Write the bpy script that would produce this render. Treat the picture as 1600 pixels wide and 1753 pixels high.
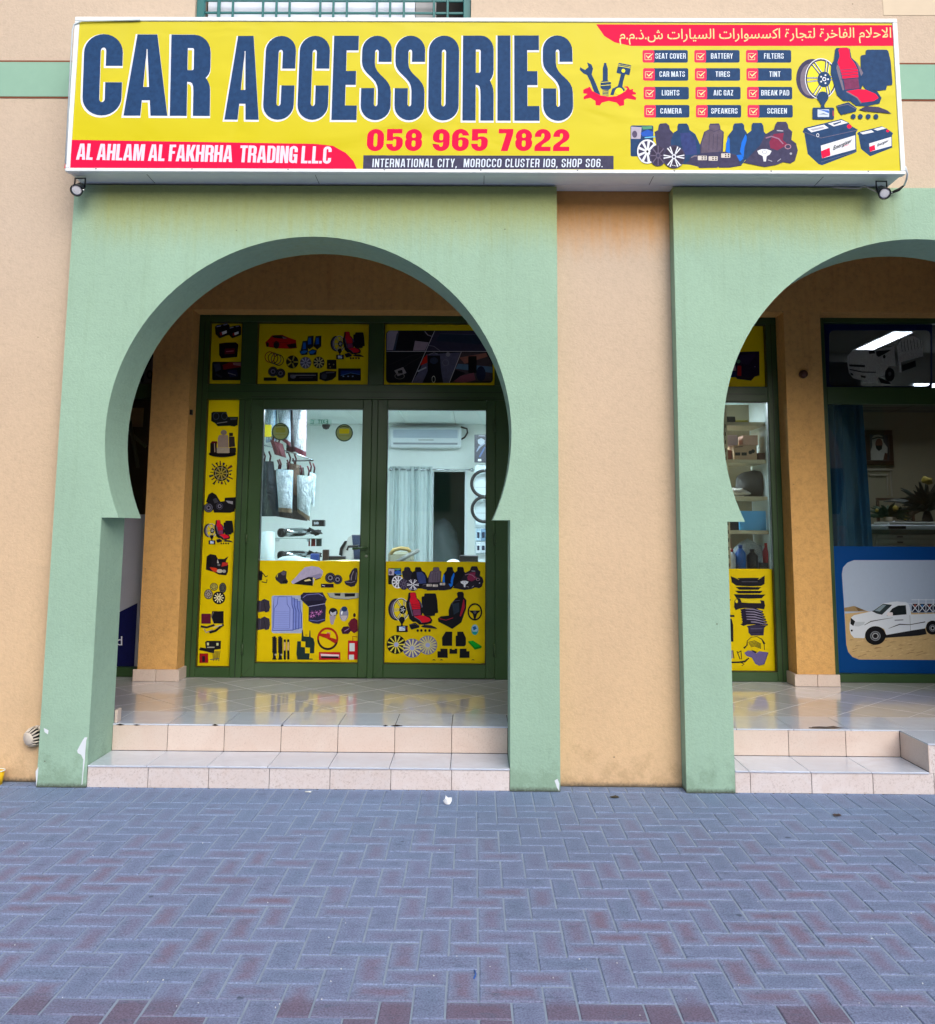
import bpy, bmesh, math, random
from mathutils import Vector, Matrix
from mathutils.geometry import tessellate_polygon

for _o in list(bpy.data.objects):
    bpy.data.objects.remove(_o, do_unlink=True)
SC = bpy.context.scene
COL = SC.collection
R = math.radians
rnd = random.Random(7)

# ------------------------------------------------------------------ camera
CAM = Vector((0.0, -5.895, 1.6))
FOC, PCX, PCY = 1574.01, 800.0, 698.94
_cy, _sy = math.cos(.0076), math.sin(.0076)
_cp, _sp = math.cos(.1293), math.sin(.1293)
_cr, _sr = math.cos(.0066), math.sin(.0066)
def _w(rx, ru, fw):
    x = _cr*rx - _sr*ru; up = _sr*rx + _cr*ru
    y = _cp*fw - _sp*up; z = _sp*fw + _cp*up
    return Vector((_cy*x - _sy*y, _sy*x + _cy*y, z))
cam_data = bpy.data.cameras.new('camera')
cam = bpy.data.objects.new('camera', cam_data)
COL.objects.link(cam)
_m = Matrix.Identity(4)
for _i, _v in enumerate((_w(1, 0, 0), _w(0, 1, 0), _w(0, 0, -1))):
    for _j in range(3):
        _m[_j][_i] = _v[_j]
_m.translation = CAM
cam.matrix_world = _m
cam_data.sensor_fit = 'HORIZONTAL'
cam_data.sensor_width = 36.0
cam_data.lens = FOC/1600*36.0
cam_data.shift_y = -(876.5 - PCY)/1600
cam_data.clip_start = .05
cam_data.clip_end = 2000
SC.camera = cam

# ------------------------------------------------------------------ light
SUN_EL, SUN_AZ = R(32), R(161)            # a soft, veiled sun in front of the shaded facade
world = bpy.data.worlds.new('World'); SC.world = world
world.use_nodes = True
_nt = world.node_tree; _nt.nodes.clear()
_sky = _nt.nodes.new('ShaderNodeTexSky'); _sky.sky_type = 'NISHITA'
_sky.sun_disc = False; _sky.sun_elevation = SUN_EL; _sky.sun_rotation = SUN_AZ
_sky.air_density = 1.0; _sky.dust_density = 4.0; _sky.ozone_density = 1.0
_hs = _nt.nodes.new('ShaderNodeHueSaturation'); _hs.inputs['Saturation'].default_value = .8
_bg = _nt.nodes.new('ShaderNodeBackground'); _bg.inputs[1].default_value = .14
_wo = _nt.nodes.new('ShaderNodeOutputWorld')
_nt.links.new(_sky.outputs[0], _hs.inputs['Color']); _nt.links.new(_hs.outputs[0], _bg.inputs[0])
_nt.links.new(_bg.outputs[0], _wo.inputs[0])
sun_data = bpy.data.lights.new('sun', 'SUN'); sun_data.energy = 1.22
sun_data.angle = R(56); sun_data.color = (.95, .985, 1.0)
sun = bpy.data.objects.new('sun', sun_data); COL.objects.link(sun)
_d = Vector((math.sin(SUN_AZ)*math.cos(SUN_EL), math.cos(SUN_AZ)*math.cos(SUN_EL), math.sin(SUN_EL)))
sun.rotation_euler = _d.to_track_quat('Z', 'Y').to_euler()
sun.location = (-3, -9, 12)
SC.view_settings.view_transform = 'Standard'
SC.view_settings.look = 'None'
SC.view_settings.exposure = .45
SC.view_settings.gamma = 1.0
SC.render.engine = 'CYCLES'
SC.cycles.max_bounces = 8
SC.cycles.transparent_max_bounces = 16
SC.cycles.caustics_reflective = False
SC.cycles.caustics_refractive = False

# ------------------------------------------------------------------ geometry helpers
def PX(px, py, Y):                       # a point of the photograph on the upright plane y = Y
    d = _w((px-PCX)/FOC, -(py-PCY)/FOC, 1.0)
    return CAM + d*((Y-CAM.y)/d.y)
def PG(px, py, Z):                       # ... on the level plane z = Z
    d = _w((px-PCX)/FOC, -(py-PCY)/FOC, 1.0)
    return CAM + d*((Z-CAM.z)/d.z)

def tag(o, label=None, cat=None, group=None, kind=None):
    if label: o['label'] = label
    if cat: o['category'] = cat
    if group: o['group'] = group
    if kind: o['kind'] = kind
    return o
def empty(name, loc=(0, 0, 0), label=None, cat=None, group=None, kind=None):
    o = bpy.data.objects.new(name, None); COL.objects.link(o); o.location = loc
    o.empty_display_size = .1
    return tag(o, label, cat, group, kind)
def link(name, me, parent=None):
    o = bpy.data.objects.new(name, me); COL.objects.link(o)
    if parent:
        o.parent = parent
        # meshes are written in world coordinates: undo the parents' offsets
        p = parent; off = Vector((0, 0, 0))
        while p: off += p.location; p = p.parent
        o.location = -off
    return o
def bm_obj(name, bm, mats, parent=None, smooth=False):
    me = bpy.data.meshes.new(name)
    bm.normal_update()
    bm.to_mesh(me); bm.free()
    if not isinstance(mats, (list, tuple)): mats = [mats]
    for m in mats: me.materials.append(m)
    if smooth:
        for p in me.polygons: p.use_smooth = True
    return link(name, me, parent)
def py_obj(name, vs, fs, mats, parent=None, idx=None, smooth=False):
    me = bpy.data.meshes.new(name); me.from_pydata([tuple(v) for v in vs], [], fs)
    if not isinstance(mats, (list, tuple)): mats = [mats]
    for m in mats: me.materials.append(m)
    if idx: me.polygons.foreach_set('material_index', idx)
    if smooth: me.polygons.foreach_set('use_smooth', [True]*len(me.polygons))
    me.update()
    return link(name, me, parent)
def add_box(bm, x0, x1, y0, y1, z0, z1, bev=0.0, mi=0, seg=1):
    r = bmesh.ops.create_cube(bm, size=1.0)
    vs = r['verts']
    for v in vs:
        v.co = Vector((x0+(v.co.x+.5)*(x1-x0), y0+(v.co.y+.5)*(y1-y0), z0+(v.co.z+.5)*(z1-z0)))
    fs = {f for v in vs for f in v.link_faces}
    for f in fs: f.material_index = mi
    if bev > 0:
        es = {e for v in vs for e in v.link_edges}
        r = bmesh.ops.bevel(bm, geom=list(es), offset=bev, segments=seg, affect='EDGES', profile=.5)
        for f in r['faces']: f.material_index = mi
    return bm
def box(name, x0, x1, y0, y1, z0, z1, m, parent=None, bev=0.003):
    bm = bmesh.new(); add_box(bm, min(x0, x1), max(x0, x1), y0, y1, min(z0, z1), max(z0, z1), bev)
    return bm_obj(name, bm, m, parent)
def boxes(name, lst, m, parent=None, bev=.003):
    bm = bmesh.new()
    for b in lst: add_box(bm, *b, bev)
    return bm_obj(name, bm, m, parent)
def add_tube(bm, pts, r, n=8, closed=False, mi=0):
    pts = [Vector(p) for p in pts]; rings = []
    N = len(pts)
    rr = r if isinstance(r, (list, tuple)) else [r]*N
    up = None
    for i, p in enumerate(pts):
        if closed: t = (pts[(i+1) % N]-pts[i-1])
        else: t = (pts[min(i+1, N-1)]-pts[max(i-1, 0)])
        t.normalize()
        if up is None:
            up = Vector((0, 0, 1)) if abs(t.z) < .9 else Vector((1, 0, 0))
        a = t.cross(up); a.normalize(); b = a.cross(t); b.normalize(); up = b
        rings.append([bm.verts.new(p + a*math.cos(2*math.pi*k/n)*rr[i] + b*math.sin(2*math.pi*k/n)*rr[i]) for k in range(n)])
    M = N if closed else N-1
    for i in range(M):
        A, B = rings[i], rings[(i+1) % N]
        for k in range(n):
            f = bm.faces.new((A[k], A[(k+1) % n], B[(k+1) % n], B[k])); f.smooth = True; f.material_index = mi
    if not closed:
        for q, ring in ((0, rings[0]), (1, rings[-1])):
            f = bm.faces.new(ring if q else ring[::-1]); f.material_index = mi
def tube(name, pts, r, m, parent=None, n=8, closed=False):
    bm = bmesh.new(); add_tube(bm, pts, r, n, closed)
    bmesh.ops.recalc_face_normals(bm, faces=bm.faces)
    return bm_obj(name, bm, m, parent)
def add_lathe(bm, prof, loc, rot=None, n=24, mi=0, cap=True):
    """profile [(radius, height)] turned about local z, placed by loc / rot matrix"""
    rings = []
    M = (rot or Matrix.Identity(3))
    for r, h in prof:
        rings.append([bm.verts.new(Vector(loc) + M @ Vector((r*math.cos(2*math.pi*k/n), r*math.sin(2*math.pi*k/n), h))) for k in range(n)])
    for A, B in zip(rings, rings[1:]):
        for k in range(n):
            f = bm.faces.new((A[k], A[(k+1) % n], B[(k+1) % n], B[k])); f.smooth = True; f.material_index = mi
    if cap:
        if prof[0][0] > 1e-5: bm.faces.new(rings[0][::-1]).material_index = mi
        if prof[-1][0] > 1e-5: bm.faces.new(rings[-1]).material_index = mi
def lathe(name, prof, loc, m, parent=None, rot=None, n=24):
    bm = bmesh.new(); add_lathe(bm, prof, loc, rot, n)
    bmesh.ops.remove_doubles(bm, verts=bm.verts, dist=1e-6)
    bmesh.ops.recalc_face_normals(bm, faces=bm.faces)
    return bm_obj(name, bm, m, parent)
def area(p):
    return sum(p[i-1][0]*p[i][1]-p[i][0]*p[i-1][1] for i in range(len(p)))/2
def prism_xz(name, contours, y0, y1, m, parent=None, holes_smooth=False):
    """outer contour + holes in (x, z), extruded from y0 (front) to y1"""
    vs, fs = [], []
    polys = [[Vector((a, b, 0)) for a, b in c] for c in contours]
    tris = tessellate_polygon(polys)
    flat = [p for c in contours for p in c]; n = len(flat)
    vs = [(a, y0, b) for a, b in flat] + [(a, y1, b) for a, b in flat]
    for t in tris:
        fs.append(tuple(t)); fs.append(tuple(i+n for i in reversed(t)))
    k = 0
    for c in contours:
        L = len(c)
        for i in range(L):
            j = (i+1) % L
            fs.append((k+i, k+j, k+j+n, k+i+n))
        k += L
    bm = bmesh.new(); me = bpy.data.meshes.new('tmp'); me.from_pydata(vs, [], fs); bm.from_mesh(me)
    bpy.data.meshes.remove(me)
    bmesh.ops.recalc_face_normals(bm, faces=bm.faces)
    return bm_obj(name, bm, m, parent)
def ell(cx, cy, rx, ry, a0, a1, n=10):
    return [(cx+rx*math.cos(R(a0+(a1-a0)*i/n)), cy+ry*math.sin(R(a0+(a1-a0)*i/n))) for i in range(n+1)]
def bez(p0, p1, p2, p3, n=8, skip=True):
    o = []
    for i in range(1 if skip else 0, n+1):
        t = i/n; s = 1-t
        o.append(tuple(s**3*p0[k]+3*s*s*t*p1[k]+3*s*t*t*p2[k]+t**3*p3[k] for k in range(2)))
    return o

# ------------------------------------------------------------------ materials
def lin(c):
    return tuple(((v/255)/12.92 if v/255 <= .04045 else ((v/255+.055)/1.055)**2.4) for v in c)
_mc = {}
def new_mat(name):
    m = bpy.data.materials.new(name); m.use_nodes = True
    return m, m.node_tree, m.node_tree.nodes['Principled BSDF']
def N(nt, t, **kw):
    n = nt.nodes.new(t)
    for k, v in kw.items():
        if k in n.inputs: n.inputs[k].default_value = v
        else: setattr(n, k, v)
    return n
def coord(nt, scale=1.0, which='Object'):
    tc = N(nt, 'ShaderNodeTexCoord'); mp = N(nt, 'ShaderNodeMapping')
    mp.inputs['Scale'].default_value = scale if isinstance(scale, (tuple, list)) else (scale,)*3
    if which == 'World':
        g = N(nt, 'ShaderNodeNewGeometry'); nt.links.new(g.outputs['Position'], mp.inputs[0])
    else: nt.links.new(tc.outputs[which], mp.inputs[0])
    return mp.outputs[0]
def mixc(nt, fac, a, b):
    m = N(nt, 'ShaderNodeMix', data_type='RGBA')
    for k, v in ((0, fac), (6, a), (7, b)):
        if hasattr(v, 'links') or hasattr(v, 'is_linked'): nt.links.new(v, m.inputs[k])
        else: m.inputs[k].default_value = v if k == 0 else (*v[:3], 1)
    return m.outputs[2]
def ramp(nt, fac, stops):
    r = N(nt, 'ShaderNodeValToRGB'); e = r.color_ramp.elements
    while len(e) < len(stops): e.new(.5)
    for q, (p, c) in zip(e, stops):
        q.position = p; q.color = (*c[:3], 1) if isinstance(c, (tuple, list)) else (c, c, c, 1)
    nt.links.new(fac, r.inputs[0]); return r.outputs[0]
def bump(nt, b, h, dist, strength=1.0):
    n = N(nt, 'ShaderNodeBump'); n.inputs['Distance'].default_value = dist; n.inputs['Strength'].default_value = strength
    nt.links.new(h, n.inputs['Height']); nt.links.new(n.outputs[0], b.inputs['Normal'])
def plain(c, rough=.5, metal=0.0, spec=.5, var=.06, key='', ns=14.0):
    """a plain colour (sRGB 0-255) with a little grain"""
    k = (tuple(c), rough, metal, spec, key)
    if k in _mc: return _mc[k]
    m, nt, b = new_mat('m_%d_%d_%d%s' % (c[0], c[1], c[2], key)); L = lin(c)
    if var > 0:
        no = N(nt, 'ShaderNodeTexNoise', Scale=ns, Detail=5.0, Roughness=.65); nt.links.new(coord(nt, 1, 'World'), no.inputs[0])
        lo = tuple(v*(1-var) for v in L); hi = tuple(min(1, v*(1+var)) for v in L)
        nt.links.new(mixc(nt, no.outputs[0], lo, hi), b.inputs['Base Color'])
    else: b.inputs['Base Color'].default_value = (*L, 1)
    b.inputs['Roughness'].default_value = rough; b.inputs['Metallic'].default_value = metal
    b.inputs['Specular IOR Level'].default_value = spec
    _mc[k] = m; return m
def emit(c, s):
    m, nt, b = new_mat('lamp_panel'); b.inputs['Base Color'].default_value = (*lin(c), 1)
    b.inputs['Emission Color'].default_value = (*lin(c), 1); b.inputs['Emission Strength'].default_value = s
    return m
def stucco(name, c, streak, pale_top=None, sign_shade=None, gr=.45):
    m, nt, b = new_mat(name); L = lin(c)
    w = coord(nt, 1, 'World')
    n1 = N(nt, 'ShaderNodeTexNoise', Scale=1.7, Detail=6.0, Roughness=.6); nt.links.new(w, n1.inputs[0])
    n2 = N(nt, 'ShaderNodeTexNoise', Scale=70.0, Detail=3.0, Roughness=.6); nt.links.new(w, n2.inputs[0])
    n3 = N(nt, 'ShaderNodeTexNoise', Scale=230.0, Detail=2.0); nt.links.new(w, n3.inputs[0])
    base = mixc(nt, n1.outputs[0], tuple(v*.90 for v in L), tuple(min(1, v*1.10) for v in L))
    # rain streaks, long in z
    ws = coord(nt, (9, 9, .35), 'World')
    n4 = N(nt, 'ShaderNodeTexNoise', Scale=2.2, Detail=7.0, Roughness=.7); nt.links.new(ws, n4.inputs[0])
    sf = ramp(nt, n4.outputs[0], [(.52, 0.0), (.78, .35)])
    gz = N(nt, 'ShaderNodeSeparateXYZ'); nt.links.new(w, gz.inputs[0])
    zr = N(nt, 'ShaderNodeMapRange'); zr.inputs[1].default_value = 2.5; zr.inputs[2].default_value = 3.8; zr.inputs[3].default_value = .45; zr.inputs[4].default_value = 1.5; nt.links.new(gz.outputs[2], zr.inputs[0])
    sm = N(nt, 'ShaderNodeMath', operation='MULTIPLY'); nt.links.new(sf, sm.inputs[0]); nt.links.new(zr.outputs[0], sm.inputs[1])
    base = mixc(nt, sm.outputs[0], base, lin(streak))
    # old roller and repair patches
    n6 = N(nt, 'ShaderNodeTexNoise', Scale=.9, Detail=3.0, Distortion=1.0); nt.links.new(w, n6.inputs[0])
    base = mixc(nt, ramp(nt, n6.outputs[0], [(.50, 0.0), (.56, .22)]), base, tuple(min(1, v*1.16) for v in L))
    # a ragged dark line where the wall meets the paving
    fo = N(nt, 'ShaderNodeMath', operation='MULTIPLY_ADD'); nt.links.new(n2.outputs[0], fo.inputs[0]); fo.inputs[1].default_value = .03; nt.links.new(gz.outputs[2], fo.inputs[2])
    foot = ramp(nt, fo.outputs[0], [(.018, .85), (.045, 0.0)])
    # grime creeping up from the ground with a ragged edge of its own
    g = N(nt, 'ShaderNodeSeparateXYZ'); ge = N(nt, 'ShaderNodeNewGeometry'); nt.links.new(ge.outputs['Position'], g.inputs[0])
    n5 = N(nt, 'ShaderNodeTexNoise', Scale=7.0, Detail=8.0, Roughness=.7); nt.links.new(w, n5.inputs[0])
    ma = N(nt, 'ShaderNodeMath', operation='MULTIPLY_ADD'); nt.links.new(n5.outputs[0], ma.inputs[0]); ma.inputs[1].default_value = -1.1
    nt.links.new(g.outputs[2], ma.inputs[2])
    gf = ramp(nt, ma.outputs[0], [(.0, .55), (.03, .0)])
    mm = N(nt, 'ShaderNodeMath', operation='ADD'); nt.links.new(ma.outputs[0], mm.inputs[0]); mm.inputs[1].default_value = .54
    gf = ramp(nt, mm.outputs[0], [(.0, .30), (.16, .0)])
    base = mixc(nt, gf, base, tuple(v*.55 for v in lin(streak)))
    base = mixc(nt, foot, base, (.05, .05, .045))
    if pale_top:  # colour drifts to a paler tone towards the top
        mr = N(nt, 'ShaderNodeMapRange'); mr.inputs[1].default_value = .2; mr.inputs[2].default_value = 3.6
        nt.links.new(g.outputs[2], mr.inputs[0]); base = mixc(nt, mr.outputs[0], base, mixc(nt, n1.outputs[0], tuple(v*.95 for v in lin(pale_top)), tuple(v*1.04 for v in lin(pale_top))))
    if sign_shade:
        # shade under the light box painted in as a warm, streaky-edged tint
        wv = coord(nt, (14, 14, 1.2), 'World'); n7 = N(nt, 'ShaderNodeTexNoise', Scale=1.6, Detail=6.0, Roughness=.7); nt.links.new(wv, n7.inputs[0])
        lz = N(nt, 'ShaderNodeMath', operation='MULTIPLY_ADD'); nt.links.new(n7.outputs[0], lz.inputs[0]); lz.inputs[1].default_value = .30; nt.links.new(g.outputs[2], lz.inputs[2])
        lf = N(nt, 'ShaderNodeMapRange', interpolation_type='SMOOTHSTEP'); lf.inputs[1].default_value = 3.50; lf.inputs[2].default_value = 3.95; lf.inputs[4].default_value = sign_shade[1]; nt.links.new(lz.outputs[0], lf.inputs[0])
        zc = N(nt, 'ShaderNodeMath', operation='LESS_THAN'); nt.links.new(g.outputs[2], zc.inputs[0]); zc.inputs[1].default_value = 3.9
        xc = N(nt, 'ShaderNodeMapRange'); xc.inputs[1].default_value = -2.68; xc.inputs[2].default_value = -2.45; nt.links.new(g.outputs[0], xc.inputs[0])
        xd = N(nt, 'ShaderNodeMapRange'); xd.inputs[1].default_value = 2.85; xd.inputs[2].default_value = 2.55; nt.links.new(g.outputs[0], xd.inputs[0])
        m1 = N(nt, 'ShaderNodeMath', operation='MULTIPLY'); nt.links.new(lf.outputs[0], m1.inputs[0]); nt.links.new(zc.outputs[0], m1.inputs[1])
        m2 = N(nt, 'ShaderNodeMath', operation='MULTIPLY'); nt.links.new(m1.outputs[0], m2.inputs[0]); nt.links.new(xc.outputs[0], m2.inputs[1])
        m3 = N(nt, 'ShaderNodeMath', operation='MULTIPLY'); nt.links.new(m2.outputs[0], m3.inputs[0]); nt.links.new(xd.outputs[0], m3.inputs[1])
        base = mixc(nt, m3.outputs[0], base, lin(sign_shade[0]))
    # tiny chips and dots
    vo = N(nt, 'ShaderNodeTexVoronoi', Scale=4.5); nt.links.new(w, vo.inputs[0])
    df = ramp(nt, vo.outputs['Distance'], [(.012, .8), (.028, 0.0)])
    base = mixc(nt, df, base, (.08, .07, .05))
    gm = N(nt, 'ShaderNodeMix', data_type='RGBA', blend_type='MULTIPLY'); gm.inputs[0].default_value = 1
    n8 = N(nt, 'ShaderNodeTexNoise', Scale=26.0, Detail=7.0, Roughness=.75); nt.links.new(w, n8.inputs[0])
    nt.links.new(base, gm.inputs[6]); nt.links.new(ramp(nt, n8.outputs[0], [(.30, 1-.20*gr), (.50, 1.0), (.72, 1+.10*gr)]), gm.inputs[7]); base = gm.outputs[2]
    nt.links.new(base, b.inputs['Base Color'])
    ad = N(nt, 'ShaderNodeMath', operation='MULTIPLY_ADD'); nt.links.new(n3.outputs[0], ad.inputs[0]); ad.inputs[1].default_value = .35
    nt.links.new(n2.outputs[0], ad.inputs[2])
    bump(nt, b, ad.outputs[0], .0045, .65)
    b.inputs['Roughness'].default_value = .85; b.inputs['Specular IOR Level'].default_value = .25
    return m
def island_rand(nt):
    g = N(nt, 'ShaderNodeNewGeometry'); o = N(nt, 'ShaderNodeObjectInfo')
    a = N(nt, 'ShaderNodeMath', operation='ADD'); nt.links.new(g.outputs['Random Per Island'], a.inputs[0]); nt.links.new(o.outputs['Random'], a.inputs[1])
    f = N(nt, 'ShaderNodeMath', operation='FRACT'); nt.links.new(a.outputs[0], f.inputs[0]); return f.outputs[0]
def paver_mat():
    m, nt, b = new_mat('paver_concrete'); w = coord(nt, 1, 'World')
    r = island_rand(nt)
    def noise(sc, det=5., ro=.6, mp=None, dis=0.):
        n = N(nt, 'ShaderNodeTexNoise', Scale=sc, Detail=det, Roughness=ro, Distortion=dis); nt.links.new(mp or w, n.inputs[0]); return n.outputs[0]
    def mul(a, c, op='MULTIPLY'):
        q = N(nt, 'ShaderNodeMath', operation=op)
        for i, v in enumerate((a, c)):
            if hasattr(v, 'links'): nt.links.new(v, q.inputs[i])
            else: q.inputs[i].default_value = v
        return q.outputs[0]
    n1, n2, n3, n4 = noise(22, 7, .65), noise(1.3, 4), noise(140, 3, .7), noise(1., 7, .7, coord(nt, (9, 26, 9), 'World'))
    # distance to the paver's own edge, from its UVs (metres in u and v)
    uv = N(nt, 'ShaderNodeUVMap'); sp = N(nt, 'ShaderNodeSeparateXYZ'); nt.links.new(uv.outputs[0], sp.inputs[0])
    edge = mul(mul(sp.outputs[0], mul(n1, .055), 'ADD'), mul(noise(4.5, 4), .035), 'ADD')
    core = ramp(nt, edge, [(.052, 0.0), (.088, 1.0)])
    dust = mixc(nt, r, (0.200, 0.251, 0.415), (0.219, 0.267, 0.428))
    body = ramp(nt, r, [(0, (0.167, 0.220, 0.360)), (.4, (0.186, 0.220, 0.372)), (.75, (0.197, 0.211, 0.353)), (1, (0.203, 0.193, 0.316))])
    red = mixc(nt, n1, (0.200, 0.138, 0.205), (0.219, 0.176, 0.267))
    rf = mul(ramp(nt, r, [(.30, .0), (.65, .65), (1, .9)]), ramp(nt, n2, [(.38, .2), (.6, 1.0)]))
    sx = N(nt, 'ShaderNodeSeparateXYZ'); nt.links.new(w, sx.inputs[0])
    mr = N(nt, 'ShaderNodeMapRange'); mr.inputs[1].default_value = -1.6; mr.inputs[2].default_value = -.2; mr.inputs[3].default_value = 1.0; mr.inputs[4].default_value = .12
    nt.links.new(sx.outputs[1], mr.inputs[0]); rf = mul(rf, mr.outputs[0])
    inner = mixc(nt, rf, body, red)
    base = mixc(nt, core, dust, inner)
    # the rows nearest the street are swept clean: darker and redder
    mr2 = N(nt, 'ShaderNodeMapRange'); mr2.inputs[1].default_value = -2.50; mr2.inputs[2].default_value = -2.56; nt.links.new(sx.outputs[1], mr2.inputs[0])
    base = mixc(nt, mul(mr2.outputs[0], ramp(nt, r, [(.35, .1), (.5, .85)])), base, (0.158, 0.123, 0.192))
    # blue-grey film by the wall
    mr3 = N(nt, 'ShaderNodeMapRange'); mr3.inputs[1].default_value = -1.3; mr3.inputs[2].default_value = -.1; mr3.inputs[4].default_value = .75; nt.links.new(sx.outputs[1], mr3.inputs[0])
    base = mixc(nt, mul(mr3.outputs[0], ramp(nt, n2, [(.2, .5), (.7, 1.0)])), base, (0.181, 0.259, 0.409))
    # horizontal dark scuffs and damp patches
    base = mixc(nt, ramp(nt, n4, [(.54, 0.0), (.70, .8)]), base, (0.107, 0.143, 0.229))
    base = mixc(nt, ramp(nt, noise(.55, 6, .6), [(.50, 0.0), (.68, .35)]), base, (0.126, 0.171, 0.267))
    mx = N(nt, 'ShaderNodeMix', data_type='RGBA', blend_type='MULTIPLY'); mx.inputs[0].default_value = 1
    nt.links.new(base, mx.inputs[6]); nt.links.new(ramp(nt, n3, [(.28, .55), (.72, 1.42)]), mx.inputs[7]); base = mx.outputs[2]
    # chewing gum
    vo = N(nt, 'ShaderNodeTexVoronoi', Scale=2.6); nt.links.new(w, vo.inputs[0])
    sf = ramp(nt, mul(mul(noise(30.), .05), vo.outputs['Distance'], 'ADD'), [(.052, .7), (.070, 0.0)])
    base = mixc(nt, sf, base, (0.042, 0.061, 0.099))
    vo2 = N(nt, 'ShaderNodeTexVoronoi', Scale=11.); nt.links.new(w, vo2.inputs[0])
    base = mixc(nt, ramp(nt, vo2.outputs['Distance'], [(.035, .5), (.06, 0.0)]), base, (0.056, 0.083, 0.124))
    nt.links.new(base, b.inputs['Base Color'])
    a2 = N(nt, 'ShaderNodeMath', operation='MULTIPLY_ADD'); nt.links.new(n3, a2.inputs[0]); a2.inputs[1].default_value = .5; nt.links.new(n1, a2.inputs[2])
    bump(nt, b, a2.outputs[0], .004, .7)
    b.inputs['Roughness'].default_value = .75; b.inputs['Specular IOR Level'].default_value = .3
    return m
def sand_mat(name, c1, c2, sc=40.):
    m, nt, b = new_mat(name); w = coord(nt, 1, 'World')
    n1 = N(nt, 'ShaderNodeTexNoise', Scale=sc, Detail=8.0, Roughness=.7); nt.links.new(w, n1.inputs[0])
    nt.links.new(mixc(nt, n1.outputs[0], c1, c2), b.inputs['Base Color'])
    bump(nt, b, n1.outputs[0], .003, .7); b.inputs['Roughness'].default_value = .9
    return m
def tile_mat(name, c, rough, veins, dirt, coat=0.):
    m, nt, b = new_mat(name); w = coord(nt, 1, 'World'); L = lin(c)
    r = island_rand(nt)
    n1 = N(nt, 'ShaderNodeTexNoise', Scale=5.0, Detail=9.0, Roughness=.62, Distortion=1.2); nt.links.new(w, n1.inputs[0])
    base = mixc(nt, r, tuple(v*.93 for v in L), tuple(min(1, v*1.06) for v in L))
    vf = ramp(nt, n1.outputs[0], [(.35, 0.0), (.7, .7)])
    base = mixc(nt, vf, base, lin(veins))
    n2 = N(nt, 'ShaderNodeTexNoise', Scale=90.0, Detail=6.0, Roughness=.75); nt.links.new(w, n2.inputs[0])
    n3 = N(nt, 'ShaderNodeTexNoise', Scale=3.0, Detail=5.0); nt.links.new(w, n3.inputs[0])
    mu = N(nt, 'ShaderNodeMath', operation='MULTIPLY'); nt.links.new(ramp(nt, n2.outputs[0], [(.52, 0.0), (.75, 1.0)]), mu.inputs[0])
    nt.links.new(ramp(nt, n3.outputs[0], [(.35, dirt*.4), (.7, dirt)]), mu.inputs[1])
    base = mixc(nt, mu.outputs[0], base, lin((120, 95, 80)))
    nt.links.new(base, b.inputs['Base Color'])
    nt.links.new(ramp(nt, n3.outputs[0], [(.3, rough*.8), (.75, rough*1.5)]), b.inputs['Roughness'])
    b.inputs['Coat Weight'].default_value = coat; b.inputs['Coat Roughness'].default_value = rough*.6
    return m
def alu_mat(name, c):
    m, nt, b = new_mat(name); w = coord(nt, 1, 'World'); L = lin(c)
    n1 = N(nt, 'ShaderNodeTexNoise', Scale=3.0, Detail=6.0); nt.links.new(w, n1.inputs[0])
    n2 = N(nt, 'ShaderNodeTexNoise', Scale=60.0, Detail=6.0, Roughness=.8); nt.links.new(w, n2.inputs[0])
    base = mixc(nt, n1.outputs[0], tuple(v*.85 for v in L), tuple(v*1.15 for v in L))
    base = mixc(nt, ramp(nt, n2.outputs[0], [(.66, 0.0), (.74, .5)]), base, tuple(v*.45 for v in L))
    nt.links.new(base, b.inputs['Base Color'])
    nt.links.new(ramp(nt, n1.outputs[0], [(.3, .28), (.7, .45)]), b.inputs['Roughness'])
    return m
def vinyl_mat(c):
    m = plain(c, .42, 0.0, .2, key='vinyl')
    if m.get('tl'): return m
    m['tl'] = 1; nt = m.node_tree; b = nt.nodes['Principled BSDF']; o = nt.nodes['Material Output']
    t = N(nt, 'ShaderNodeBsdfTranslucent'); mx = N(nt, 'ShaderNodeMixShader'); mx.inputs[0].default_value = .5
    src = b.inputs['Base Color'].links[0].from_socket; nt.links.new(src, t.inputs[0])
    nt.links.new(b.outputs[0], mx.inputs[1]); nt.links.new(t.outputs[0], mx.inputs[2]); nt.links.new(mx.outputs[0], o.inputs[0]); return m
def glass_mat(name, tint=(1, 1, 1), gl=1.0):
    m = bpy.data.materials.new(name); m.use_nodes = True; nt = m.node_tree; nt.nodes.clear()
    o = N(nt, 'ShaderNodeOutputMaterial'); t = N(nt, 'ShaderNodeBsdfTransparent'); g = N(nt, 'ShaderNodeBsdfGlossy')
    t.inputs[0].default_value = (*tint, 1); g.inputs['Roughness'].default_value = .02
    f = N(nt, 'ShaderNodeFresnel'); f.inputs[0].default_value = 1.5
    mu = N(nt, 'ShaderNodeMath', operation='MULTIPLY'); nt.links.new(f.outputs[0], mu.inputs[0]); mu.inputs[1].default_value = gl
    mx = N(nt, 'ShaderNodeMixShader'); nt.links.new(mu.outputs[0], mx.inputs[0]); nt.links.new(t.outputs[0], mx.inputs[1]); nt.links.new(g.outputs[0], mx.inputs[2])
    nt.links.new(mx.outputs[0], o.inputs[0]); return m
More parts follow.
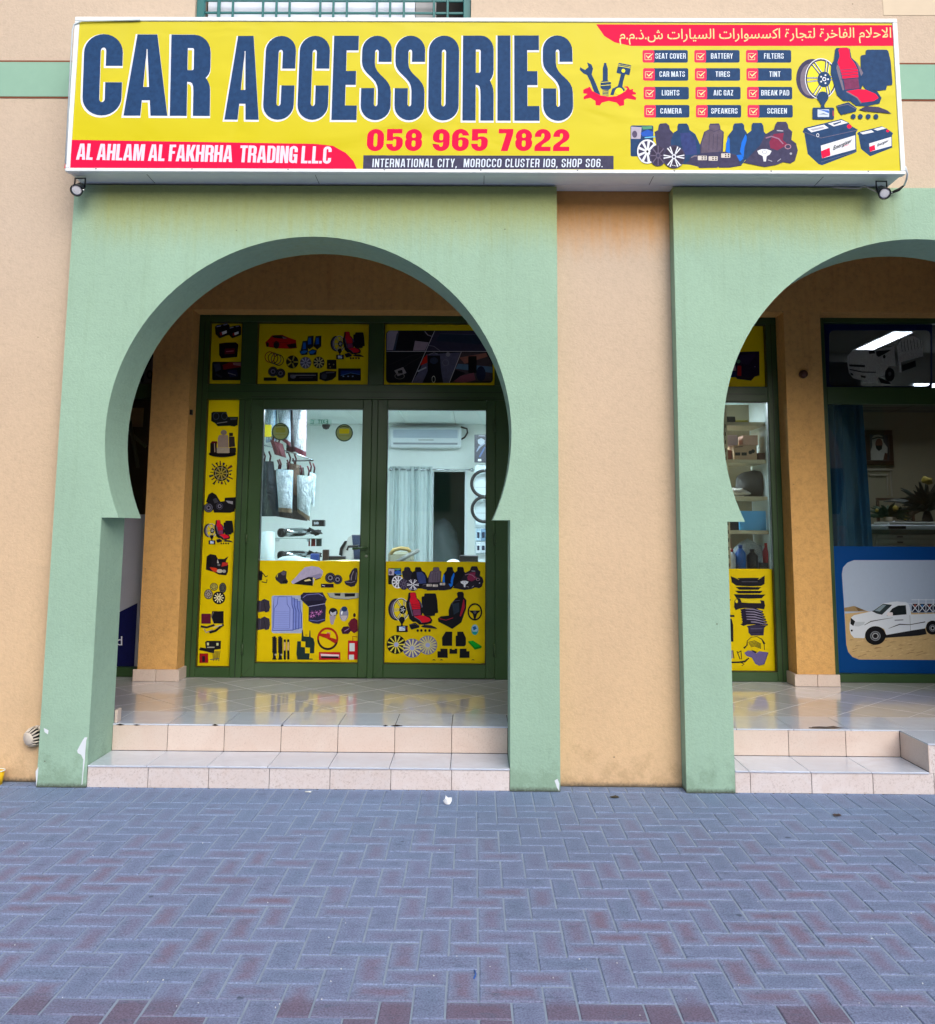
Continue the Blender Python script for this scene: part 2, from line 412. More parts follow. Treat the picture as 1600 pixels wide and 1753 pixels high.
def film_mat(name, c, trans, rough=.4, am=.2):
    """perforated window film / clear plastic: part print, part see-through"""
    m = bpy.data.materials.new(name); m.use_nodes = True; nt = m.node_tree; b = nt.nodes['Principled BSDF']
    b.inputs['Base Color'].default_value = (*lin(c), 1); b.inputs['Roughness'].default_value = rough
    t = N(nt, 'ShaderNodeBsdfTransparent'); mx = N(nt, 'ShaderNodeMixShader'); o = nt.nodes['Material Output']
    no = N(nt, 'ShaderNodeTexNoise', Scale=160.0, Detail=3.0); nt.links.new(coord(nt, 1, 'World'), no.inputs[0])
    r = ramp(nt, no.outputs[0], [(.35, max(0, trans-am)), (.65, min(1, trans+am))])
    nt.links.new(r, mx.inputs[0]); nt.links.new(b.outputs[0], mx.inputs[1]); nt.links.new(t.outputs[0], mx.inputs[2])
    nt.links.new(mx.outputs[0], o.inputs[0]); return m

M_GREEN = stucco('green_stucco', (151, 183, 163), (124, 150, 120), sign_shade=((158, 160, 84), .75))
M_ORANGE = stucco('orange_stucco', (212, 181, 143), (190, 154, 112), pale_top=(194, 177, 160), sign_shade=((206, 146, 70), .85))
M_ORANGE2 = stucco('arcade_orange_stucco', (206, 160, 98), (170, 120, 64), gr=1.1)
M_BAND = plain((136, 175, 157), .85, key='band')
M_GROOVE = plain((120, 70, 50), .9, key='groove')
M_PAVER = paver_mat()
M_JOINT = sand_mat('joint_sand', (.20, .25, .36), (.34, .42, .53), 5)
M_GROUND = sand_mat('ground_asphalt', (.06, .06, .062), (.10, .10, .10), 25)
M_FLOOR = tile_mat('floor_tile_glaze', (204, 206, 214), .11, (192, 190, 192), .2, .6)
M_TREAD = tile_mat('tread_tile_glaze', (202, 212, 230), .16, (192, 196, 210), .2, .5)
M_RISER = tile_mat('riser_tile', (208, 192, 182), .38, (202, 180, 168), .5)
M_RISER2 = tile_mat('riser_tile_worn', (216, 208, 208), .5, (206, 190, 184), 1.0)
M_GROUT = plain((52, 46, 44), .9, key='grout')
M_ALU = alu_mat('green_aluminium', (44, 72, 38))
M_ALU_DARK = alu_mat('green_aluminium_groove', (14, 26, 14))
M_GLASS = glass_mat('window_glass', (.96, .98, .975), 1.5)
M_WHITE_METAL = plain((222, 230, 236), .35, .0, .5, key='wm')
M_GALV = plain((232, 238, 240), .5, .0, .5, key='galv')
M_BLACK = plain((18, 18, 20), .35, key='black')
M_WALLIN = plain((232, 241, 238), .6, key='in')
M_CHROME = plain((190, 195, 200), .18, 1.0, key='chrome')

# ------------------------------------------------------------------ flat print: polygons laid on a plane
class Pic:
    """flat artwork on the upright plane y = Y. Drawn in the coordinates of an enlarged view:
    photo pixel = (ox + x/s, oy + y/s); every stroke lies a hair in front of the one before."""
    def __init__(s, Y, ox=0., oy=0., sc=1., aff=None, step=.00006, rough=.4, fin='print'):
        s.Y, s.ox, s.oy, s.sc, s.aff, s.step, s.rough = Y, ox, oy, sc, aff, step, rough
        s.vs, s.fs, s.mi, s.cols, s.k = [], [], [], [], 1
        s.tint = None
    def pt(s, x, y):
        if s.aff:
            a = s.aff; x, y = a[0]+a[2]*x, a[1]+a[3]*y
        p = PX(s.ox+x/s.sc, s.oy+y/s.sc, s.Y); p.y = s.Y - s.k*s.step; return p
    def put(s, col, *contours):
        if s.tint: col = s.tint.get(col, col)
        col = tuple(col)
        if col not in s.cols: s.cols.append(col)
        cs = [[Vector((a, b, 0)) for a, b in c] for c in contours]
        tr = tessellate_polygon(cs)
        base = len(s.vs)
        for c in contours: s.vs += [s.pt(a, b) for a, b in c]
        for t in tr:
            A, B, C = (s.vs[base+i] for i in t)
            n = (B-A).cross(C-A)
            t = t if n.y < 0 else t[::-1]
            s.fs.append(tuple(base+i for i in t)); s.mi.append(s.cols.index(col))
        s.k += 1; return s
    poly = lambda s, col, pts: s.put(col, pts)
    def circ(s, col, cx, cy, rx, ry=None, n=28): return s.put(col, ell(cx, cy, rx, ry or rx, 0, 360-360/n, n-1))
    def ring(s, col, cx, cy, rx, ry, w, n=32):
        return s.put(col, ell(cx, cy, rx, ry, 0, 360-360/n, n-1), ell(cx, cy, rx-w, ry-w*ry/rx, 0, 360-360/n, n-1))
    def rr(s, col, x0, y0, x1, y1, r=6., hole=None):
        c = lambda a, b, c_, d, q: ell(c_-q, d-q, q, q, 0, 90, 4)+ell(a+q, d-q, q, q, 90, 180, 4)+ell(a+q, b+q, q, q, 180, 270, 4)+ell(c_-q, b+q, q, q, 270, 360, 4)
        return s.put(col, c(x0, y0, x1, y1, r))
    def line(s, col, pts, w):
        L, Rr = [], []
        for i, p in enumerate(pts):
            a = pts[max(i-1, 0)]; b = pts[min(i+1, len(pts)-1)]
            dx, dy = b[0]-a[0], b[1]-a[1]; d = math.hypot(dx, dy) or 1
            ww = w[i] if isinstance(w, (list, tuple)) else w
            nx, ny = -dy/d*ww/2, dx/d*ww/2
            L.append((p[0]+nx, p[1]+ny)); Rr.append((p[0]-nx, p[1]-ny))
        return s.put(col, L+Rr[::-1])
    def done(s, name, parent):
        if not s.fs: return None
        return py_obj(name, s.vs, s.fs, [plain(c, .6, 0.0, .12, var=.05 if max(c) > 200 else .45 if max(c) < 130 else .22, key='print', ns=34.0) for c in s.cols], parent, s.mi)

# ------------------------------------------------------------------ lettering: own heavy condensed face
def G_O(w, s, t, r=None):
    r = r or w/2
    o = ell(w-r, 1-r*.9, r, r*.9, 0, 90, 8)+ell(r, 1-r*.9, r, r*.9, 90, 180, 8)+ell(r, r*.9, r, r*.9, 180, 270, 8)+ell(w-r, r*.9, r, r*.9, 270, 360, 8)
    q = w/2-s; i = ell(w/2, 1-t-q*1.2, q, q*1.2, 0, 180, 8)+ell(w/2, t+q*1.2, q, q*1.2, 180, 360, 8)
    return [o, i]
def G_C(w, s, t):
    r = w/2; q = w/2-s; hi, lo = (.61, .41) if t > .15 else (.68, .33)
    return [[(w, hi)]+ell(r, 1-r*.9, r, r*.9, 0, 180, 14)+ell(r, r*.9, r, r*.9, 180, 360, 14)+[(w, lo), (w-s, lo)] +
            ell(r, t+q*1.2, q, q*1.2, 360, 180, 8)+ell(r, 1-t-q*1.2, q, q*1.2, 180, 0, 8)+[(w-s, hi)]]
def G_G(w, s, t):
    r = w/2; q = w/2-s
    return [[(w, .64)]+ell(r, 1-r*.9, r, r*.9, 0, 180, 14)+ell(r, r*.9, r, r*.9, 180, 300, 10)+[(w-.04, .0), (w, .0), (w, .52), (w/2, .52), (w/2, .52-t*.9), (w-s, .52-t*.9)] +
            ell(r, t+q*1.2, q, q*1.2, 360, 180, 8)+ell(r, 1-t-q*1.2, q, q*1.2, 180, 0, 8)+[(w-s, .64)]]
def G_S(w, s, t):
    r = w/2; q = w/2-s
    return [[(w, .69)]+ell(r, 1-r*.9, r, r*.9, 0, 180, 14)+[(0, .70)]+bez((0, .70), (0, .53), (w-s, .52), (w-s, .35)) +
            ell(r, t+q*1.2, q, q*1.2, 360, 180, 8)+[(s, .38), (0, .38)]+ell(r, r*.9, r, r*.9, 180, 360, 14)+[(w, .33)] +
            bez((w, .33), (w, .51), (s, .52), (s, .68))+ell(r, 1-t-q*1.2, q, q*1.2, 180, 0, 8)+[(w-s, .69)]]
def G_D(w, s, t):
    r = w*.45; q = max(r-s, .02)
    return [[(0, 0), (0, 1)][::-1][::-1]+ell(w-r, 1-r, r, r, 90, 0, 6)+ell(w-r, r, r, r, 0, -90, 6),
            [(s, t), (s, 1-t)]+ell(w-s-q, 1-t-q, q, q, 90, 0, 4)+ell(w-s-q, t+q, q, q, 0, -90, 4)]
def G_A(w, s, t):
    a = w*.27; k = (w/2-s)/.84
    return [[(0, 0), (a, 1), (w-a, 1), (w, 0), (w-s, 0), (w-s-k*.19, .19), (s+k*.19, .19), (s, 0)],
            [(s+k*(.19+t), .19+t), (w-s-k*(.19+t), .19+t), (w/2+.005, .82), (w/2-.005, .82)]]
def G_R(w, s, t, leg=True):
    r = w*.42; q = max(r-s, .02); m = .44
    o = [(0, 0), (0, 1)]+ell(w-r, 1-r, r, r, 90, 0, 6)
    if leg:
        o += [(w, m+.16)]+bez((w, m+.16), (w, m+.08), (w-.04, m+.05), (w-.12*w, m+.03), 4)+bez((w-.12*w, m+.03), (w-.03, m), (w, m-.05), (w, m-.12), 4)+[(w, 0), (w-s, 0), (w-s, m-.14)]+bez((w-s, m-.14), (w-s, m-.03), (w-s-.02, m-.02), (s, m-.02), 4)+[(s, 0)]
    else: o += ell(w-r, m-.06+r, r, r, 0, -90, 6)+[(s, m-.06), (s, 0)]
    b = m+t*.75
    return [o, [(s, b), (s, 1-t)]+ell(w-s-q, 1-t-q, q, q, 90, 0, 4)+ell(w-s-q, b+q, q, q, 0, -90, 4)]
def G_B(w, s, t):
    r = w*.42; q = max(r-s, .02)
    return [[(0, 0), (0, 1)]+ell(w-r, 1-r, r, r, 90, 0, 6)+[(w, .62), (w-.07, .52), (w, .42)]+ell(w-r, r, r, r, 0, -90, 6),
            [(s, .5+t*.5), (s, 1-t)]+ell(w-s-q, 1-t-q, q, q, 90, 0, 4)+ell(w-s-q, .5+t*.5+q, q, q, 0, -90, 4),
            [(s, t), (s, .5-t*.45)]+ell(w-s-q, .5-t*.45-q, q, q, 90, 0, 4)+ell(w-s-q, t+q, q, q, 0, -90, 4)]
def G_U(w, s, t):
    r = w/2; q = w/2-s
    return [[(0, 1), (s, 1)]+ell(r, t+q*1.2, q, q*1.2, 180, 360, 8)+[(w-s, 1), (w, 1)]+ell(r, r*.9, r, r*.9, 360, 180, 12)]
def G_2(w, s, t):
    r = w/2; q = w/2-s
    return [[(0, .64)]+ell(r, 1-r*.9, r, r*.9, 180, 0, 14)+[(w, .66)]+bez((w, .66), (w, .42), (s*1.05, .36), (s*1.05, t))+[(w, t), (w, 0), (0, 0), (0, t*.8)] +
            bez((0, t*.8), (0, .36), (w-s, .44), (w-s, .68))+ell(r, 1-t-q*1.2, q, q*1.2, 0, 180, 8)+[(s, .64)]]
def G_5(w, s, t):
    r = w/2; q = w/2-s
    return [[(.02, 1), (w*.95, 1), (w*.95, 1-t), (s, 1-t), (s, .63)]+bez((s, .63), (s+.05, .69), (w, .70), (w, .46))+ell(r, r*.9, r, r*.9, 360, 180, 12)+[(0, .33), (s, .33)] +
            ell(r, t+q*1.2, q, q*1.2, 180, 360, 8)+[(w-s, .46)]+bez((w-s, .46), (w-s, .58), (s, .56), (s, .47))+[(.02, .47)]]
def G_6(w, s, t):
    r = w/2; q = w/2-s
    return [[(w, .70)]+ell(r, 1-r*.9, r, r*.9, 0, 180, 14)+ell(r, r*.9, r, r*.9, 180, 360, 14)+[(w, .42)]+bez((w, .42), (w, .66), (s+.02, .66), (s, .58)) +
            ell(r, 1-t-q*1.2, q, q*1.2, 180, 0, 8)+[(w-s, .70)], ell(r, .51-q*.8, q, q*.8, 0, 180, 6)+ell(r, t+q, q, q, 180, 360, 6)]
def G_9(w, s, t): return [[(w-a, 1-b) for a, b in c] for c in G_6(w, s, t)]
def G_8(w, s, t):
    r = w/2; q = w/2-s
    return [ell(r, 1-r*.9, r*.97, r*.9, 0, 180, 12)+[(w*.02, .62), (.05, .53), (0, .44)]+ell(r, r*.9, r, r*.9, 180, 360, 12)+[(w, .44), (w-.05, .53), (w*.98, .62)],
            ell(r, 1-t-q, q, q, 0, 180, 6)+ell(r, .60+q*.7, q, q*.7, 180, 360, 6), ell(r, .48-q*.7, q, q*.7, 0, 180, 6)+ell(r, t+q, q, q, 180, 360, 6)]
def G_E(w, s, t): return [[(0, 0), (0, 1), (w, 1), (w, 1-t*1.05), (s, 1-t*1.05), (s, .5+t*.5), (w*.93, .5+t*.5), (w*.93, .5-t*.5), (s, .5-t*.5), (s, t*1.05), (w, t*1.05), (w, 0)]]
def G_F(w, s, t): return [[(0, 0), (0, 1), (w, 1), (w, 1-t), (s, 1-t), (s, .56+t*.3), (w*.9, .56+t*.3), (w*.9, .56-t*.7), (s, .56-t*.7), (s, 0)]]
def G_H(w, s, t): return [[(0, 0), (0, 1), (s, 1), (s, .5+t*.6), (w-s, .5+t*.6), (w-s, 1), (w, 1), (w, 0), (w-s, 0), (w-s, .5-t*.5), (s, .5-t*.5), (s, 0)]]
def G_K(w, s, t): return [[(0, 0), (0, 1), (s, 1), (s, .58), (w-s*1.02, 1), (w, 1), (w-s*.75, .52), (w+.02, 0), (w-s, 0), (s+.03, .38), (s, .30), (s, 0)]]
def G_L(w, s, t): return [[(0, 0), (0, 1), (s, 1), (s, t), (w, t), (w, 0)]]
def G_M(w, s, t): return [[(0, 0), (0, 1), (s*1.35, 1), (w/2, .42), (w-s*1.35, 1), (w, 1), (w, 0), (w-s, 0), (w-s, .62), (w/2+s*.35, 0), (w/2-s*.35, 0), (s, .62), (s, 0)]]
def G_N(w, s, t): return [[(0, 0), (0, 1), (s*1.05, 1), (w-s, .45), (w-s, 1), (w, 1), (w, 0), (w-s*1.0, 0), (s, .54), (s, 0)]]
def G_T(w, s, t): return [[(w/2-s/2, 0), (w/2-s/2, 1-t), (0, 1-t), (0, 1), (w, 1), (w, 1-t), (w/2+s/2, 1-t), (w/2+s/2, 0)]]
def G_V(w, s, t): return [[(w*.28, 0), (0, 1), (s, 1), (w/2, .22), (w-s, 1), (w, 1), (w*.72, 0)]]
def G_Y(w, s, t): return [[(w/2-s/2, 0), (w/2-s/2, .40), (0, 1), (s, 1), (w/2, .60), (w-s, 1), (w, 1), (w/2+s/2, .40), (w/2+s/2, 0)]]
def G_Z(w, s, t): return [[(0, 0), (0, t), (w-s*1.05, 1-t), (0, 1-t), (0, 1), (w, 1), (w, 1-t), (s*1.05, t), (w, t), (w, 0)]]
def G_X(w, s, t): return [[(0, 0), (w/2-s*.5, .5), (0, 1), (s, 1), (w/2, .66), (w-s, 1), (w, 1), (w/2+s*.5, .5), (w, 0), (w-s, 0), (w/2, .34), (s, 0)]]
def G_7(w, s, t): return [[(0, 1), (w, 1), (w, 1-t), (w*.66, 0), (w*.66-s*1.05, 0), (w-s*1.05, 1-t), (0, 1-t)]]
GL = dict(A=(G_A, 1.12), B=(G_B, 1), C=(G_C, 1), D=(G_D, 1), E=(G_E, .82), F=(G_F, .8), G=(G_G, 1), H=(G_H, 1.02), K=(G_K, 1.08), L=(G_L, .78),
          M=(G_M, 1.35), N=(G_N, 1.02), O=(G_O, 1), P=(lambda w, s, t: G_R(w, s, t, False), .98), R=(G_R, 1.02), S=(G_S, .98), T=(G_T, .9), U=(G_U, 1),
          V=(G_V, 1.08), X=(G_X, 1.08), Y=(G_Y, 1.02), Z=(G_Z, .85))
GL.update({'0': (G_O, 1), '2': (G_2, .96), '5': (G_5, .98), '6': (G_6, 1), '7': (G_7, .86), '8': (G_8, 1), '9': (G_9, 1)})
def offset(c, d):
    """grow (d > 0) or shrink a contour; holes are passed with -d"""
    n = len(c); sgn = 1 if area(c) > 0 else -1; o = []
    c = [p for i, p in enumerate(c) if math.hypot(p[0]-c[i-1][0], p[1]-c[i-1][1]) > 1e-4]; n = len(c)
    for i in range(n):
        a, b, e = c[i-1], c[i], c[(i+1) % n]
        d1 = (b[0]-a[0], b[1]-a[1]); d2 = (e[0]-b[0], e[1]-b[1]); l1 = math.hypot(*d1); l2 = math.hypot(*d2)
        n1 = (d1[1]/l1, -d1[0]/l1); n2 = (d2[1]/l2, -d2[0]/l2)
        m = (n1[0]+n2[0], n1[1]+n2[1]); q = m[0]**2+m[1]**2
        k = 2*d*sgn/max(q, .9)
        o.append((b[0]+m[0]*k, b[1]+m[1]*k))
    return o
def text(pic, s, quad, col, w=.46, st=.17, t=.15, gap=.045, space=.22, outline=None, oshift=(0, 0), grow=0., shear=0.):
    """set s into the pixel quad (top left, top right, bottom right, bottom left)"""
    x = 0.; items = []
    for ch in s:
        if ch == ' ': x += space; continue
        if ch in 'I1': cs, a = [[(0, 0), (0, 1), (st, 1), (st, 0)]], st
        elif ch == '.': cs, a = [[(0, 0), (0, t), (st*.9, t), (st*.9, 0)]], st*.9
        elif ch == ',': cs, a = [[(0, 0), (0, t), (st*.9, t), (st*.9, 0), (st*.3, -.16), (0, -.16)]], st*.9
        else:
            f, kw = GL[ch]; ww = w*kw; cs, a = f(ww, st, t), ww
        items.append((x, cs)); x += a+gap
    tot = x-gap
    TL, TR, BR, BL = quad
    def mp(p):
        u, v = (p[0]+shear*p[1])/tot, p[1]
        top = (TL[0]+(TR[0]-TL[0])*u, TL[1]+(TR[1]-TL[1])*u); bot = (BL[0]+(BR[0]-BL[0])*u, BL[1]+(BR[1]-BL[1])*u)
        return (bot[0]+(top[0]-bot[0])*v, bot[1]+(top[1]-bot[1])*v)
    if outline:
        oc, ow = outline; k0 = pic.k
        for x0, cs in items:
            gs = [[(a+x0+oshift[0], b+oshift[1]) for a, b in offset(c, ow if i == 0 else -ow)] for i, c in enumerate(cs)]
            pic.put(oc, *[[mp(p) for p in g] for g in gs])
    for x0, cs in items:
        gs = [offset(c, grow if i == 0 else -grow) if grow else c for i, c in enumerate(cs)]
        pic.put(col, *[[mp((a+x0, b)) for a, b in g] for g in gs]); pic.k -= 1
    pic.k += 1
    return pic
def font_text(name, body, quad, col, Y, parent, mirror=False, bold=0.0, shear=0.0):
    """built-in typeface, fitted into a pixel quad"""
    cu = bpy.data.curves.new('tmp_text', 'FONT'); cu.body = body; cu.resolution_u = 3; cu.offset = bold; cu.shear = shear
    o = bpy.data.objects.new('tmp_text', cu); COL.objects.link(o)
    dg = bpy.context.evaluated_depsgraph_get(); me = bpy.data.meshes.new_from_object(o.evaluated_get(dg))
    bpy.data.objects.remove(o); bpy.data.curves.remove(cu)
    if not len(me.vertices): return None
    xs = [v.co.x for v in me.vertices]; ys = [v.co.y for v in me.vertices]
    x0, x1, y0, y1 = min(xs), max(xs), min(ys), max(ys); TL, TR, BR, BL = quad
    for v in me.vertices:
        u = (v.co.x-x0)/(x1-x0); w = (v.co.y-y0)/(y1-y0)
        if mirror: u = 1-u
        top = (TL[0]+(TR[0]-TL[0])*u, TL[1]+(TR[1]-TL[1])*u); bot = (BL[0]+(BR[0]-BL[0])*u, BL[1]+(BR[1]-BL[1])*u)
        v.co = PX(bot[0]+(top[0]-bot[0])*w, bot[1]+(top[1]-bot[1])*w, Y)
    me.materials.clear(); me.materials.append(plain(col, .6, 0.0, .12, key='print')); me.name = name
    return link(name, me, parent)

# ------------------------------------------------------------------ printed motifs
NAVY = (34, 66, 108); NAVY2 = (64, 62, 92); RED = (230, 12, 70); GREY = (120, 112, 130); WHITE = (224, 230, 242); BLK = (16, 18, 26); LGREY = (170, 172, 190); BLUE = (20, 110, 220)
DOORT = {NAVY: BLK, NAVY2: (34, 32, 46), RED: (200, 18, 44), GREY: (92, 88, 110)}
def wheel(p, cx, cy, rx, ry, rim, spk, n=10, w=.10, hub=.2, fill=None, double=False, ph=0., wr=.13):
    if fill: p.circ(fill, cx, cy, rx, ry)
    p.ring(rim, cx, cy, rx, ry, rx*wr)
    for i in range(n):
        a = 2*math.pi*(i+ph)/n
        for da in ((-.14, .14) if double else (0,)):
            p.line(spk, [(cx+rx*hub*.6*math.cos(a), cy+ry*hub*.6*math.sin(a)), (cx+rx*.93*math.cos(a+da), cy+ry*.93*math.sin(a+da))], [rx*w*.8, rx*w*1.3]); p.k -= 1
    p.k += 1
    p.circ(spk, cx, cy, rx*hub, ry*hub); p.circ(rim if rim != spk else BLK, cx, cy, rx*hub*.55, ry*hub*.55)
def seat_set(p):
    """drawn in the view 1350,60..1560,300: alloy wheel, red bucket seat, floor mat, dash camera"""
    p.circ(NAVY2, 290, 550, 200, 250); p.circ(GREY, 262, 560, 120, 200)
    cx, cy, rx, ry = 400, 550, 200, 258
    p.circ((232, 222, 60), cx, cy, rx-6, ry-6)
    p.ring(WHITE, cx, cy, rx, ry, 12)
    p.ring(NAVY2, cx, cy, rx-10, ry-12, 16)
    for i in range(12):
        a = 2*math.pi*i/12+.2
        p.line(NAVY, [(cx+40+55*math.cos(a), cy+60*math.sin(a)), (cx+180*math.cos(a+(.16 if i % 2 else -.16)), cy+236*math.sin(a+(.16 if i % 2 else -.16)))], 17)
        p.line(WHITE, [(cx+40+55*math.cos(a)+5, cy+60*math.sin(a)), (cx+180*math.cos(a+(.16 if i % 2 else -.16))+7, cy+236*math.sin(a+(.16 if i % 2 else -.16)))], 6)
    p.circ(NAVY, cx+40, cy+8, 84, 96)
    for i in range(5):
        a = 2*math.pi*i/5; p.circ(WHITE, cx+40+48*math.cos(a), cy+6+52*math.sin(a), 11)
    p.circ(WHITE, cx+40, cy+6, 26); p.circ(NAVY, cx+40, cy+6, 14)
    # mat
    p.poly(NAVY, [(960, 200), (980, 188), (1220, 188), (1240, 205), (1270, 330), (1292, 600), (1286, 630), (1225, 636), (1210, 690), (1120, 700), (960, 690), (900, 600), (893, 280), (905, 258), (955, 250)])
    # seat
    p.poly(NAVY, [(575, 190), (590, 168), (720, 160), (760, 180), (780, 290), (860, 360), (925, 480), (935, 600), (900, 680), (1100, 705), (1155, 790), (1130, 860), (960, 895), (840, 890), (760, 830), (680, 830), (600, 760), (565, 640), (520, 480), (525, 380), (560, 320)])
    p.poly(GREY, [(600, 370), (625, 400), (690, 690), (670, 700), (610, 500), (590, 420)])
    p.poly(GREY, [(830, 340), (880, 390), (925, 480), (900, 520), (860, 400)])
    p.poly(RED, [(618, 190), (640, 166), (730, 164), (752, 190), (765, 290), (820, 360), (860, 440), (865, 535), (670, 555), (640, 440), (605, 350), (632, 270)])
    for y in (432, 470, 505, 545): p.line(NAVY, [(645, y+12), (860, y-8)], 7)
    p.poly((120, 52, 92), [(680, 560), (862, 545), (880, 670), (700, 690)])
    p.poly(RED, [(715, 708), (860, 682), (960, 690), (1080, 740), (1118, 790), (1060, 830), (905, 850), (860, 790)])
    p.line(GREY, [(712, 712), (850, 790), (900, 860)], 14)
    # dash camera
    p.circ(NAVY, 420, 780, 72, 70); p.poly(NAVY, [(365, 820), (475, 820), (440, 880), (445, 920), (395, 920), (400, 880)])
    p.rr(NAVY, 293, 912, 562, 1060, 18); p.rr((200, 214, 236), 355, 935, 500, 1030, 6); p.poly((60, 110, 200), [(360, 935), (498, 950), (498, 985), (440, 960)])
    p.poly(NAVY, [(360, 1000), (430, 985), (498, 1005), (430, 996)])
    p.line((210, 60, 80), [(548, 950), (552, 1020)], 9)
    p.poly(NAVY, [(590, 890), (740, 845), (845, 920), (835, 960), (650, 1004), (618, 960)]); p.line(GREY, [(600, 900), (735, 872), (835, 930)], 7)
    p.poly(NAVY2, [(870, 940), (960, 895), (1120, 905), (1230, 950), (1278, 990), (1150, 975), (960, 960)])
    for x in (802, 890, 988, 1085): p.circ(NAVY, x, 1025, 30, 32)
def battery(p, k=0):
    """drawn in the same view"""
    if k == 0:
        q = [(192, 1165), (655, 1052), (745, 1095), (780, 1140), (862, 1185), (838, 1225), (845, 1460), (830, 1472), (415, 1630), (370, 1615), (235, 1490), (192, 1230), (170, 1215), (180, 1195)]
        p.poly(NAVY, q); p.line(GREY, [(192, 1215), (400, 1290), (860, 1190)], 5)
        p.poly(WHITE, [(228, 1172), (440, 1122), (497, 1165), (280, 1220)]); p.poly(LGREY, [(260, 1182), (420, 1145), (450, 1165), (300, 1200)])
        p.poly(WHITE, [(485, 1108), (655, 1066), (742, 1100), (560, 1145)]); p.poly(NAVY, [(545, 1112), (650, 1080), (655, 1092), (570, 1126)])
        p.circ(RED, 755, 1145, 30, 26); p.ring(WHITE, 360, 1255, 18, 24, 6)
        p.poly(WHITE, [(398, 1385), (828, 1255), (830, 1430), (412, 1545)])
        p.poly(RED, [(402, 1455), (508, 1410), (520, 1508), (414, 1545)]); p.line(RED, [(690, 1392), (748, 1372)], 6)
        p.line((120, 120, 150), [(400, 1590), (838, 1460)], 3)
    else:
        p.poly(NAVY, [(868, 1215), (1160, 1142), (1225, 1172), (1302, 1230), (1288, 1260), (1292, 1410), (1015, 1518), (900, 1425), (868, 1250), (850, 1240)])
        p.poly(WHITE, [(890, 1222), (1030, 1190), (1065, 1215), (925, 1245)]); p.poly(WHITE, [(1058, 1180), (1165, 1150), (1215, 1168), (1105, 1198)])
        p.circ(RED, 1235, 1200, 20, 17); p.poly(WHITE, [(1003, 1358), (1280, 1275), (1282, 1388), (1014, 1462)])
        p.poly(RED, [(1006, 1400), (1072, 1375), (1080, 1438), (1014, 1462)])
def seat_row(p):
    """drawn in the view 1060,200..1380,310 (x5)"""
    p.rr(NAVY, 95, 75, 290, 340, 14); p.poly((176, 170, 190), [(100, 85), (190, 90), (180, 190), (100, 190)]); p.circ((90, 82, 110), 130, 150, 22, 30)
    p.poly((40, 90, 190), [(180, 140), (240, 110), (290, 130), (285, 165), (200, 170)]); p.poly((84, 150, 120), [(190, 84), (280, 80), (280, 104), (200, 110)])
    p.line((110, 190, 230), [(215, 180), (340, 168)], 9)
    p.poly(NAVY2, [(335, 80), (345, 60), (400, 55), (425, 75), (432, 110), (470, 150), (500, 330), (330, 330), (300, 130), (330, 115)])
    p.poly(NAVY, [(495, 85), (505, 60), (575, 58), (592, 80), (600, 115), (650, 150), (690, 240), (695, 330), (600, 410), (440, 400), (440, 200), (465, 135), (495, 118)])
    p.poly((50, 64, 120), [(520, 140), (600, 135), (650, 200), (665, 320), (560, 330), (530, 240)])
    p.poly(NAVY2, [(765, 85), (775, 60), (850, 58), (862, 80), (865, 110), (893, 130), (885, 300), (850, 430), (680, 430), (560, 400), (690, 320), (690, 240), (725, 130), (768, 108)])
    p.poly((94, 84, 104), [(770, 70), (858, 70), (858, 108), (885, 135), (870, 300), (700, 310), (705, 220), (735, 130), (770, 112)])
    for x in (770, 805, 840): p.line(NAVY2, [(x, 150), (x-6, 285)], 4)
    p.line(NAVY2, [(770, 112), (810, 128), (860, 110)], 5)
    p.poly(NAVY, [(972, 80), (985, 58), (1050, 55), (1066, 72), (1070, 110), (1110, 170), (1130, 300), (1040, 420), (860, 437), (850, 300), (905, 300), (925, 170), (970, 112)])
    p.poly(BLUE, [(930, 170), (942, 190), (945, 320), (912, 310), (912, 230)]); p.poly(BLUE, [(1078, 150), (1095, 180), (1070, 260), (1062, 350), (1030, 300), (1045, 220)])
    p.poly(BLUE, [(1000, 330), (1050, 325), (1060, 360), (1030, 385)])
    p.poly(NAVY2, [(600, 355), (640, 330), (900, 300), (1000, 330), (1040, 420), (940, 437), (850, 437), (845, 400), (838, 437), (680, 440), (660, 400), (600, 400)])
    for x, y in ((670, 335), (762, 340), (870, 315)):
        p.rr((206, 200, 196), x, y, x+78, y+38, 5)
        for dx in (38, 62):
            for dy in (10, 27): p.circ(BLK, x+dx, y+dy, 6)
    p.line(GREY, [(612, 352), (640, 338), (665, 338)], 10)
    p.poly(NAVY, [(1130, 75), (1140, 55), (1215, 55), (1230, 80), (1235, 130), (1300, 200), (1290, 420), (1080, 400), (1090, 150), (1130, 118)])
    p.poly(NAVY2, [(1335, 65), (1350, 45), (1425, 45), (1440, 70), (1445, 100), (1478, 130), (1470, 200), (1510, 230), (1525, 290), (1500, 380), (1460, 402), (1400, 390), (1340, 415), (1240, 432), (1060, 395), (1200, 250), (1250, 150), (1320, 110)])
    p.poly((130, 42, 76), [(1320, 150), (1405, 140), (1395, 200), (1440, 240), (1350, 290), (1290, 270), (1280, 220)]); p.line(LGREY, [(1345, 120), (1400, 124)], 9)
    p.line((150, 110, 140), [(1250, 185), (1300, 170), (1360, 190), (1400, 235)], 11)
    p.ring((170, 130, 150), 1440, 258, 28, 22, 8); p.circ(LGREY, 1465, 318, 10)
    p.poly(WHITE, [(1178, 295), (1215, 280), (1260, 280), (1300, 295), (1285, 325), (1258, 340), (1252, 385), (1232, 385), (1225, 340), (1190, 322)])
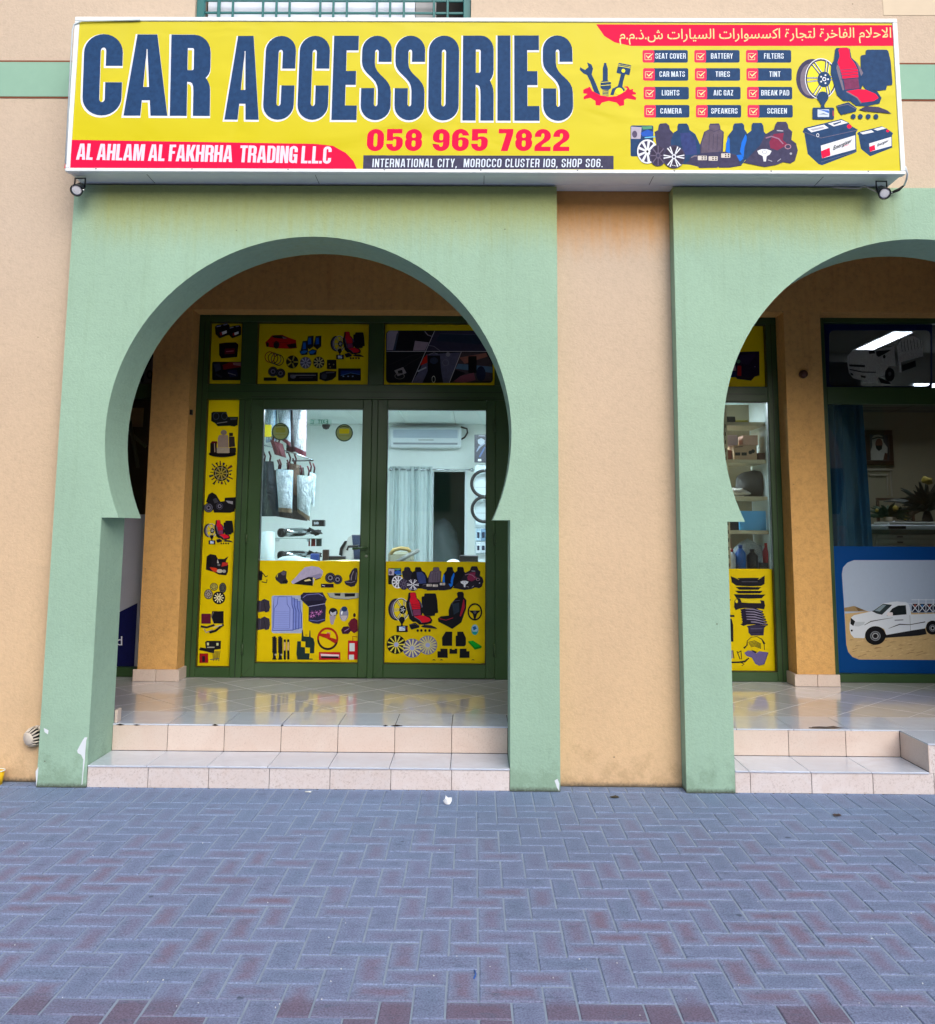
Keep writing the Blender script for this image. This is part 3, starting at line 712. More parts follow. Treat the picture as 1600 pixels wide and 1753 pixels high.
    p.ring(NAVY2, 1240, 305, 22, 14, 3); p.line(LGREY, [(1270, 372), (1305, 384)], 6); p.line(LGREY, [(1350, 385), (1380, 362)], 6)
    wheel(p, 238, 300, 88, 104, WHITE, WHITE, 9, .20, .2, fill=NAVY2)
    wheel(p, 330, 335, 72, 92, NAVY2, (100, 92, 118), 8, .12, .3, fill=(56, 50, 74))
    wheel(p, 465, 345, 96, 100, NAVY2, WHITE, 6, .09, .2, fill=(56, 50, 74), double=True)
    for i in range(7): p.circ(WHITE, 440+i*14, 424-abs(i-3)*3, 4)
def bucket_seat(p, x, y, s, body=NAVY, face=None, trim=None, flip=1):
    f = lambda pts: [(x+flip*a*s, y+b*s) for a, b in pts]
    p.poly(body, f([(40, 0), (70, 0), (76, 22), (70, 32), (92, 50), (90, 120), (84, 150), (30, 185), (0, 165), (2, 140), (48, 135), (34, 100), (40, 55), (46, 32), (38, 20)]))
    if face: p.poly(face, f([(48, 40), (68, 40), (72, 70), (68, 120), (50, 128), (42, 100), (44, 60)]))
    if trim: p.line(trim, f([(84, 55), (80, 100), (74, 130)]), 7*s); p.line(trim, f([(8, 150), (30, 156), (60, 140)]), 5*s)
def speaker(p, x, y, r):
    p.circ(BLK, x, y, r); p.ring((70, 70, 90), x, y, r*.85, r*.85, r*.12); p.circ((110, 108, 128), x, y, r*.5); p.circ(BLK, x, y, r*.25)
def steering(p, x, y, rx, ry, rim=BLK, hub=BLK, w=.2):
    p.ring(rim, x, y, rx, ry, rx*w); p.poly(hub, [(x-rx*.8, y-ry*.15), (x+rx*.8, y-ry*.15), (x+rx*.3, y+ry*.25), (x+rx*.12, y+ry*.8), (x-rx*.12, y+ry*.8), (x-rx*.3, y+ry*.25)])
    p.circ((80, 80, 92) if hub == BLK else (220, 160, 150), x, y+ry*.02, rx*.2, ry*.2)

# ================================================================== SETTING
# ground sheet to the horizon
py_obj('ground', [(-400, -400, -.05), (400, -400, -.05), (400, 400, -.05), (-400, 400, -.05)], [(0, 1, 2, 3)], M_GROUND)
bpy.data.objects['ground']['kind'] = 'structure'
pav = empty('pavement', (0, 0, 0), kind='structure')
b_ = bmesh.new(); add_box(b_, -8, 8, -7.5, .20, -.045, -.004)
bm_obj('joint_bed', b_, M_JOINT, pav)
# herringbone pavers, 2:1, joints a few millimetres
U = .1118; GX, GY = -.198, -2.640
def paver_mesh(horizontal, seed):
    rr_ = random.Random(seed); g = .0038
    L, W = {1: (2*U, U), 0: (U, 2*U), 2: (U, U), 3: (U, .291)}[horizontal]
    x0, y0, x1, y1 = g, g, L-g, W-g; c = .0035; t = [rr_.uniform(-.0008, .0008) for _ in range(4)]
    j = lambda: rr_.uniform(-.0016, .0016)
    k = min(L, W)*.5-.002
    inn = [(x0+k-c, y0+k-c, .0003), (x1-k+c, y0+k-c, .0003), (x1-k+c, y1-k+c, .0003), (x0+k-c, y1-k+c, .0003)]
    top = [(x0+c+j(), y0+c+j(), t[0]), (x1-c+j(), y0+c+j(), t[1]), (x1-c+j(), y1-c+j(), t[2]), (x0+c+j(), y1-c+j(), t[3])]
    mid = [(x0, y0, -.003), (x1, y0, -.003), (x1, y1, -.003), (x0, y1, -.003)]
    bot = [(x0, y0, -.03), (x1, y0, -.03), (x1, y1, -.03), (x0, y1, -.03)]
    return inn+top+mid+bot, [(0, 1, 2, 3)]+[f for q in (0, 4, 8) for i in range(4) for f in [(q+i, q+4+i, q+4+(i+1) % 4, q+(i+1) % 4)]]
def edge_uv(me, nv=16):
    """u carries the distance of each vertex from the paver's edge, in metres"""
    if not me.uv_layers: me.uv_layers.new(name='UVMap')
    d = me.uv_layers[0].data
    for lp in me.loops: k = lp.vertex_index % nv; d[lp.index].uv = (.050 if k < 4 else .004 if k < 8 else 0.0, 0.0)
PM = {}
for h in (0, 1, 2, 3):
    for sd in range(4):
        v, f = paver_mesh(h, sd*4+h); me = bpy.data.meshes.new('paver'); me.from_pydata(v, [], f); me.materials.append(M_PAVER)
        edge_uv(me)
        PM[(h, sd)] = (me, v, f)
YSOL = GY+21*U
cells = []
for i in range(-64, 68): cells.append((GX+(i-3)*U, YSOL, 3, U, -YSOL)); cells.append((GX+(i-3)*U+.03, .001, 2, U, U))
for i in range(-62, 70):
    for j in range(-46, 50):
        q = (i-3-j) % 4 if False else (i-j) % 4
        X, Y = GX+(i-3)*U, GY+j*U
        if q == 0: h, w_, d_ = 1, 2*U, U
        elif q == 3: h, w_, d_ = 0, U, 2*U
        else: continue
        if X < -7.3 or X+w_ > 7.3 or Y < -7.3 or Y > YSOL-.02 or (Y+d_ > YSOL+.02 and not h): 
            if not (X < -7.3 or X+w_ > 7.3 or Y < -7.3) and Y < YSOL-.02 and not h: cells.append((X, Y, 2, U, U))
            continue
        cells.append((X, Y, h, w_, d_))
def in_view(X, Y):
    v = Vector((X, Y, 0))-CAM
    m3 = cam.matrix_world.to_3x3().transposed() @ v
    if m3.z >= 0: return False
    px = PCX+FOC*m3.x/-m3.z; py = PCY+FOC*m3.y/m3.z*-1*-1
    py = PCY-FOC*m3.y/-m3.z
    return -20 < px < 1620 and py < 1790
near = sorted([c for c in cells if in_view(c[0]+c[3]/2, c[1]+c[4]/2)], key=lambda c: (Vector((c[0], c[1], 0))-CAM).length)[:300]
nearset = set((c[0], c[1]) for c in near)
sv, sf_ = [], []
for (X, Y, h, w_, d_) in cells:
    me, v, f = PM[(h, rnd.randrange(4))]
    z = rnd.uniform(-.0015, .0015)
    if (X, Y) in nearset:
        o = bpy.data.objects.new('paver', me); COL.objects.link(o); o.parent = pav; o.location = (X, Y, z)
        o.rotation_euler = (rnd.uniform(-.004, .004), rnd.uniform(-.004, .004), rnd.uniform(-.006, .006))
    else:
        n0 = len(sv); sv += [(a+X, b+Y, c+z) for a, b, c in v]; sf_ += [tuple(n0+k for k in q) for q in f]
mp_ = tag(py_obj('more_pavers', sv, sf_, M_PAVER, pav), kind='stuff'); edge_uv(mp_.data)

# ------------------------------------------------------------------ building
YR = .122                                # plane of the orange wall behind the green surrounds
YT = .394                                # back of the arcade wall
ZS = 3.86                                # top of the surrounds
XL, XR_, X3 = -2.683, .540, 1.312
XE = X3+(XR_-XL)
J1, J2 = -2.376, .2315                   # jambs of the first arch
K1, K2 = 1.6098, 1.6098+(J2-J1)          # jambs of the second arch
ZI, ZF, Z1 = 1.650, .303, .133
bld = empty('shop_building', (0, 0, 0), 'peach plastered building with green horseshoe arches over a raised arcade', 'building')
def arch_profile(j1, j2, x0, x1):
    cx = (j1+j2)/2; r = (3.509-2.19); r = 1.312; cz = 3.509-r
    # circle of radius r, springing inward until ZI
    a = math.degrees(math.asin((cz-ZI)/r))
    circ = ell(cx, cz, r, r, 180+a, -a, 64)           # from left tip over the crown to right tip
    inner = [(j1, 0), (j1, ZI)]+circ+[(j2, ZI), (j2, 0)]
    return [(x0, 0)]+inner+[(x1, 0), (x1, ZS), (x0, ZS)]
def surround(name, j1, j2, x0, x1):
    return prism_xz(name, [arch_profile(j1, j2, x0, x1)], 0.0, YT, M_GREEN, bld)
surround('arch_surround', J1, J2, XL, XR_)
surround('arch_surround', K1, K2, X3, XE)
def wall(name, x0, x1, z0, z1, y0=YR, y1=YT, m=None):
    bm = bmesh.new(); add_box(bm, x0, x1, y0, y1, z0, z1); return bm_obj(name, bm, m or M_ORANGE, bld)
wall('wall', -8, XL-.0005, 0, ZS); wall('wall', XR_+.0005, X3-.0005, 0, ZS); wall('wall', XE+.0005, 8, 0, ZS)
WX0, WX1, WZ0, WZ1 = -1.973, -.039, 4.96, 6.3
wall('upper_wall', -8, WX0, ZS, 9.2); wall('upper_wall', WX1, 8, ZS, 9.2)
wall('upper_wall', WX0, WX1, ZS, WZ0); wall('upper_wall', WX0, WX1, WZ1, 9.2)
for x0, x1 in ((-8, 8),):
    bm = bmesh.new(); add_box(bm, x0, x1, YR-.006, YR-.0005, 4.540, 4.792); bm_obj('string_course', bm, M_BAND, bld)
    bm = bmesh.new(); add_box(bm, x0, x1, YR-.0035, YR-.0003, 4.528, 4.5395); add_box(bm, x0, x1, YR-.0035, YR-.0003, 4.7925, 4.805); bm_obj('course_groove', bm, M_GROOVE, bld)
# a patched, paler rectangle of paint top right
bm = bmesh.new(); p0 = PX(1508, -40, YR); p1 = PX(1640, 27, YR); add_box(bm, p0.x, p1.x, YR-.003, YR-.0004, p1.z, p0.z)
bm_obj('paint_patch', bm, plain((204, 189, 168), .85, key='patch'), bld)
# roof, sides and back of the block
bm = bmesh.new(); add_box(bm, -8, 8, YR, 11, 9.2, 9.5); add_box(bm, -8, -7.8, YT+.001, 10.8, 0, 9.2); add_box(bm, 7.8, 8, YT+.001, 10.8, 0, 9.2); add_box(bm, -8, 8, 10.8, 11, 0, 9.2)
bm_obj('block', bm, M_ORANGE, bld)
# arcade: back wall with openings, ceiling, end walls
YB, YD = 2.06, 2.31
def bwall(name, x0, x1, z0, z1, y0=YB, y1=YB+.32): return wall(name, x0, x1, z0, z1, y0, y1, M_ORANGE2)
ZO = 3.505
bwall('arcade_wall', -7.79, 7.79, ZO, 4.69)
bwall('pier', -2.83, -2.50, ZF, ZO-.0005); bwall('pier', 2.72, 3.04, ZF, ZO-.0005)
bwall('arcade_wall', -7.79, -5.6, ZF, ZO-.0005); bwall('arcade_wall', 6.4, 7.79, ZF, ZO-.0005)
bm = bmesh.new(); add_box(bm, -7.79, 7.79, YT+.0005, YB+.5, 4.70, 4.80); bm_obj('arcade_ceiling', bm, plain((206, 170, 120), .9, key='ceil'), bld)
for x0, x1 in ((-5.6, -5.45), (6.25, 6.4)):
    bm = bmesh.new(); add_box(bm, x0, x1, YT+.0005, YB-.0005, ZF, 4.699); bm_obj('arcade_end_wall', bm, M_ORANGE2, bld)
# skirting tiles on the piers
for a, b in ((-2.83, -2.50), (2.72, 3.04)):
    m_ = (a+b)/2
    for x0, x1 in ((a-.03, m_-.0015), (m_+.0015, b+.03)):
        box('skirting_tile', x0, x1, YB-.022, YB-.0005, ZF+.001, ZF+.098, M_RISER, bld, .003)
    box('skirting_tile', b+.0005 if a < 0 else a-.022, b+.022 if a < 0 else a-.0005, YB+.0005, YD-.03, ZF+.001, ZF+.098, M_RISER, bld, .003)
lathe('pipe_stub', [(.001, .05), (.026, .05), (.034, .03), (.036, 0)], PX(1374, 641, YB-.001), plain((60, 22, 18), .5), bld, Matrix.Rotation(R(90), 3, 'X'), 20)
box('socket_hole', *(lambda p: (p.x-.012, p.x+.012))(PX(327, 706, 2.12)), YB+.04, YB+.08, PX(327, 706, 2.12).z-.022, PX(327, 706, 2.12).z+.022, M_BLACK, bld, 0).location.x += .0
# bare white filler patches where plaster has chipped
def chip(pts, Y, nm='plaster_chip', col=(214, 222, 230)):
    p = Pic(Y); p.poly(col, pts); p.done(nm, bld)
chip([(149.5, 1262), (147.5, 1268), (146, 1288), (145.5, 1300), (143, 1320), (141, 1342), (139.5, 1344), (141.5, 1318), (142.5, 1300), (139, 1292), (133, 1289), (132, 1285), (136, 1277), (141, 1268), (145, 1262)], -.0012)
chip([(957, 1341), (957, 1354), (953, 1348), (949, 1336), (954, 1333)], -.0012)
chip([(61, 1320), (66, 1312), (64, 1335), (62, 1346)], -.0012)
chip([(75, 1246), (83, 1250), (82, 1257), (76, 1253)], -.0012)

# ------------------------------------------------------------------ entrance steps and arcade floor
fl = empty('arcade_floor', (0, 0, 0), kind='structure')
bm = bmesh.new(); add_box(bm, -5.6, 6.4, .386+.006, YD+.1, -.02, ZF-.006); bm_obj('screed', bm, M_GROUT, fl)
P = .3745
def tile(name, poly, z0, z1, m, parent, gap=.0022):
    """a level tile from a convex polygon, edges drawn in by the joint"""
    c = offset(poly, -gap)
    if len(c) < 3 or abs(area(c)) < .0004: return
    if area(c) < 0: c = c[::-1]
    e = .0009; ci = offset(c, -e); n = len(c)
    vs = [(x, y, z1) for x, y in ci]+[(x, y, z1-e*.7) for x, y in c]+[(x, y, z0) for x, y in c]
    fs = [tuple(range(n))]+[(i+n*k, i+n*(k+1), (i+1) % n+n*(k+1), (i+1) % n+n*k) for k in (0, 1) for i in range(n)]
    o = py_obj(name, vs, fs, m, parent); return o
def clip(poly, x0, x1, y0, y1):
    for ax, lim, sg in ((0, x0, 1), (0, x1, -1), (1, y0, 1), (1, y1, -1)):
        out = []
        for i in range(len(poly)):
            a, b = poly[i-1], poly[i]; da, db = sg*(a[ax]-lim), sg*(b[ax]-lim)
            if (da >= 0) != (db >= 0):
                t = da/(da-db); out.append((a[0]+(b[0]-a[0])*t, a[1]+(b[1]-a[1])*t))
            if db >= 0: out.append(b)
        poly = out
        if len(poly) < 3: return []
    return poly
FY0, FY1 = .7935, YD+.06
q = P/math.sqrt(2)
for i in range(-40, 46):
    for j in range(-40, 46):
        # lines x+y = -1.14 + .53 i, x-y = .14 + .53 j
        s_, d_ = -1.14+2*q*i, .14+2*q*j
        cx, cy = (s_+d_)/2+q, (s_-d_)/2
        poly = [(cx-q, cy), (cx, cy-q), (cx+q, cy), (cx, cy+q)]
        poly = clip(poly, -5.45, 6.25, FY0, FY1)
        if len(poly) >= 3 and abs(area(poly)) > .002: tile('floor_tile', poly, ZF-.006, ZF, M_FLOOR, fl)
x = -.1375-P*13
while x < 6.2:
    tile('border_tile', clip([(x, .380), (x+P, .380), (x+P, FY0), (x, FY0)], -5.45, 6.25, .3, 1), ZF-.008, ZF+.0005, M_TREAD, fl)
    x += P
def flight(name, label, x0, x1, seams, ret=None):
    st = empty(name, (0, 0, 0), label, 'steps')
    xe = x1 if ret is None else ret
    bm = bmesh.new(); add_box(bm, x0, x1, .014, .386, -.02, Z1-.01); bm_obj('step_core', bm, M_GROUT, st)
    def row(nm, a, b, y0, y1, z0, z1, m, ph, g=.0015):
        xs = [a]+[s for s in (ph+P*k for k in range(-20, 25)) if a+.03 < s < b-.03]+[b]
        for u, v in zip(xs, xs[1:]):
            bm = bmesh.new(); add_box(bm, u+g, v-g, y0, y1, z0, z1, .0018); bm_obj(nm, bm, m, st)
    row('riser_tile', x0, x1, .006, .0135, .001, Z1-.0105, M_RISER2, seams+.01)
    row('tread_tile', x0, xe, -.002, .3785, Z1-.010, Z1, M_TREAD, seams)
    row('riser_tile', x0, xe, .379, .386, Z1+.0015, ZF-.0095, M_RISER, seams)
    if ret is not None:
        bm = bmesh.new(); add_box(bm, ret+.008, x1, .014, .3845, Z1-.009, ZF-.01); bm_obj('landing_core', bm, M_GROUT, st)
        row('riser_tile', ret+.0005, x1, .006, .0135, Z1-.009, ZF-.0105, M_RISER2, seams+.2)
        box('riser_tile', ret, ret+.007, .0005, .378, Z1+.0015, ZF-.0105, M_RISER, st, .0015)
        row('tread_tile', ret, x1, -.002, .3795, ZF-.010, ZF, M_TREAD, seams+.2)
    return st
flight('entrance_steps', 'two tiled steps inside the left arch, full width', J1+.001, J2-.001, -.1375)
flight('entrance_steps', 'tiled steps inside the right arch with a raised block at the right end', K1+.001, K2-.001, 2.445, 2.7995)
box('skirting_tile', J1+.001, J1+.02, .40, .47, ZF+.001, ZF+.085, M_RISER, fl, .003)

# ------------------------------------------------------------------ unseen building added opposite: gives reflections, sized to block low sky
opp = empty('unseen_opposite_building', (0, 0, 0), 'unseen pale building added across the street behind the viewer', 'building')
bm = bmesh.new(); add_box(bm, -30, 30, -32, -24, 0, 8.6); bm_obj('wall', bm, plain((205, 180, 150), .85, key='opp'), opp)
for i in range(12):
    for k in range(2):
        box('window', -27+i*4.9, -25.4+i*4.9, -23.99, -23.9, 2.2+k*3.4, 3.9+k*3.4, M_BLACK, opp, 0)

for k, (x0, x1) in enumerate(((197, 214), (226, 241), (362, 374), (480, 486), (655, 664), (668, 690))):
    p = Pic(.3785); yb = 1240.5+(x0-197)*.003; r_ = random.Random(k)
    p.poly((40, 34, 32), [(x0, yb+.2), ((x0+x1)/2, yb-.9-r_.random()), (x1, yb+.2), (x1-2, yb+.8), ((x0+x1)/2, yb+1.2+.6*r_.random()), (x0+3, yb+.8)]); p.done('nosing_chip', fl)

# ================================================================== SIGNBOARD
SF = -.23                                # front plane of the light box
SX0, SX1, SZ0, SZ1 = -2.647, 2.752, 3.862, 4.925
sign = empty('shop_signboard', ((SX0+SX1)/2, 0, SZ0), 'long yellow light box sign reading CAR ACCESSORIES with a phone number', 'shop sign')
fw = .023
bm = bmesh.new()
add_box(bm, SX0+.004, SX1-.004, SF+.03, -.0005, SZ0+.012, SZ1-.004)      # sheet metal body down to the wall
bm_obj('cabinet', bm, M_GALV, sign)
bm = bmesh.new(); add_box(bm, SX0+.004, SX1-.004, .0005, YR-.0075, ZS+.012, SZ1-.004); bm_obj('cabinet_back', bm, M_GALV, sign)
def strip(x0, x1, z0, z1, y0=SF-.004, y1=SF+.03):
    bm = bmesh.new(); add_box(bm, x0, x1, y0, y1, z0, z1, .003); return bm_obj('frame_profile', bm, M_WHITE_METAL, sign)
strip(SX0, SX1, SZ0, SZ0+fw); strip(SX0, SX1, SZ1-.028, SZ1)
strip(SX0, SX0+.030, SZ0+fw+.0005, SZ1-.0285); strip(SX1-.030, SX1, SZ0+fw+.0005, SZ1-.0285)
box('bottom_lip', SX0+.002, SX1-.002, SF+.031, SF+.05, SZ0+.001, SZ0+.0115, M_WHITE_METAL, sign, .002)
for k in range(5):
    x = SX0+.5+k*1.1
    box('sheet_seam', x, x+.003, SF+.051, -.002, SZ0+.010, SZ0+.0118, plain((90, 96, 100), .5), sign, 0)
for k in range(9):
    lathe('rivet', [(.001, .003), (.005, .0015), (.006, 0)], (SX0+.2+k*.62, SF-.0045, SZ0+.018), plain((150, 155, 165), .4), sign, Matrix.Rotation(R(90), 3, 'X'), 10)
# printed flex face, slightly slack
YEL = (234, 224, 34)
fx0, fx1, fz0, fz1 = SX0+.0305, SX1-.0305, SZ0+fw+.0008, SZ1-.0288
face = box('sign_face', fx0, fx1, SF+.004, SF+.012, fz0, fz1, plain(YEL, .45, 0.0, .2, key='flex'), sign, 0)
def flex_mat():
    m = plain(YEL, .45, 0.0, .2, key='flex'); nt = m.node_tree; b = nt.nodes['Principled BSDF']
    n = N(nt, 'ShaderNodeTexNoise', Scale=1.6, Detail=2.0, Distortion=.6); nt.links.new(coord(nt, (1, 1, 2.2), 'World'), n.inputs[0])
    bump(nt, b, n.outputs[0], .03, .6)
    w = coord(nt, 1, 'World'); sp = N(nt, 'ShaderNodeSeparateXYZ'); nt.links.new(w, sp.inputs[0])
    n2 = N(nt, 'ShaderNodeTexNoise', Scale=1.2, Detail=5.0); nt.links.new(coord(nt, (3, 1, .6), 'World'), n2.inputs[0])
    mr = N(nt, 'ShaderNodeMapRange'); mr.inputs[1].default_value = 4.0; mr.inputs[2].default_value = 5.0; nt.links.new(sp.outputs[2], mr.inputs[0])
    mu = N(nt, 'ShaderNodeMath', operation='MULTIPLY'); nt.links.new(mr.outputs[0], mu.inputs[0]); nt.links.new(n2.outputs[0], mu.inputs[1])
    nt.links.new(mixc(nt, mu.outputs[0], lin((204, 192, 2)), lin((202, 195, 72))), b.inputs['Base Color'])
flex_mat()
YS = SF+.0038
def spic(ox=0, oy=0, sc=1, **k): return Pic(YS, ox, oy, sc, step=.00008, **k)
p = spic(); p.poly(RED, [(118, 239.5), (540, 246.5), (570, 250), (592, 262), (605, 276), (611, 290), (300, 289), (110, 288)]); p.done('red_banner', face)
p = spic(); p.poly(RED, [(1020, 42), (1533, 43.5), (1537, 79), (1080, 79), (1052, 73), (1034, 62)]); p.done('red_banner', face)
p = spic(); p.poly((66, 66, 92), [(622, 266), (1050, 267), (1050, 290), (621, 290)]); p.done('address_bar', face)
HW = dict(w=.475, st=.172, t=.165)
p = spic(); p.k = 3
text(p, 'CAR', [(145, 58.5), (361, 60), (359, 199), (140, 198)], NAVY, gap=.03, outline=(WHITE, .014), oshift=(-.010, -.012), w=.50, st=.215, t=.165); p.done('lettering', face)
p = spic(); p.k = 3
text(p, 'ACCESSORIES', [(392, 62), (979, 61), (981, 207.5), (384, 205)], NAVY, gap=.050, outline=(WHITE, .012), oshift=(-.009, -.012), w=.40, st=.172, t=.165); p.done('lettering', face)
p = spic(); p.k = 3
text(p, '058 965 7822', [(629, 221), (975, 221), (974, 259), (627, 259)], RED, w=.74, st=.29, t=.20, gap=.10, space=.36); p.done('lettering', face)
p = spic(); p.k = 3
text(p, 'AL AHLAM AL FAKHRHA  TRADING L.L.C', [(133, 246), (568, 251), (566, 280.5), (130, 273.5)], (220, 214, 238), w=.46, st=.175, t=.15, gap=.045, space=.18); p.done('lettering', face)
p = spic(); p.k = 3
text(p, 'INTERNATIONAL CITY,  MOROCCO CLUSTER I09, SHOP S06.', [(638, 272), (1032, 272), (1031, 286.5), (637, 286.5)], (214, 226, 244), w=.44, st=.13, t=.125, gap=.13, space=.3); p.done('lettering', face)
font_text('arabic_lettering', '\ufee1.\ufee1.\ufeab.\ufeb5 \ufe95\ufe8d\ufead\ufe8e\ufef4\ufeb4\ufedf\ufe8d \ufe95\ufe8d\ufead\ufe8d\ufeee\ufeb4\ufeb4\ufedb\ufe8d \ufe93\ufead\ufe8e\ufea0\ufe98\ufedf \ufe93\ufeae\ufea7\ufe8e\ufed4\ufedf\ufe8d \ufee1\ufefc\ufea3\ufefb\ufe8d', [(1060, 50.5), (1525, 47), (1525, 74), (1060, 77)], (240, 214, 150), YS-.0009, face, bold=.006)
# tick buttons
rows = [88, 120, 151.5, 182.5]; words = [('SEAT COVER', 'BATTERY', 'FILTERS'), ('CAR MATS', 'TIRES', 'TINT'), ('LIGHTS', 'AIC GAZ', 'BREAK PAD'), ('CAMERA', 'SPEAKERS', 'SCREEN')]
for r_, y in enumerate(rows):
    for c_ in range(3):
        x = 1099.5+c_*88.3+r_*.9+(.3 if c_ else 0)
        y0 = [86, 117, 149, 180][r_]
        p = spic(); p.k = 1
        p.rr(NAVY, x, y0, x+77.5, y0+21.5, 3); p.rr((234, 48, 92), x, y0, x+20, y0+21.5, 3)
        for a, b in (((x+4, y0+6), (x+14, y0+6)), ((x+4, y0+16.5), (x+15, y0+16.5)), ((x+4, y0+6), (x+4, y0+16.5)), ((x+15, y0+12), (x+15, y0+16.5))): p.line((240, 200, 150), [a, b], 1.1); p.k -= 1
        p.k += 1
        p.line((246, 236, 170), [(x+6.5, y0+9.5), (x+9.5, y0+13.5), (x+17.5, y0+6)], [1.5, 2.6, 1])
        wd = words[r_][c_]; L = {'SEAT COVER': 52, 'BATTERY': 37.5, 'FILTERS': 33.5, 'CAR MATS': 43.5, 'TIRES': 24.5, 'TINT': 19, 'LIGHTS': 30, 'AIC GAZ': 33.5, 'BREAK PAD': 48, 'CAMERA': 36.5, 'SPEAKERS': 45, 'SCREEN': 33.5}[wd]
        x1 = {'SEAT COVER': 1173.5, 'BATTERY': 1254, 'FILTERS': 1341, 'CAR MATS': 1172, 'TIRES': 1249, 'TINT': 1335.5, 'LIGHTS': 1162.5, 'AIC GAZ': 1254.5, 'BREAK PAD': 1350.5, 'CAMERA': 1166.5, 'SPEAKERS': 1262, 'SCREEN': 1346.5}[wd]
        text(p, wd, [(x1-L, y0+5.5), (x1, y0+5.5), (x1, y0+14.8), (x1-L, y0+14.8)], (216, 230, 246), w=.46, st=.14, t=.13, gap=.12, space=.25)
        p.done('printed_button', face)
# wrench, plug and piston in a gear
p = spic(980, 80, 4)
p.poly(RED, [(72, 295), (118, 275), (135, 305), (190, 335), (245, 345), (300, 340), (360, 305), (375, 285), (345, 275), (378, 272), (392, 296), (415, 288), (412, 305), (434, 318), (432, 328), (405, 330), (436, 350), (432, 366), (372, 356), (352, 365), (352, 402), (322, 408), (300, 384), (245, 372), (200, 384), (186, 404), (157, 402), (155, 372), (120, 352), (76, 362), (74, 345), (100, 325), (72, 320)])
p.poly(NAVY, [(52, 140), (48, 160), (75, 185), (98, 195), (120, 240), (150, 318), (190, 332), (158, 250), (130, 190), (140, 150), (128, 122), (98, 108), (108, 140), (85, 160), (65, 150)])
p.poly(NAVY, [(213, 125), (214, 112), (230, 112), (232, 125), (240, 150), (240, 232), (262, 245), (262, 285), (245, 298), (205, 296), (190, 282), (192, 242), (206, 232), (206, 150)])
p.poly(NAVY, [(205, 300), (246, 300), (246, 342), (205, 338)])
for y in (306, 316, 326, 335): p.line((236, 226, 60), [(206, y), (246, y+3)], 3)
for y in (240, 262): p.line((236, 226, 60), [(192, y+6), (262, y)], 3.5)
p.poly(NAVY, [(312, 118), (318, 112), (398, 128), (400, 140), (388, 196), (360, 190), (345, 240), (340, 275), (360, 300), (345, 305), (322, 285), (290, 300), (280, 332), (258, 332), (270, 290), (310, 270), (325, 210), (330, 188), (300, 180)])
p.circ((236, 226, 60), 347, 166, 13); p.line((236, 226, 60), [(308, 132), (398, 148)], 4); p.line((236, 226, 60), [(312, 122), (398, 138)], 2.5)
p.circ((236, 226, 60), 318, 306, 26, 24)
p.poly(RED, [(135, 305), (190, 335), (245, 345), (300, 340), (350, 312), (352, 325), (300, 356), (190, 352), (130, 322)])
p.done('printed_emblem', face)
p = spic(1350, 60, 7.305); seat_set(p); p.done('printed_seat_and_wheel', face)
p = spic(1350, 60, 7.305); battery(p, 0); q_ = p
p.done('printed_battery', face)
p = spic(1350, 60, 7.305); battery(p, 1); p.done('printed_battery', face)
def bt(q): return [(1350+a/7.305, 60+b/7.305) for a, b in q]
font_text('battery_lettering', 'Energizer', bt([(556, 1388), (790, 1292), (790, 1350), (556, 1456)]), BLK, YS-.0040, face, bold=.01, shear=.2)
font_text('battery_lettering', 'Energizer', bt([(1106, 1362), (1250, 1300), (1250, 1340), (1106, 1404)]), BLK, YS-.0040, face, bold=.01, shear=.2)
font_text('battery_lettering', 'Energizer', bt([(560, 1110), (655, 1080), (655, 1098), (560, 1130)]), NAVY, YS-.0040, face, bold=.01, shear=.2)
p = spic(1060, 200, 5); seat_row(p); p.done('printed_seat_row', face)

# ================================================================== SHOPFRONTS
F0, F1 = YD-.045, YD+.035                # depth of the green sections
YG = YD+.012                             # glass / window graphics plane
def frame_bars(root, bars, name='frame_bar'):
    for b in bars: box(name, b[0], b[1], F0, F1, b[2], b[3], M_ALU, root, .004)
sf = empty('shopfront', (.1, YD, ZF), 'green aluminium shopfront with double glass doors and yellow car accessory pictures', 'shopfront')
ZT = 3.5045
frame_bars(sf, [(-2.4985, -2.404, ZF+.0005, ZT), (-2.107, -2.002, ZF+.0005, 2.7345), (-2.107, -1.970, 2.8685, 3.4395), (-2.4035, 2.718, 3.440, ZT), (-2.4035, 2.624, 2.735, 2.868),
                (-.957, -.823, 2.8685, 3.4395), (.1875, .375, ZF+.0005, 2.7345), (.184, .375, 2.8685, 3.4395), (1.25, 1.34, ZF+.0005, 2.7345), (1.25, 1.34, 2.8685, 3.4395), (2.6245, 2.718, ZF+.0005, 3.4395),
                (-2.4035, -2.1075, ZF+.0005, .390), (.3755, 1.2495, ZF+.0005, .385), (1.3405, 2.624, ZF+.0005, .385)])
for x0, x1, z0, z1 in ((-2.06, -2.053, .31, 2.72), (-2.45, -2.444, .31, 3.44), (-2.0, .19, 2.752, 2.757), (-2.4, 2.6, 2.80, 2.805), (2.665, 2.671, .31, 3.44)):
    box('frame_groove', x0, x1, F0-.0012, F0-.0004, z0, z1, M_ALU_DARK, sf, 0)
panes = [(-2.404, -2.107, 2.868, 3.440), (-1.970, -.957, 2.868, 3.440), (-.823, .184, 2.868, 3.440), (-2.404, -2.107, .390, 2.735), (.375, 1.25, 2.868, 3.44), (1.34, 2.6245, 2.868, 3.44), (.375, 1.25, .385, 2.735), (1.34, 2.6245, .385, 2.735)]
for a in panes: box('pane', a[0]-.004, a[1]+.004, YG+.006, YG+.012, a[2]-.004, a[3]+.004, M_GLASS, sf, 0)
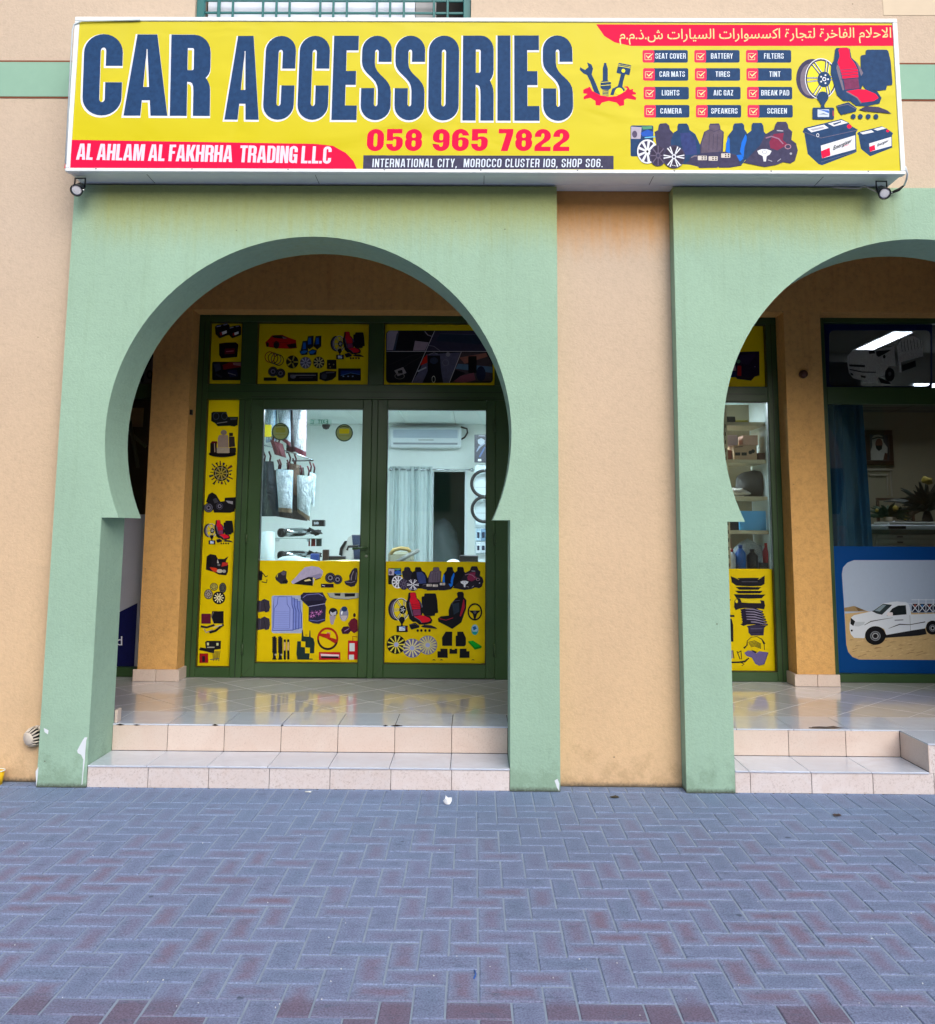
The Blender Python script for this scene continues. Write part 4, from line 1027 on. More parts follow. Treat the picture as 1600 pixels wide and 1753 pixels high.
def gasket(x0, x1, z0, z1, parent, y=F0+.010):
    e = .0045; prism_xz('gasket', [[(x0, z0), (x1, z0), (x1, z1), (x0, z1)], [(x0+e, z0+e), (x1-e, z0+e), (x1-e, z1-e), (x0+e, z1-e)]], y, YG-.0008, M_BLACK, parent)
for a in panes: gasket(*a, sf)
YW = (244, 222, 3)
def graphic(root, x0, x1, z0, z1, col=YW, name='window_graphic', y=YG):
    return box(name, x0+.001, x1-.001, y, y+.0035, z0+.001, z1-.001, vinyl_mat(col), root, 0)
def leaf(x0, x1, gx0, gx1, hside):
    d = empty('door_leaf', (0, 0, 0)); d.parent = sf; d.location = -Vector(sf.location)
    bars = [(x0, gx0, .312, 2.733), (gx1, x1, .312, 2.733), (gx0+.0005, gx1-.0005, 2.648, 2.733), (gx0+.0005, gx1-.0005, .312, .430)]
    for b in bars: box('door_rail', b[0], b[1], F0-.006, F1, b[2], b[3], M_ALU, d, .004)
    box('pane', gx0-.004, gx1+.004, YG+.006, YG+.012, .426, 2.652, M_GLASS, d, 0)
    gasket(gx0, gx1, .430, 2.648, d, F0+.004)
    hx = x0+.004 if hside > 0 else x1-.004
    for hz in (.55, 1.5, 2.5):
        bm = bmesh.new(); add_tube(bm, [(hx, F0-.012, hz-.05), (hx, F0-.012, hz+.05)], .009, 8); add_box(bm, hx-.02, hx+.02, F0-.0078, F0-.0062, hz-.045, hz+.045, 0); bm_obj('hinge', bm, M_ALU, d)
    for (cx, cz, s1, s2) in ((gx0, .430, -1, -1), (gx1, .430, 1, -1), (gx0, 2.648, -1, 1), (gx1, 2.648, 1, 1)):   # mitred corner joints
        a = Vector((cx, F0-.0068, cz)); e = Vector((x0+.004 if s1 < 0 else x1-.004, F0-.0068, .316 if s2 < 0 else 2.729))
        tube('mitre_joint', [a, e], .0012, M_ALU_DARK, d, 4)
    return d
dl = leaf(-1.999, -.916, -1.889, -.995, 1); dr = leaf(-.862, .187, -.776, .108, -1)
box('meeting_stile', -.9155, -.8625, F0, F1, ZF+.001, 2.7345, M_ALU, sf, .004)
box('threshold', -2.0, .187, F0-.01, F1, ZF+.0003, .3085, plain((120, 125, 120), .35, .8), sf, .001)
# lever handle and lock
h = PX(629, 937, F0)
bm = bmesh.new(); add_box(bm, h.x-.016, h.x+.016, F0-.018, F0-.0065, h.z-.05, h.z+.05, .003); add_tube(bm, [(h.x, F0-.018, h.z), (h.x, F0-.06, h.z)], .010); add_tube(bm, [(h.x+.004, F0-.058, h.z), (h.x-.06, F0-.062, h.z-.004), (h.x-.125, F0-.058, h.z-.012)], .0095)
bmesh.ops.recalc_face_normals(bm, faces=bm.faces); bm_obj('handle', bm, M_ALU, dl)
k = PX(627, 952, F0); lathe('lock', [(.001, .006), (.012, .006), (.012, 0)], (k.x, F0-.0065, k.z), plain((110, 120, 105), .4), dl, Matrix.Rotation(R(90), 3, 'X'), 16)
g_l = graphic(dl, -1.889, -.995, .430, 1.3035); g_r = graphic(dr, -.776, .108, .430, 1.3035)
g_s = graphic(sf, -2.404, -2.107, .390, 2.735); g_t1 = graphic(sf, -2.404, -2.107, 2.868, 3.440); g_t2 = graphic(sf, -1.970, -.957, 2.868, 3.440)
g_t3 = graphic(sf, -.823, .184, 2.874, 3.440); g_b1 = graphic(sf, .375, 1.25, .385, 1.26); g_t4 = graphic(sf, .375, 1.25, 2.868, 3.44)
g_b2 = graphic(sf, 1.34, 2.6245, .385, 1.26); g_t5 = graphic(sf, 1.34, 2.6245, 2.868, 3.44)
for x in (-2.33, -2.2): box('screw', x, x+.006, F0-.002, F0-.0005, .33, .336, M_BLACK, sf, 0)
YP = YG-.0006
def wpic(ox, oy, sc, aff=None): return Pic(YP, ox, oy, sc, aff, step=.00006)
def fitaff(src, dst):
    (a0, b0, a1, b1), (c0, d0, c1, d1) = src, dst; sx, sy = (c1-c0)/(a1-a0), (d1-d0)/(b1-b0)
    return (c0-a0*sx, d0-b0*sy, sx, sy)
SS = (90, 160, 1290, 1065)               # bounds of seat_set
def put_set(ox, oy, sc, dst, parent):
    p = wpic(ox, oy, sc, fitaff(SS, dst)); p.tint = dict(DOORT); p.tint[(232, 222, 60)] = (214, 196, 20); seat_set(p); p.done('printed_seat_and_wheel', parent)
# --- right door print (view 640,950 x7.619)
V = (640, 950, 7.619)
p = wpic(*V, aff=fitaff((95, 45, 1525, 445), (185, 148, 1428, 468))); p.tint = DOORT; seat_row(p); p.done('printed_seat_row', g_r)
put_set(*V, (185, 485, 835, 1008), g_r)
p = wpic(*V)
p.poly(BLK, [(1080, 500), (1100, 480), (1155, 480), (1172, 505), (1172, 550), (1205, 590), (1200, 700), (1140, 880), (1020, 965), (975, 940), (840, 870), (832, 830), (870, 800), (975, 790), (972, 720), (1000, 640), (1060, 570), (1090, 550)])
p.line((150, 24, 50), [(1170, 580), (1165, 680), (1125, 800)], [10, 40, 16]); p.line((80, 80, 100), [(1010, 650), (1040, 600), (1120, 590)], 6); p.line((170, 40, 60), [(850, 830), (940, 850), (1030, 820)], 7); p.poly((34, 48, 64), [(1020, 640), (1110, 620), (1110, 740), (1040, 780)])
p.done('printed_car_seat', g_r)
p = wpic(*V); steering(p, 1315, 742, 96, 114); p.done('printed_steering_wheel', g_r)
p = wpic(*V); p.circ((120, 170, 150), 1315, 975, 48, 70); p.circ((150, 190, 220), 1315, 960, 40, 50); p.poly((20, 90, 150), [(1285, 940), (1320, 925), (1340, 960), (1300, 985)]); p.poly((20, 150, 150), [(1275, 1000), (1355, 1000), (1330, 1042), (1295, 1040)]); p.done('printed_bottle', g_r)
for cx, cy, rim, sp, n in ((290, 1168, BLK, (206, 198, 70), 11), (497, 1215, (96, 96, 150), (206, 202, 150), 13), (700, 1175, (110, 110, 150), (190, 186, 130), 17)):
    p = wpic(*V); wheel(p, cx, cy, 124, 124, rim, sp, n, .12, .26, fill=rim if n > 12 else BLK, wr=.07); p.circ((150, 160, 210), cx, cy, 30); p.done('printed_wheel_cover', g_r)
for q in ([(885, 1080), (935, 1000), (1020, 1000), (1018, 1185), (890, 1185)], [(1085, 1000), (1160, 1000), (1198, 1080), (1198, 1170), (1180, 1190), (1065, 1190), (1065, 1055), (1085, 1050)],
          [(865, 1222), (958, 1222), (962, 1340), (828, 1340), (828, 1255), (865, 1255)], [(985, 1222), (1015, 1222), (1018, 1235), (1050, 1235), (1052, 1222), (1085, 1222), (1085, 1288), (985, 1288)], [(1120, 1222), (1205, 1222), (1208, 1255), (1245, 1255), (1245, 1342), (1115, 1342)]):
    p = wpic(*V); p.poly(BLK, q); p.done('printed_floor_mat', g_r)
p = wpic(*V); p.poly((0, 128, 24), [(1228, 1125), (1290, 1115), (1405, 1190), (1400, 1215), (1315, 1235), (1230, 1140)]); p.poly((0, 160, 40), [(1235, 1122), (1290, 1118), (1398, 1190), (1320, 1205)]); p.done('printed_cloth', g_r)
for x in (780, 880, 1290): p = wpic(*V); p.poly((30, 26, 30), [(x-26, 1372), (x, 1358), (x+28, 1374)]); p.done('printed_badge', g_r)
# --- left door print (view 430,950 x7.619)
V = (430, 950, 7.619)
p = wpic(*V); p.poly(BLK, [(96, 210), (130, 205), (150, 230), (140, 330), (92, 335)]); p.line(BLK, [(150, 235), (185, 285), (215, 270)], 12); p.line(BLK, [(135, 350), (200, 362), (205, 320)], 12); p.done('printed_bracket', g_l)
p = wpic(*V); p.poly((40, 36, 48), [(310, 290), (345, 240), (400, 215), (420, 200), (462, 215), (455, 300), (480, 345), (465, 375), (385, 378), (320, 325)]); p.circ((80, 76, 96), 420, 240, 30, 26); p.line((180, 178, 60), [(335, 290), (345, 250)], 9); p.circ(BLK, 440, 350, 30, 22); p.done('printed_engine_part', g_l)
p = wpic(*V); p.poly((160, 155, 185), [(522, 345), (570, 300), (640, 220), (700, 160), (790, 145), (880, 160), (935, 210), (930, 260), (900, 300), (860, 320), (800, 290), (740, 290), (640, 340), (560, 378), (530, 372)])
p.poly((130, 126, 160), [(720, 290), (900, 240), (930, 262), (900, 300), (860, 320), (800, 288)]); p.poly(BLK, [(552, 378), (640, 330), (740, 288), (805, 290), (800, 405), (770, 400)]); p.poly((210, 200, 150), [(690, 330), (760, 312), (780, 335), (700, 345)]); p.poly(LGREY, [(800, 300), (822, 318), (806, 398)])
p.line(BLK, [(830, 325), (905, 300)], 12); p.done('printed_covered_car', g_l)
p = wpic(*V); speaker(p, 1030, 298, 68); speaker(p, 1125, 320, 62); p.rr((30, 14, 36), 908, 375, 1074, 425, 5); p.line(WHITE, [(925, 395), (960, 405)], 6); p.done('printed_speakers', g_l)
p = wpic(*V); p.poly((38, 34, 46), [(1310, 200), (1345, 168), (1378, 172), (1388, 210), (1380, 350), (1350, 405), (1300, 418), (1230, 385), (1210, 345), (1280, 325), (1275, 270)]); p.line((130, 124, 140), [(1335, 210), (1310, 270), (1300, 330)], 9); p.line((130, 124, 140), [(1370, 230), (1362, 320)], 7); p.line((110, 106, 130), [(1230, 352), (1300, 362), (1350, 345)], 8); p.done('printed_car_seat', g_l)
for y in (0, 230):
    p = wpic(*V); p.poly((48, 44, 58), [(78, 590+y), (120, 600+y), (170, 572+y), (235, 600+y), (245, 680+y), (232, 735+y), (190, 750+y), (170, 735+y), (60, 755+y)]); p.line((80, 76, 96), [(120, 610+y), (112, 740+y)], 6); p.line((24, 22, 30), [(160, 585+y), (190, 740+y)], 6); p.done('printed_seat_cover', g_l)
MB1, MB2, MB3 = (112, 128, 200), (60, 76, 150), (132, 146, 212)
p = wpic(*V); p.rr((150, 160, 190), 265, 528, 668, 1020, 30)
for k, (dx, dy) in enumerate(((110, 60), (75, 36), (35, 18), (0, 0))):
    x0, y0 = 282+dx, 540+dy; x1 = 545+dx*.98; y1 = 985+14*(3-k) if k < 3 else 985
    y1 = 985 if k == 3 else 1005-k*8-dy*.8
    p.poly(MB2, [(x0+12, y0), (x1-12, y0), (x1-10, y0+110), (x1+10, y0+170), (x1+6, y1), (x0-6, y1+4), (x0, y0+170), (x0+6, y0+100)])
    p.poly(MB1 if k < 3 else MB3, [(x0+16, y0+5), (x1-22, y0+5), (x1-20, y0+112), (x1-2, y0+172), (x1-6, y1-10), (x0+2, y1-6), (x0+8, y0+170), (x0+14, y0+100)])
p.line(MB2, [(350, 545), (340, 640), (300, 700), (292, 955), (500, 955), (505, 700), (468, 640), (465, 545), (350, 545)], 7)
for i in range(9): p.line((96, 112, 186), [(312, 740+i*24), (490, 740+i*24)], 4)
p.done('printed_floor_mats', g_l)
p = wpic(*V); p.poly((36, 34, 62), [(680, 490), (930, 488), (985, 580), (960, 640), (975, 680), (965, 860), (880, 900), (800, 890), (745, 860), (748, 680), (645, 580), (645, 525)])
p.line((110, 112, 170), [(670, 560), (720, 520), (880, 505), (940, 540)], 9); p.line((150, 150, 190), [(748, 672), (960, 636)], 8); p.poly((24, 22, 44), [(690, 600), (940, 590), (940, 630), (750, 665)]); p.line((90, 96, 160), [(755, 850), (860, 862), (960, 838)], 9)
for (x, y) in ((795, 755), (815, 790), (850, 750), (880, 770), (905, 740), (780, 800)):
    for a in range(5): p.line((150, 80, 150), [(x, y), (x+30*math.cos(a*1.256+x), y+30*math.sin(a*1.256+x))], [11, 4]); p.k -= 1
    p.k += 1; p.circ((210, 170, 220), x, y, 5)
p.done('printed_headrest', g_l)
p = wpic(*V); p.poly((150, 156, 150), [(988, 495), (1402, 495), (1400, 560), (1260, 582), (1100, 575), (1020, 555)]); p.poly(BLK, [(1080, 500), (1165, 500), (1160, 535), (1090, 530)]); p.poly(BLK, [(1215, 500), (1355, 500), (1350, 540), (1220, 545)]); p.line(BLK, [(992, 500), (1025, 550), (1100, 572), (1260, 580), (1398, 560)], 5); p.done('printed_bumper', g_l)
p = wpic(*V); p.circ((24, 24, 34), 1068, 745, 58, 56); p.poly((170, 172, 190), [(1030, 735), (1060, 755), (1110, 730), (1105, 780), (1060, 795), (1030, 775)]); p.poly((150, 140, 160), [(1020, 790), (1105, 795), (1085, 850), (1070, 905), (1045, 908), (1030, 880)]); p.done('printed_gear_knob', g_l)
p = wpic(*V); p.circ((120, 124, 150), 1208, 768, 58, 96); p.circ((24, 50, 92), 1215, 705, 38, 34); p.poly(WHITE, [(1170, 740), (1195, 730), (1185, 780), (1168, 775)]); p.poly((170, 164, 170), [(1160, 790), (1255, 790), (1225, 855), (1190, 860)]); p.done('printed_gear_knob', g_l)
p = wpic(*V); p.poly((92, 18, 40), [(1262, 895), (1300, 840), (1345, 820), (1385, 850), (1392, 990), (1340, 1022), (1290, 985)]); p.circ((40, 16, 24), 1345, 785, 17, 28); p.poly((52, 20, 44), [(1170, 980), (1200, 935), (1265, 930), (1305, 985), (1265, 1030), (1190, 1030)]); p.line((150, 120, 170), [(1215, 995), (1275, 960)], 8); p.done('printed_armrest', g_l)
p = wpic(*V)
for x in (302, 378):
    for k in range(14): p.line((20, 20, 28), [(x-32+(k % 2)*6, 1076+k*15), (x+30, 1086+k*15)], 14); p.k -= 1
    p.k += 1; p.poly(BLK, [(x-14, 1060), (x+16, 1060), (x+20, 1340), (x+30, 1365), (x-32, 1365), (x-20, 1340)]); p.circ((160, 160, 150), x+14, 1300, 12)
for x in (436, 482): p.rr(BLK, x-14, 1100, x+16, 1365, 8); p.rr((190, 160, 110), x-11, 1135, x+12, 1245, 4)
p.done('printed_shock_absorbers', g_l)
p = wpic(*V); G_ = (24, 44, 44)
p.poly(G_, [(660, 985), (672, 972), (682, 1060), (752, 1066), (760, 982), (770, 985), (775, 1070), (812, 1090), (826, 1150), (820, 1282), (765, 1282), (765, 1210), (705, 1205), (705, 1130), (652, 1125)])
p.poly(G_, [(600, 1125), (648, 1125), (648, 1200), (700, 1204), (702, 1280), (762, 1284), (755, 1350), (800, 1352), (800, 1365), (600, 1365), (588, 1290)]); p.line((120, 60, 20), [(702, 1045), (732, 1045)], 8); p.done('printed_seat_protector', g_l)
p = wpic(*V); p.ring((150, 30, 20), 996, 1092, 138, 148, 26); p.put(BLK, ell(996, 1092, 139, 149, 20, 175, 16)+ell(996, 1092, 114, 123, 175, 20, 16)); p.poly((150, 30, 20), [(880, 1020), (985, 1028), (1000, 1065), (1110, 1100), (1100, 1160), (985, 1090), (880, 1052)]); p.poly((190, 130, 110), [(985, 1005), (1035, 1010), (1025, 1060), (975, 1060)]); p.circ((170, 30, 30), 1000, 1055, 30, 34); p.done('printed_steering_wheel', g_l)
p = wpic(*V); p.rr((170, 16, 30), 882, 1266, 1162, 1368, 5); p.poly((214, 190, 200), [(905, 1288), (1145, 1300), (1143, 1345), (908, 1345)]); p.poly((26, 10, 30), [(908, 1318), (1143, 1322), (1140, 1348), (910, 1345)]); p.done('printed_number_plate', g_l)
p = wpic(*V); p.poly((170, 16, 30), [(1262, 1115), (1390, 1118), (1385, 1365), (1255, 1365)]); p.rr((190, 204, 210), 1280, 1150, 1348, 1255, 4); p.rr((190, 204, 210), 1274, 1300, 1340, 1365, 4); p.line((150, 10, 24), [(1325, 1118), (1322, 1062), (1382, 1070)], 9); p.done('printed_jack', g_l)
# --- tall strip: views 330,670 x7.303 and 330,890 x6.742
V = (330, 670, 7.303)
p = wpic(*V); p.poly((22, 26, 30), [(232, 270), (250, 255), (420, 256), (440, 320), (566, 318), (560, 420), (520, 440), (455, 430), (440, 432), (310, 436), (280, 400), (228, 370)]); p.ring((60, 70, 90), 290, 310, 40, 46, 8); p.ring((60, 70, 90), 395, 310, 40, 46, 8); p.line((130, 130, 134), [(300, 400), (430, 380)], 9); p.poly((70, 78, 88), [(465, 335), (555, 330), (545, 355), (470, 360)]); p.done('printed_car_radio', g_s)
p = wpic(*V); p.circ((14, 10, 18), 370, 782, 172, 42); p.circ((140, 130, 124), 386, 515, 38, 32); p.poly((160, 142, 132), [(325, 550), (345, 545), (440, 548), (448, 700), (310, 700), (312, 590)]); p.rr((176, 166, 150), 288, 702, 468, 772, 26); p.rr((36, 32, 38), 452, 518, 502, 560, 8); p.poly((52, 46, 50), [(450, 562), (520, 566), (530, 690), (452, 700)]); p.rr((30, 26, 34), 458, 702, 540, 770, 14); p.poly((90, 10, 24), [(218, 650), (240, 624), (300, 624), (310, 650)]); p.poly((20, 14, 24), [(218, 650), (300, 650), (300, 770), (216, 770)]); p.line((190, 170, 150), [(270, 650), (275, 760)], 9); p.done('printed_seats', g_s)
p = wpic(*V); wheel(p, 353, 1025, 96, 98, (20, 20, 24), (176, 160, 60), 9, .14, .18, fill=(60, 56, 30), wr=.2); p.ring((150, 142, 110), 353, 1025, 76, 78, 8)
for i in range(18):
    a = 2*math.pi*i/18+.1; l = (1.32, 1.72, 1.5, 1.6, 1.4)[i % 5]; p.line(((24, 24, 28), (90, 50, 40), (50, 50, 60))[i % 3], [(353+100*math.cos(a), 1025+102*math.sin(a)), (353+96*l*math.cos(a), 1025+98*l*math.sin(a))], [20 if i % 3 else 10, 12 if i % 2 else 30])
p.done('printed_wheel_of_tools', g_s)
p = wpic(*V); p.poly((18, 18, 24), [(195, 1290), (240, 1262), (290, 1290), (345, 1380), (395, 1370), (400, 1330), (535, 1322), (540, 1400), (522, 1500), (470, 1518), (265, 1516), (240, 1440), (165, 1380)]); speaker(p, 197, 1455, 60); p.ring((90, 92, 110), 197, 1455, 50, 52, 12); speaker(p, 335, 1435, 50); p.poly((150, 150, 160), [(410, 1365), (500, 1375), (498, 1412), (440, 1395)]); p.poly((60, 60, 70), [(250, 1350), (290, 1330), (325, 1385), (270, 1400)]); p.done('printed_speakers', g_s)
put_set(330, 890, 6.742, (125, 0, 470, 284), g_s)
V = (330, 890, 6.742)
p = wpic(*V); p.poly((22, 18, 26), [(160, 420), (200, 395), (265, 405), (290, 450), (360, 450), (412, 420), (380, 480), (410, 520), (405, 600), (385, 640), (300, 632), (240, 600), (150, 575)]); p.poly((190, 50, 20), [(190, 545), (270, 555), (330, 610), (240, 600)]); p.circ((176, 172, 160), 310, 590, 34, 22); p.circ((150, 150, 150), 360, 592, 22, 18); p.poly((170, 40, 36), [(340, 490), (410, 490), (400, 525), (330, 540)]); p.poly((176, 176, 176), [(285, 450), (300, 500), (280, 500)]); p.circ((110, 106, 110), 300, 520, 18, 12); p.circ((10, 10, 14), 190, 480, 26, 70); p.done('printed_headlights', g_s)
for cx, cy, rx, ry, f in ((243, 772, 46, 46, (196, 186, 90)), (345, 785, 42, 60, (90, 92, 90)), (180, 858, 50, 58, (176, 164, 150)), (300, 900, 74, 74, (22, 22, 26))):
    p = wpic(*V); p.circ((20, 20, 24), cx, cy, rx, ry); wheel(p, cx, cy, rx*.82, ry*.82, f, (226, 222, 180) if f[0] < 30 else f, 10, .14, .3, wr=.12); p.done('printed_wheel', g_s)
p = wpic(*V); p.rr((84, 18, 44), 98, 1082, 208, 1198, 8); p.poly((14, 14, 22), [(222, 1052), (355, 1052), (355, 1196), (240, 1196), (210, 1120)]); p.line((120, 120, 120), [(240, 1060), (215, 1120), (240, 1190)], 5); p.line((30, 30, 40), [(90, 1228), (160, 1240), (250, 1212)], 24); p.line((150, 140, 120), [(130, 1255), (150, 1300), (230, 1270)], 14); p.line((20, 20, 26), [(190, 1300), (260, 1280), (355, 1205)], 26); p.line((190, 186, 176), [(235, 1240), (340, 1212)], 10); p.done('printed_filters', g_s)
p = wpic(*V); p.poly((20, 20, 24), [(140, 1410), (160, 1395), (325, 1395), (322, 1490), (250, 1500), (240, 1540), (70, 1500), (90, 1470), (150, 1480)]); p.rr((190, 196, 150), 162, 1416, 186, 1448, 3); p.rr((190, 196, 150), 272, 1420, 296, 1450, 3); p.line((150, 150, 140), [(165, 1470), (250, 1470)], 14); p.rr((140, 16, 20), 76, 1540, 178, 1650, 6); p.rr((30, 20, 30), 108, 1570, 140, 1640, 4)
for i in range(7): p.line((40, 40, 44), [(230+i*14, 1510), (238+i*10, 1630-(i % 3)*14)], 6)
p.line((90, 90, 90), [(200, 1612), (300, 1600)], 9); p.done('printed_air_horns', g_s)
# --- transoms: view 330,530 x5.161
V = (330, 530, 5.161)
def mini_batt(p, x, y, s):
    f = lambda q: [(x+a*s, y+b*s) for a, b in q]
    p.poly((16, 14, 18), f([(0, 30), (20, 14), (110, 0), (130, 20), (128, 100), (40, 132), (6, 96)])); p.poly(WHITE, f([(42, 82), (104, 62), (106, 86), (50, 108)])); p.poly((180, 20, 30), f([(42, 82), (60, 76), (66, 102), (50, 108)])); p.poly(LGREY, f([(14, 24), (56, 16), (52, 26), (16, 34)])); p.poly(LGREY, f([(70, 12), (108, 4), (112, 12), (80, 18)]))
p = wpic(*V); mini_batt(p, 195, 122, 1.0); mini_batt(p, 312, 138, .88); p.done('printed_batteries', g_t1)
p = wpic(*V); p.poly((18, 16, 20), [(232, 300), (290, 292), (380, 290), (402, 310), (392, 420), (250, 432), (232, 400)]); p.poly((100, 12, 34), [(282, 345), (372, 342), (370, 392), (280, 396)]); p.line((176, 90, 110), [(292, 372), (360, 366)], 10); p.done('printed_battery', g_t1)
p = wpic(*V); p.rr((14, 16, 22), 170, 462, 432, 624, 14); p.poly((120, 16, 26), [(262, 490), (330, 466), (428, 466), (428, 508), (340, 520), (270, 532)]); p.poly((170, 120, 120), [(350, 470), (428, 468), (428, 500), (360, 490)]); p.poly((60, 66, 82), [(180, 480), (240, 475), (250, 530), (200, 550)]); p.poly((30, 36, 72), [(300, 540), (390, 530), (400, 590), (330, 600)]); p.line((120, 120, 134), [(310, 560), (380, 580)], 8); p.line((44, 48, 58), [(200, 570), (260, 600)], 20); p.done('printed_engine_photo', g_t1)
CR = (176, 18, 16)
p = wpic(*V); p.poly(CR, [(640, 290), (680, 250), (700, 228), (790, 224), (840, 245), (910, 270), (918, 340), (860, 348), (740, 342), (650, 328)]); p.poly((24, 20, 24), [(696, 236), (730, 226), (785, 228), (842, 256), (790, 258), (720, 250)]); p.poly((110, 116, 116), [(785, 236), (836, 256), (800, 258)]); wheel(p, 738, 312, 26, 34, (18, 16, 18), (18, 16, 18), 6, .1, .3, fill=(34, 30, 32)); p.circ((18, 16, 18), 660, 310, 12, 22); p.poly((24, 14, 16), [(826, 310), (910, 296), (912, 338), (850, 340)]); p.line((90, 10, 10), [(700, 290), (840, 290)], 4); p.done('printed_sports_car', g_t2)
p = wpic(*V)
for x, y, s in ((975, 278, .6), (1022, 235, .7), (1090, 235, .7)):
    p.poly((16, 20, 34), [(x-6, y), (x+36*s+20, y-4), (x+44, y+90), (x+8, y+120), (x-24, y+90)]); p.poly((20, 90, 190), [(x, y+14), (x+22, y+12), (x+24, y+70), (x-6, y+74)])
for x in (940, 1016): p.poly((16, 20, 34), [(x, 372), (x+40, 350), (x+80, 360), (x+72, 400), (x+20, 404)]); p.poly((30, 110, 200), [(x+10, 374), (x+40, 360), (x+72, 366), (x+50, 390), (x+16, 392)])
p.done('printed_seats', g_t2)
put_set(*V, (1215, 195, 1518, 442), g_t2)
p = wpic(*V)
for i, x in enumerate((680, 708, 736, 758)): p.ring(((150, 20, 30), (20, 20, 24), (90, 90, 90), (24, 24, 28))[i], x, 420+i*9, 46, 50, 7)
p.done('printed_rings', g_t2)
for cx, cy, r_, c1, c2, n in ((878, 463, 55, BLK, (190, 176, 60), 5), (996, 470, 50, (90, 92, 110), (170, 172, 190), 8), (1113, 468, 50, BLK, (190, 184, 130), 9)):
    p = wpic(*V); wheel(p, cx, cy, r_, r_*1.04, c1, c2, n, .2, .2, fill=c1, wr=.12); p.circ(c1, cx, cy, r_*.2); p.done('printed_wheel_cover', g_t2)
p = wpic(*V); p.rr(BLK, 1184, 444, 1268, 526, 3)
for x, y in ((1205, 482), (1243, 486), (1214, 508)): p.circ((150, 140, 90), x, y, 7)
p.done('printed_switch', g_t2)
p = wpic(*V); speaker(p, 708, 548, 44); speaker(p, 775, 563, 42); p.rr(BLK, 626, 600, 740, 630, 3); p.done('printed_speakers', g_t2)
p = wpic(*V); p.rr((14, 16, 24), 838, 556, 1104, 634, 3); p.line((150, 152, 160), [(862, 580), (1088, 580)], 7); p.circ((110, 112, 124), 885, 592, 26, 18); p.line((70, 72, 84), [(940, 602), (1060, 602)], 8); p.done('printed_car_radio', g_t2)
p = wpic(*V); p.poly((16, 18, 26), [(1120, 560), (1170, 542), (1268, 544), (1264, 592), (1230, 622), (1170, 634), (1118, 616)]); p.circ((60, 66, 80), 1160, 590, 26); p.line((110, 112, 124), [(1175, 560), (1250, 556)], 8); p.done('printed_camera', g_t2)
p = wpic(*V); p.rr((10, 10, 20), 1284, 520, 1484, 628, 3); p.poly((20, 50, 120), [(1306, 540), (1476, 540), (1476, 572), (1390, 560), (1306, 584)]); p.line((90, 140, 200), [(1306, 584), (1390, 560), (1476, 574)], 4)
for x in (1330, 1372, 1412): p.circ((150, 170, 200), x, 590, 8, 6)
p.done('printed_screen', g_t2)
# photo collage (view 620,530 x5.714)
V = (620, 530, 5.714)
p = wpic(*V); p.rr((20, 22, 30), 232, 206, 1276, 718, 36)
p.poly((150, 142, 162), [(240, 232), (262, 208), (352, 208), (300, 398), (236, 398)]); p.poly((56, 66, 86), [(336, 240), (362, 212), (322, 400), (300, 400)]); p.poly((150, 136, 156), [(516, 306), (650, 322), (612, 402), (496, 402)])
p.poly((52, 50, 74), [(706, 210), (1200, 210), (1276, 330), (1270, 404), (624, 404)]); p.poly((30, 44, 66), [(762, 232), (1110, 244), (1200, 330), (1140, 340), (720, 306)]); p.line((90, 96, 120), [(760, 236), (1110, 246)], 4); p.line((120, 120, 140), [(640, 350), (700, 360), (760, 404)], 6); p.line((150, 146, 160), [(610, 212), (640, 250), (680, 262)], 8)
p.poly((140, 136, 140), [(312, 596), (400, 562), (432, 620), (346, 652)]); p.poly((20, 20, 24), [(346, 600), (390, 590), (396, 620), (354, 632)]); p.ring((120, 116, 110), 365, 652, 50, 30, 8); p.line((50, 50, 54), [(260, 540), (480, 450), (600, 430)], 5); p.line((60, 60, 64), [(410, 560), (470, 520), (600, 450)], 4)
p.poly((90, 90, 116), [(625, 440), (960, 420), (852, 716), (484, 716), (560, 600)]); p.poly((190, 30, 10), [(604, 470), (634, 440), (636, 520), (566, 548)]); p.poly((18, 20, 30), [(636, 450), (760, 450), (770, 590), (790, 716), (590, 716), (640, 600)]); p.circ((50, 60, 84), 700, 500, 40, 32); p.line((140, 140, 156), [(650, 440), (700, 424), (740, 436)], 6); p.ring((200, 200, 190), 697, 682, 18, 34, 4); p.ring((110, 108, 130), 815, 520, 34, 34, 8); p.circ((130, 130, 144), 838, 440, 22); p.line((160, 166, 180), [(540, 606), (626, 566)], 14)
p.poly((70, 60, 66), [(968, 420), (1210, 420), (1272, 540), (1272, 700), (852, 716)]); p.poly((150, 100, 90), [(950, 470), (1210, 424), (1225, 460), (1000, 530)]); p.poly((84, 116, 146), [(935, 530), (1270, 560), (1272, 620), (912, 580)]); p.rr((14, 14, 18), 1036, 456, 1118, 620, 8); p.poly((16, 18, 30), [(910, 590), (1010, 622), (890, 700), (858, 712)]); p.circ((28, 36, 62), 1160, 628, 46, 74); p.poly((130, 74, 92), [(890, 705), (960, 650), (1090, 618), (1108, 690), (1000, 716)])
W3 = (196, 192, 204)
p.line(W3, [(708, 208), (484, 716)], 5); p.line(W3, [(234, 410), (1276, 410)], 5); p.line(W3, [(968, 414), (850, 716)], 5)
p.done('printed_photo_collage', g_t3)
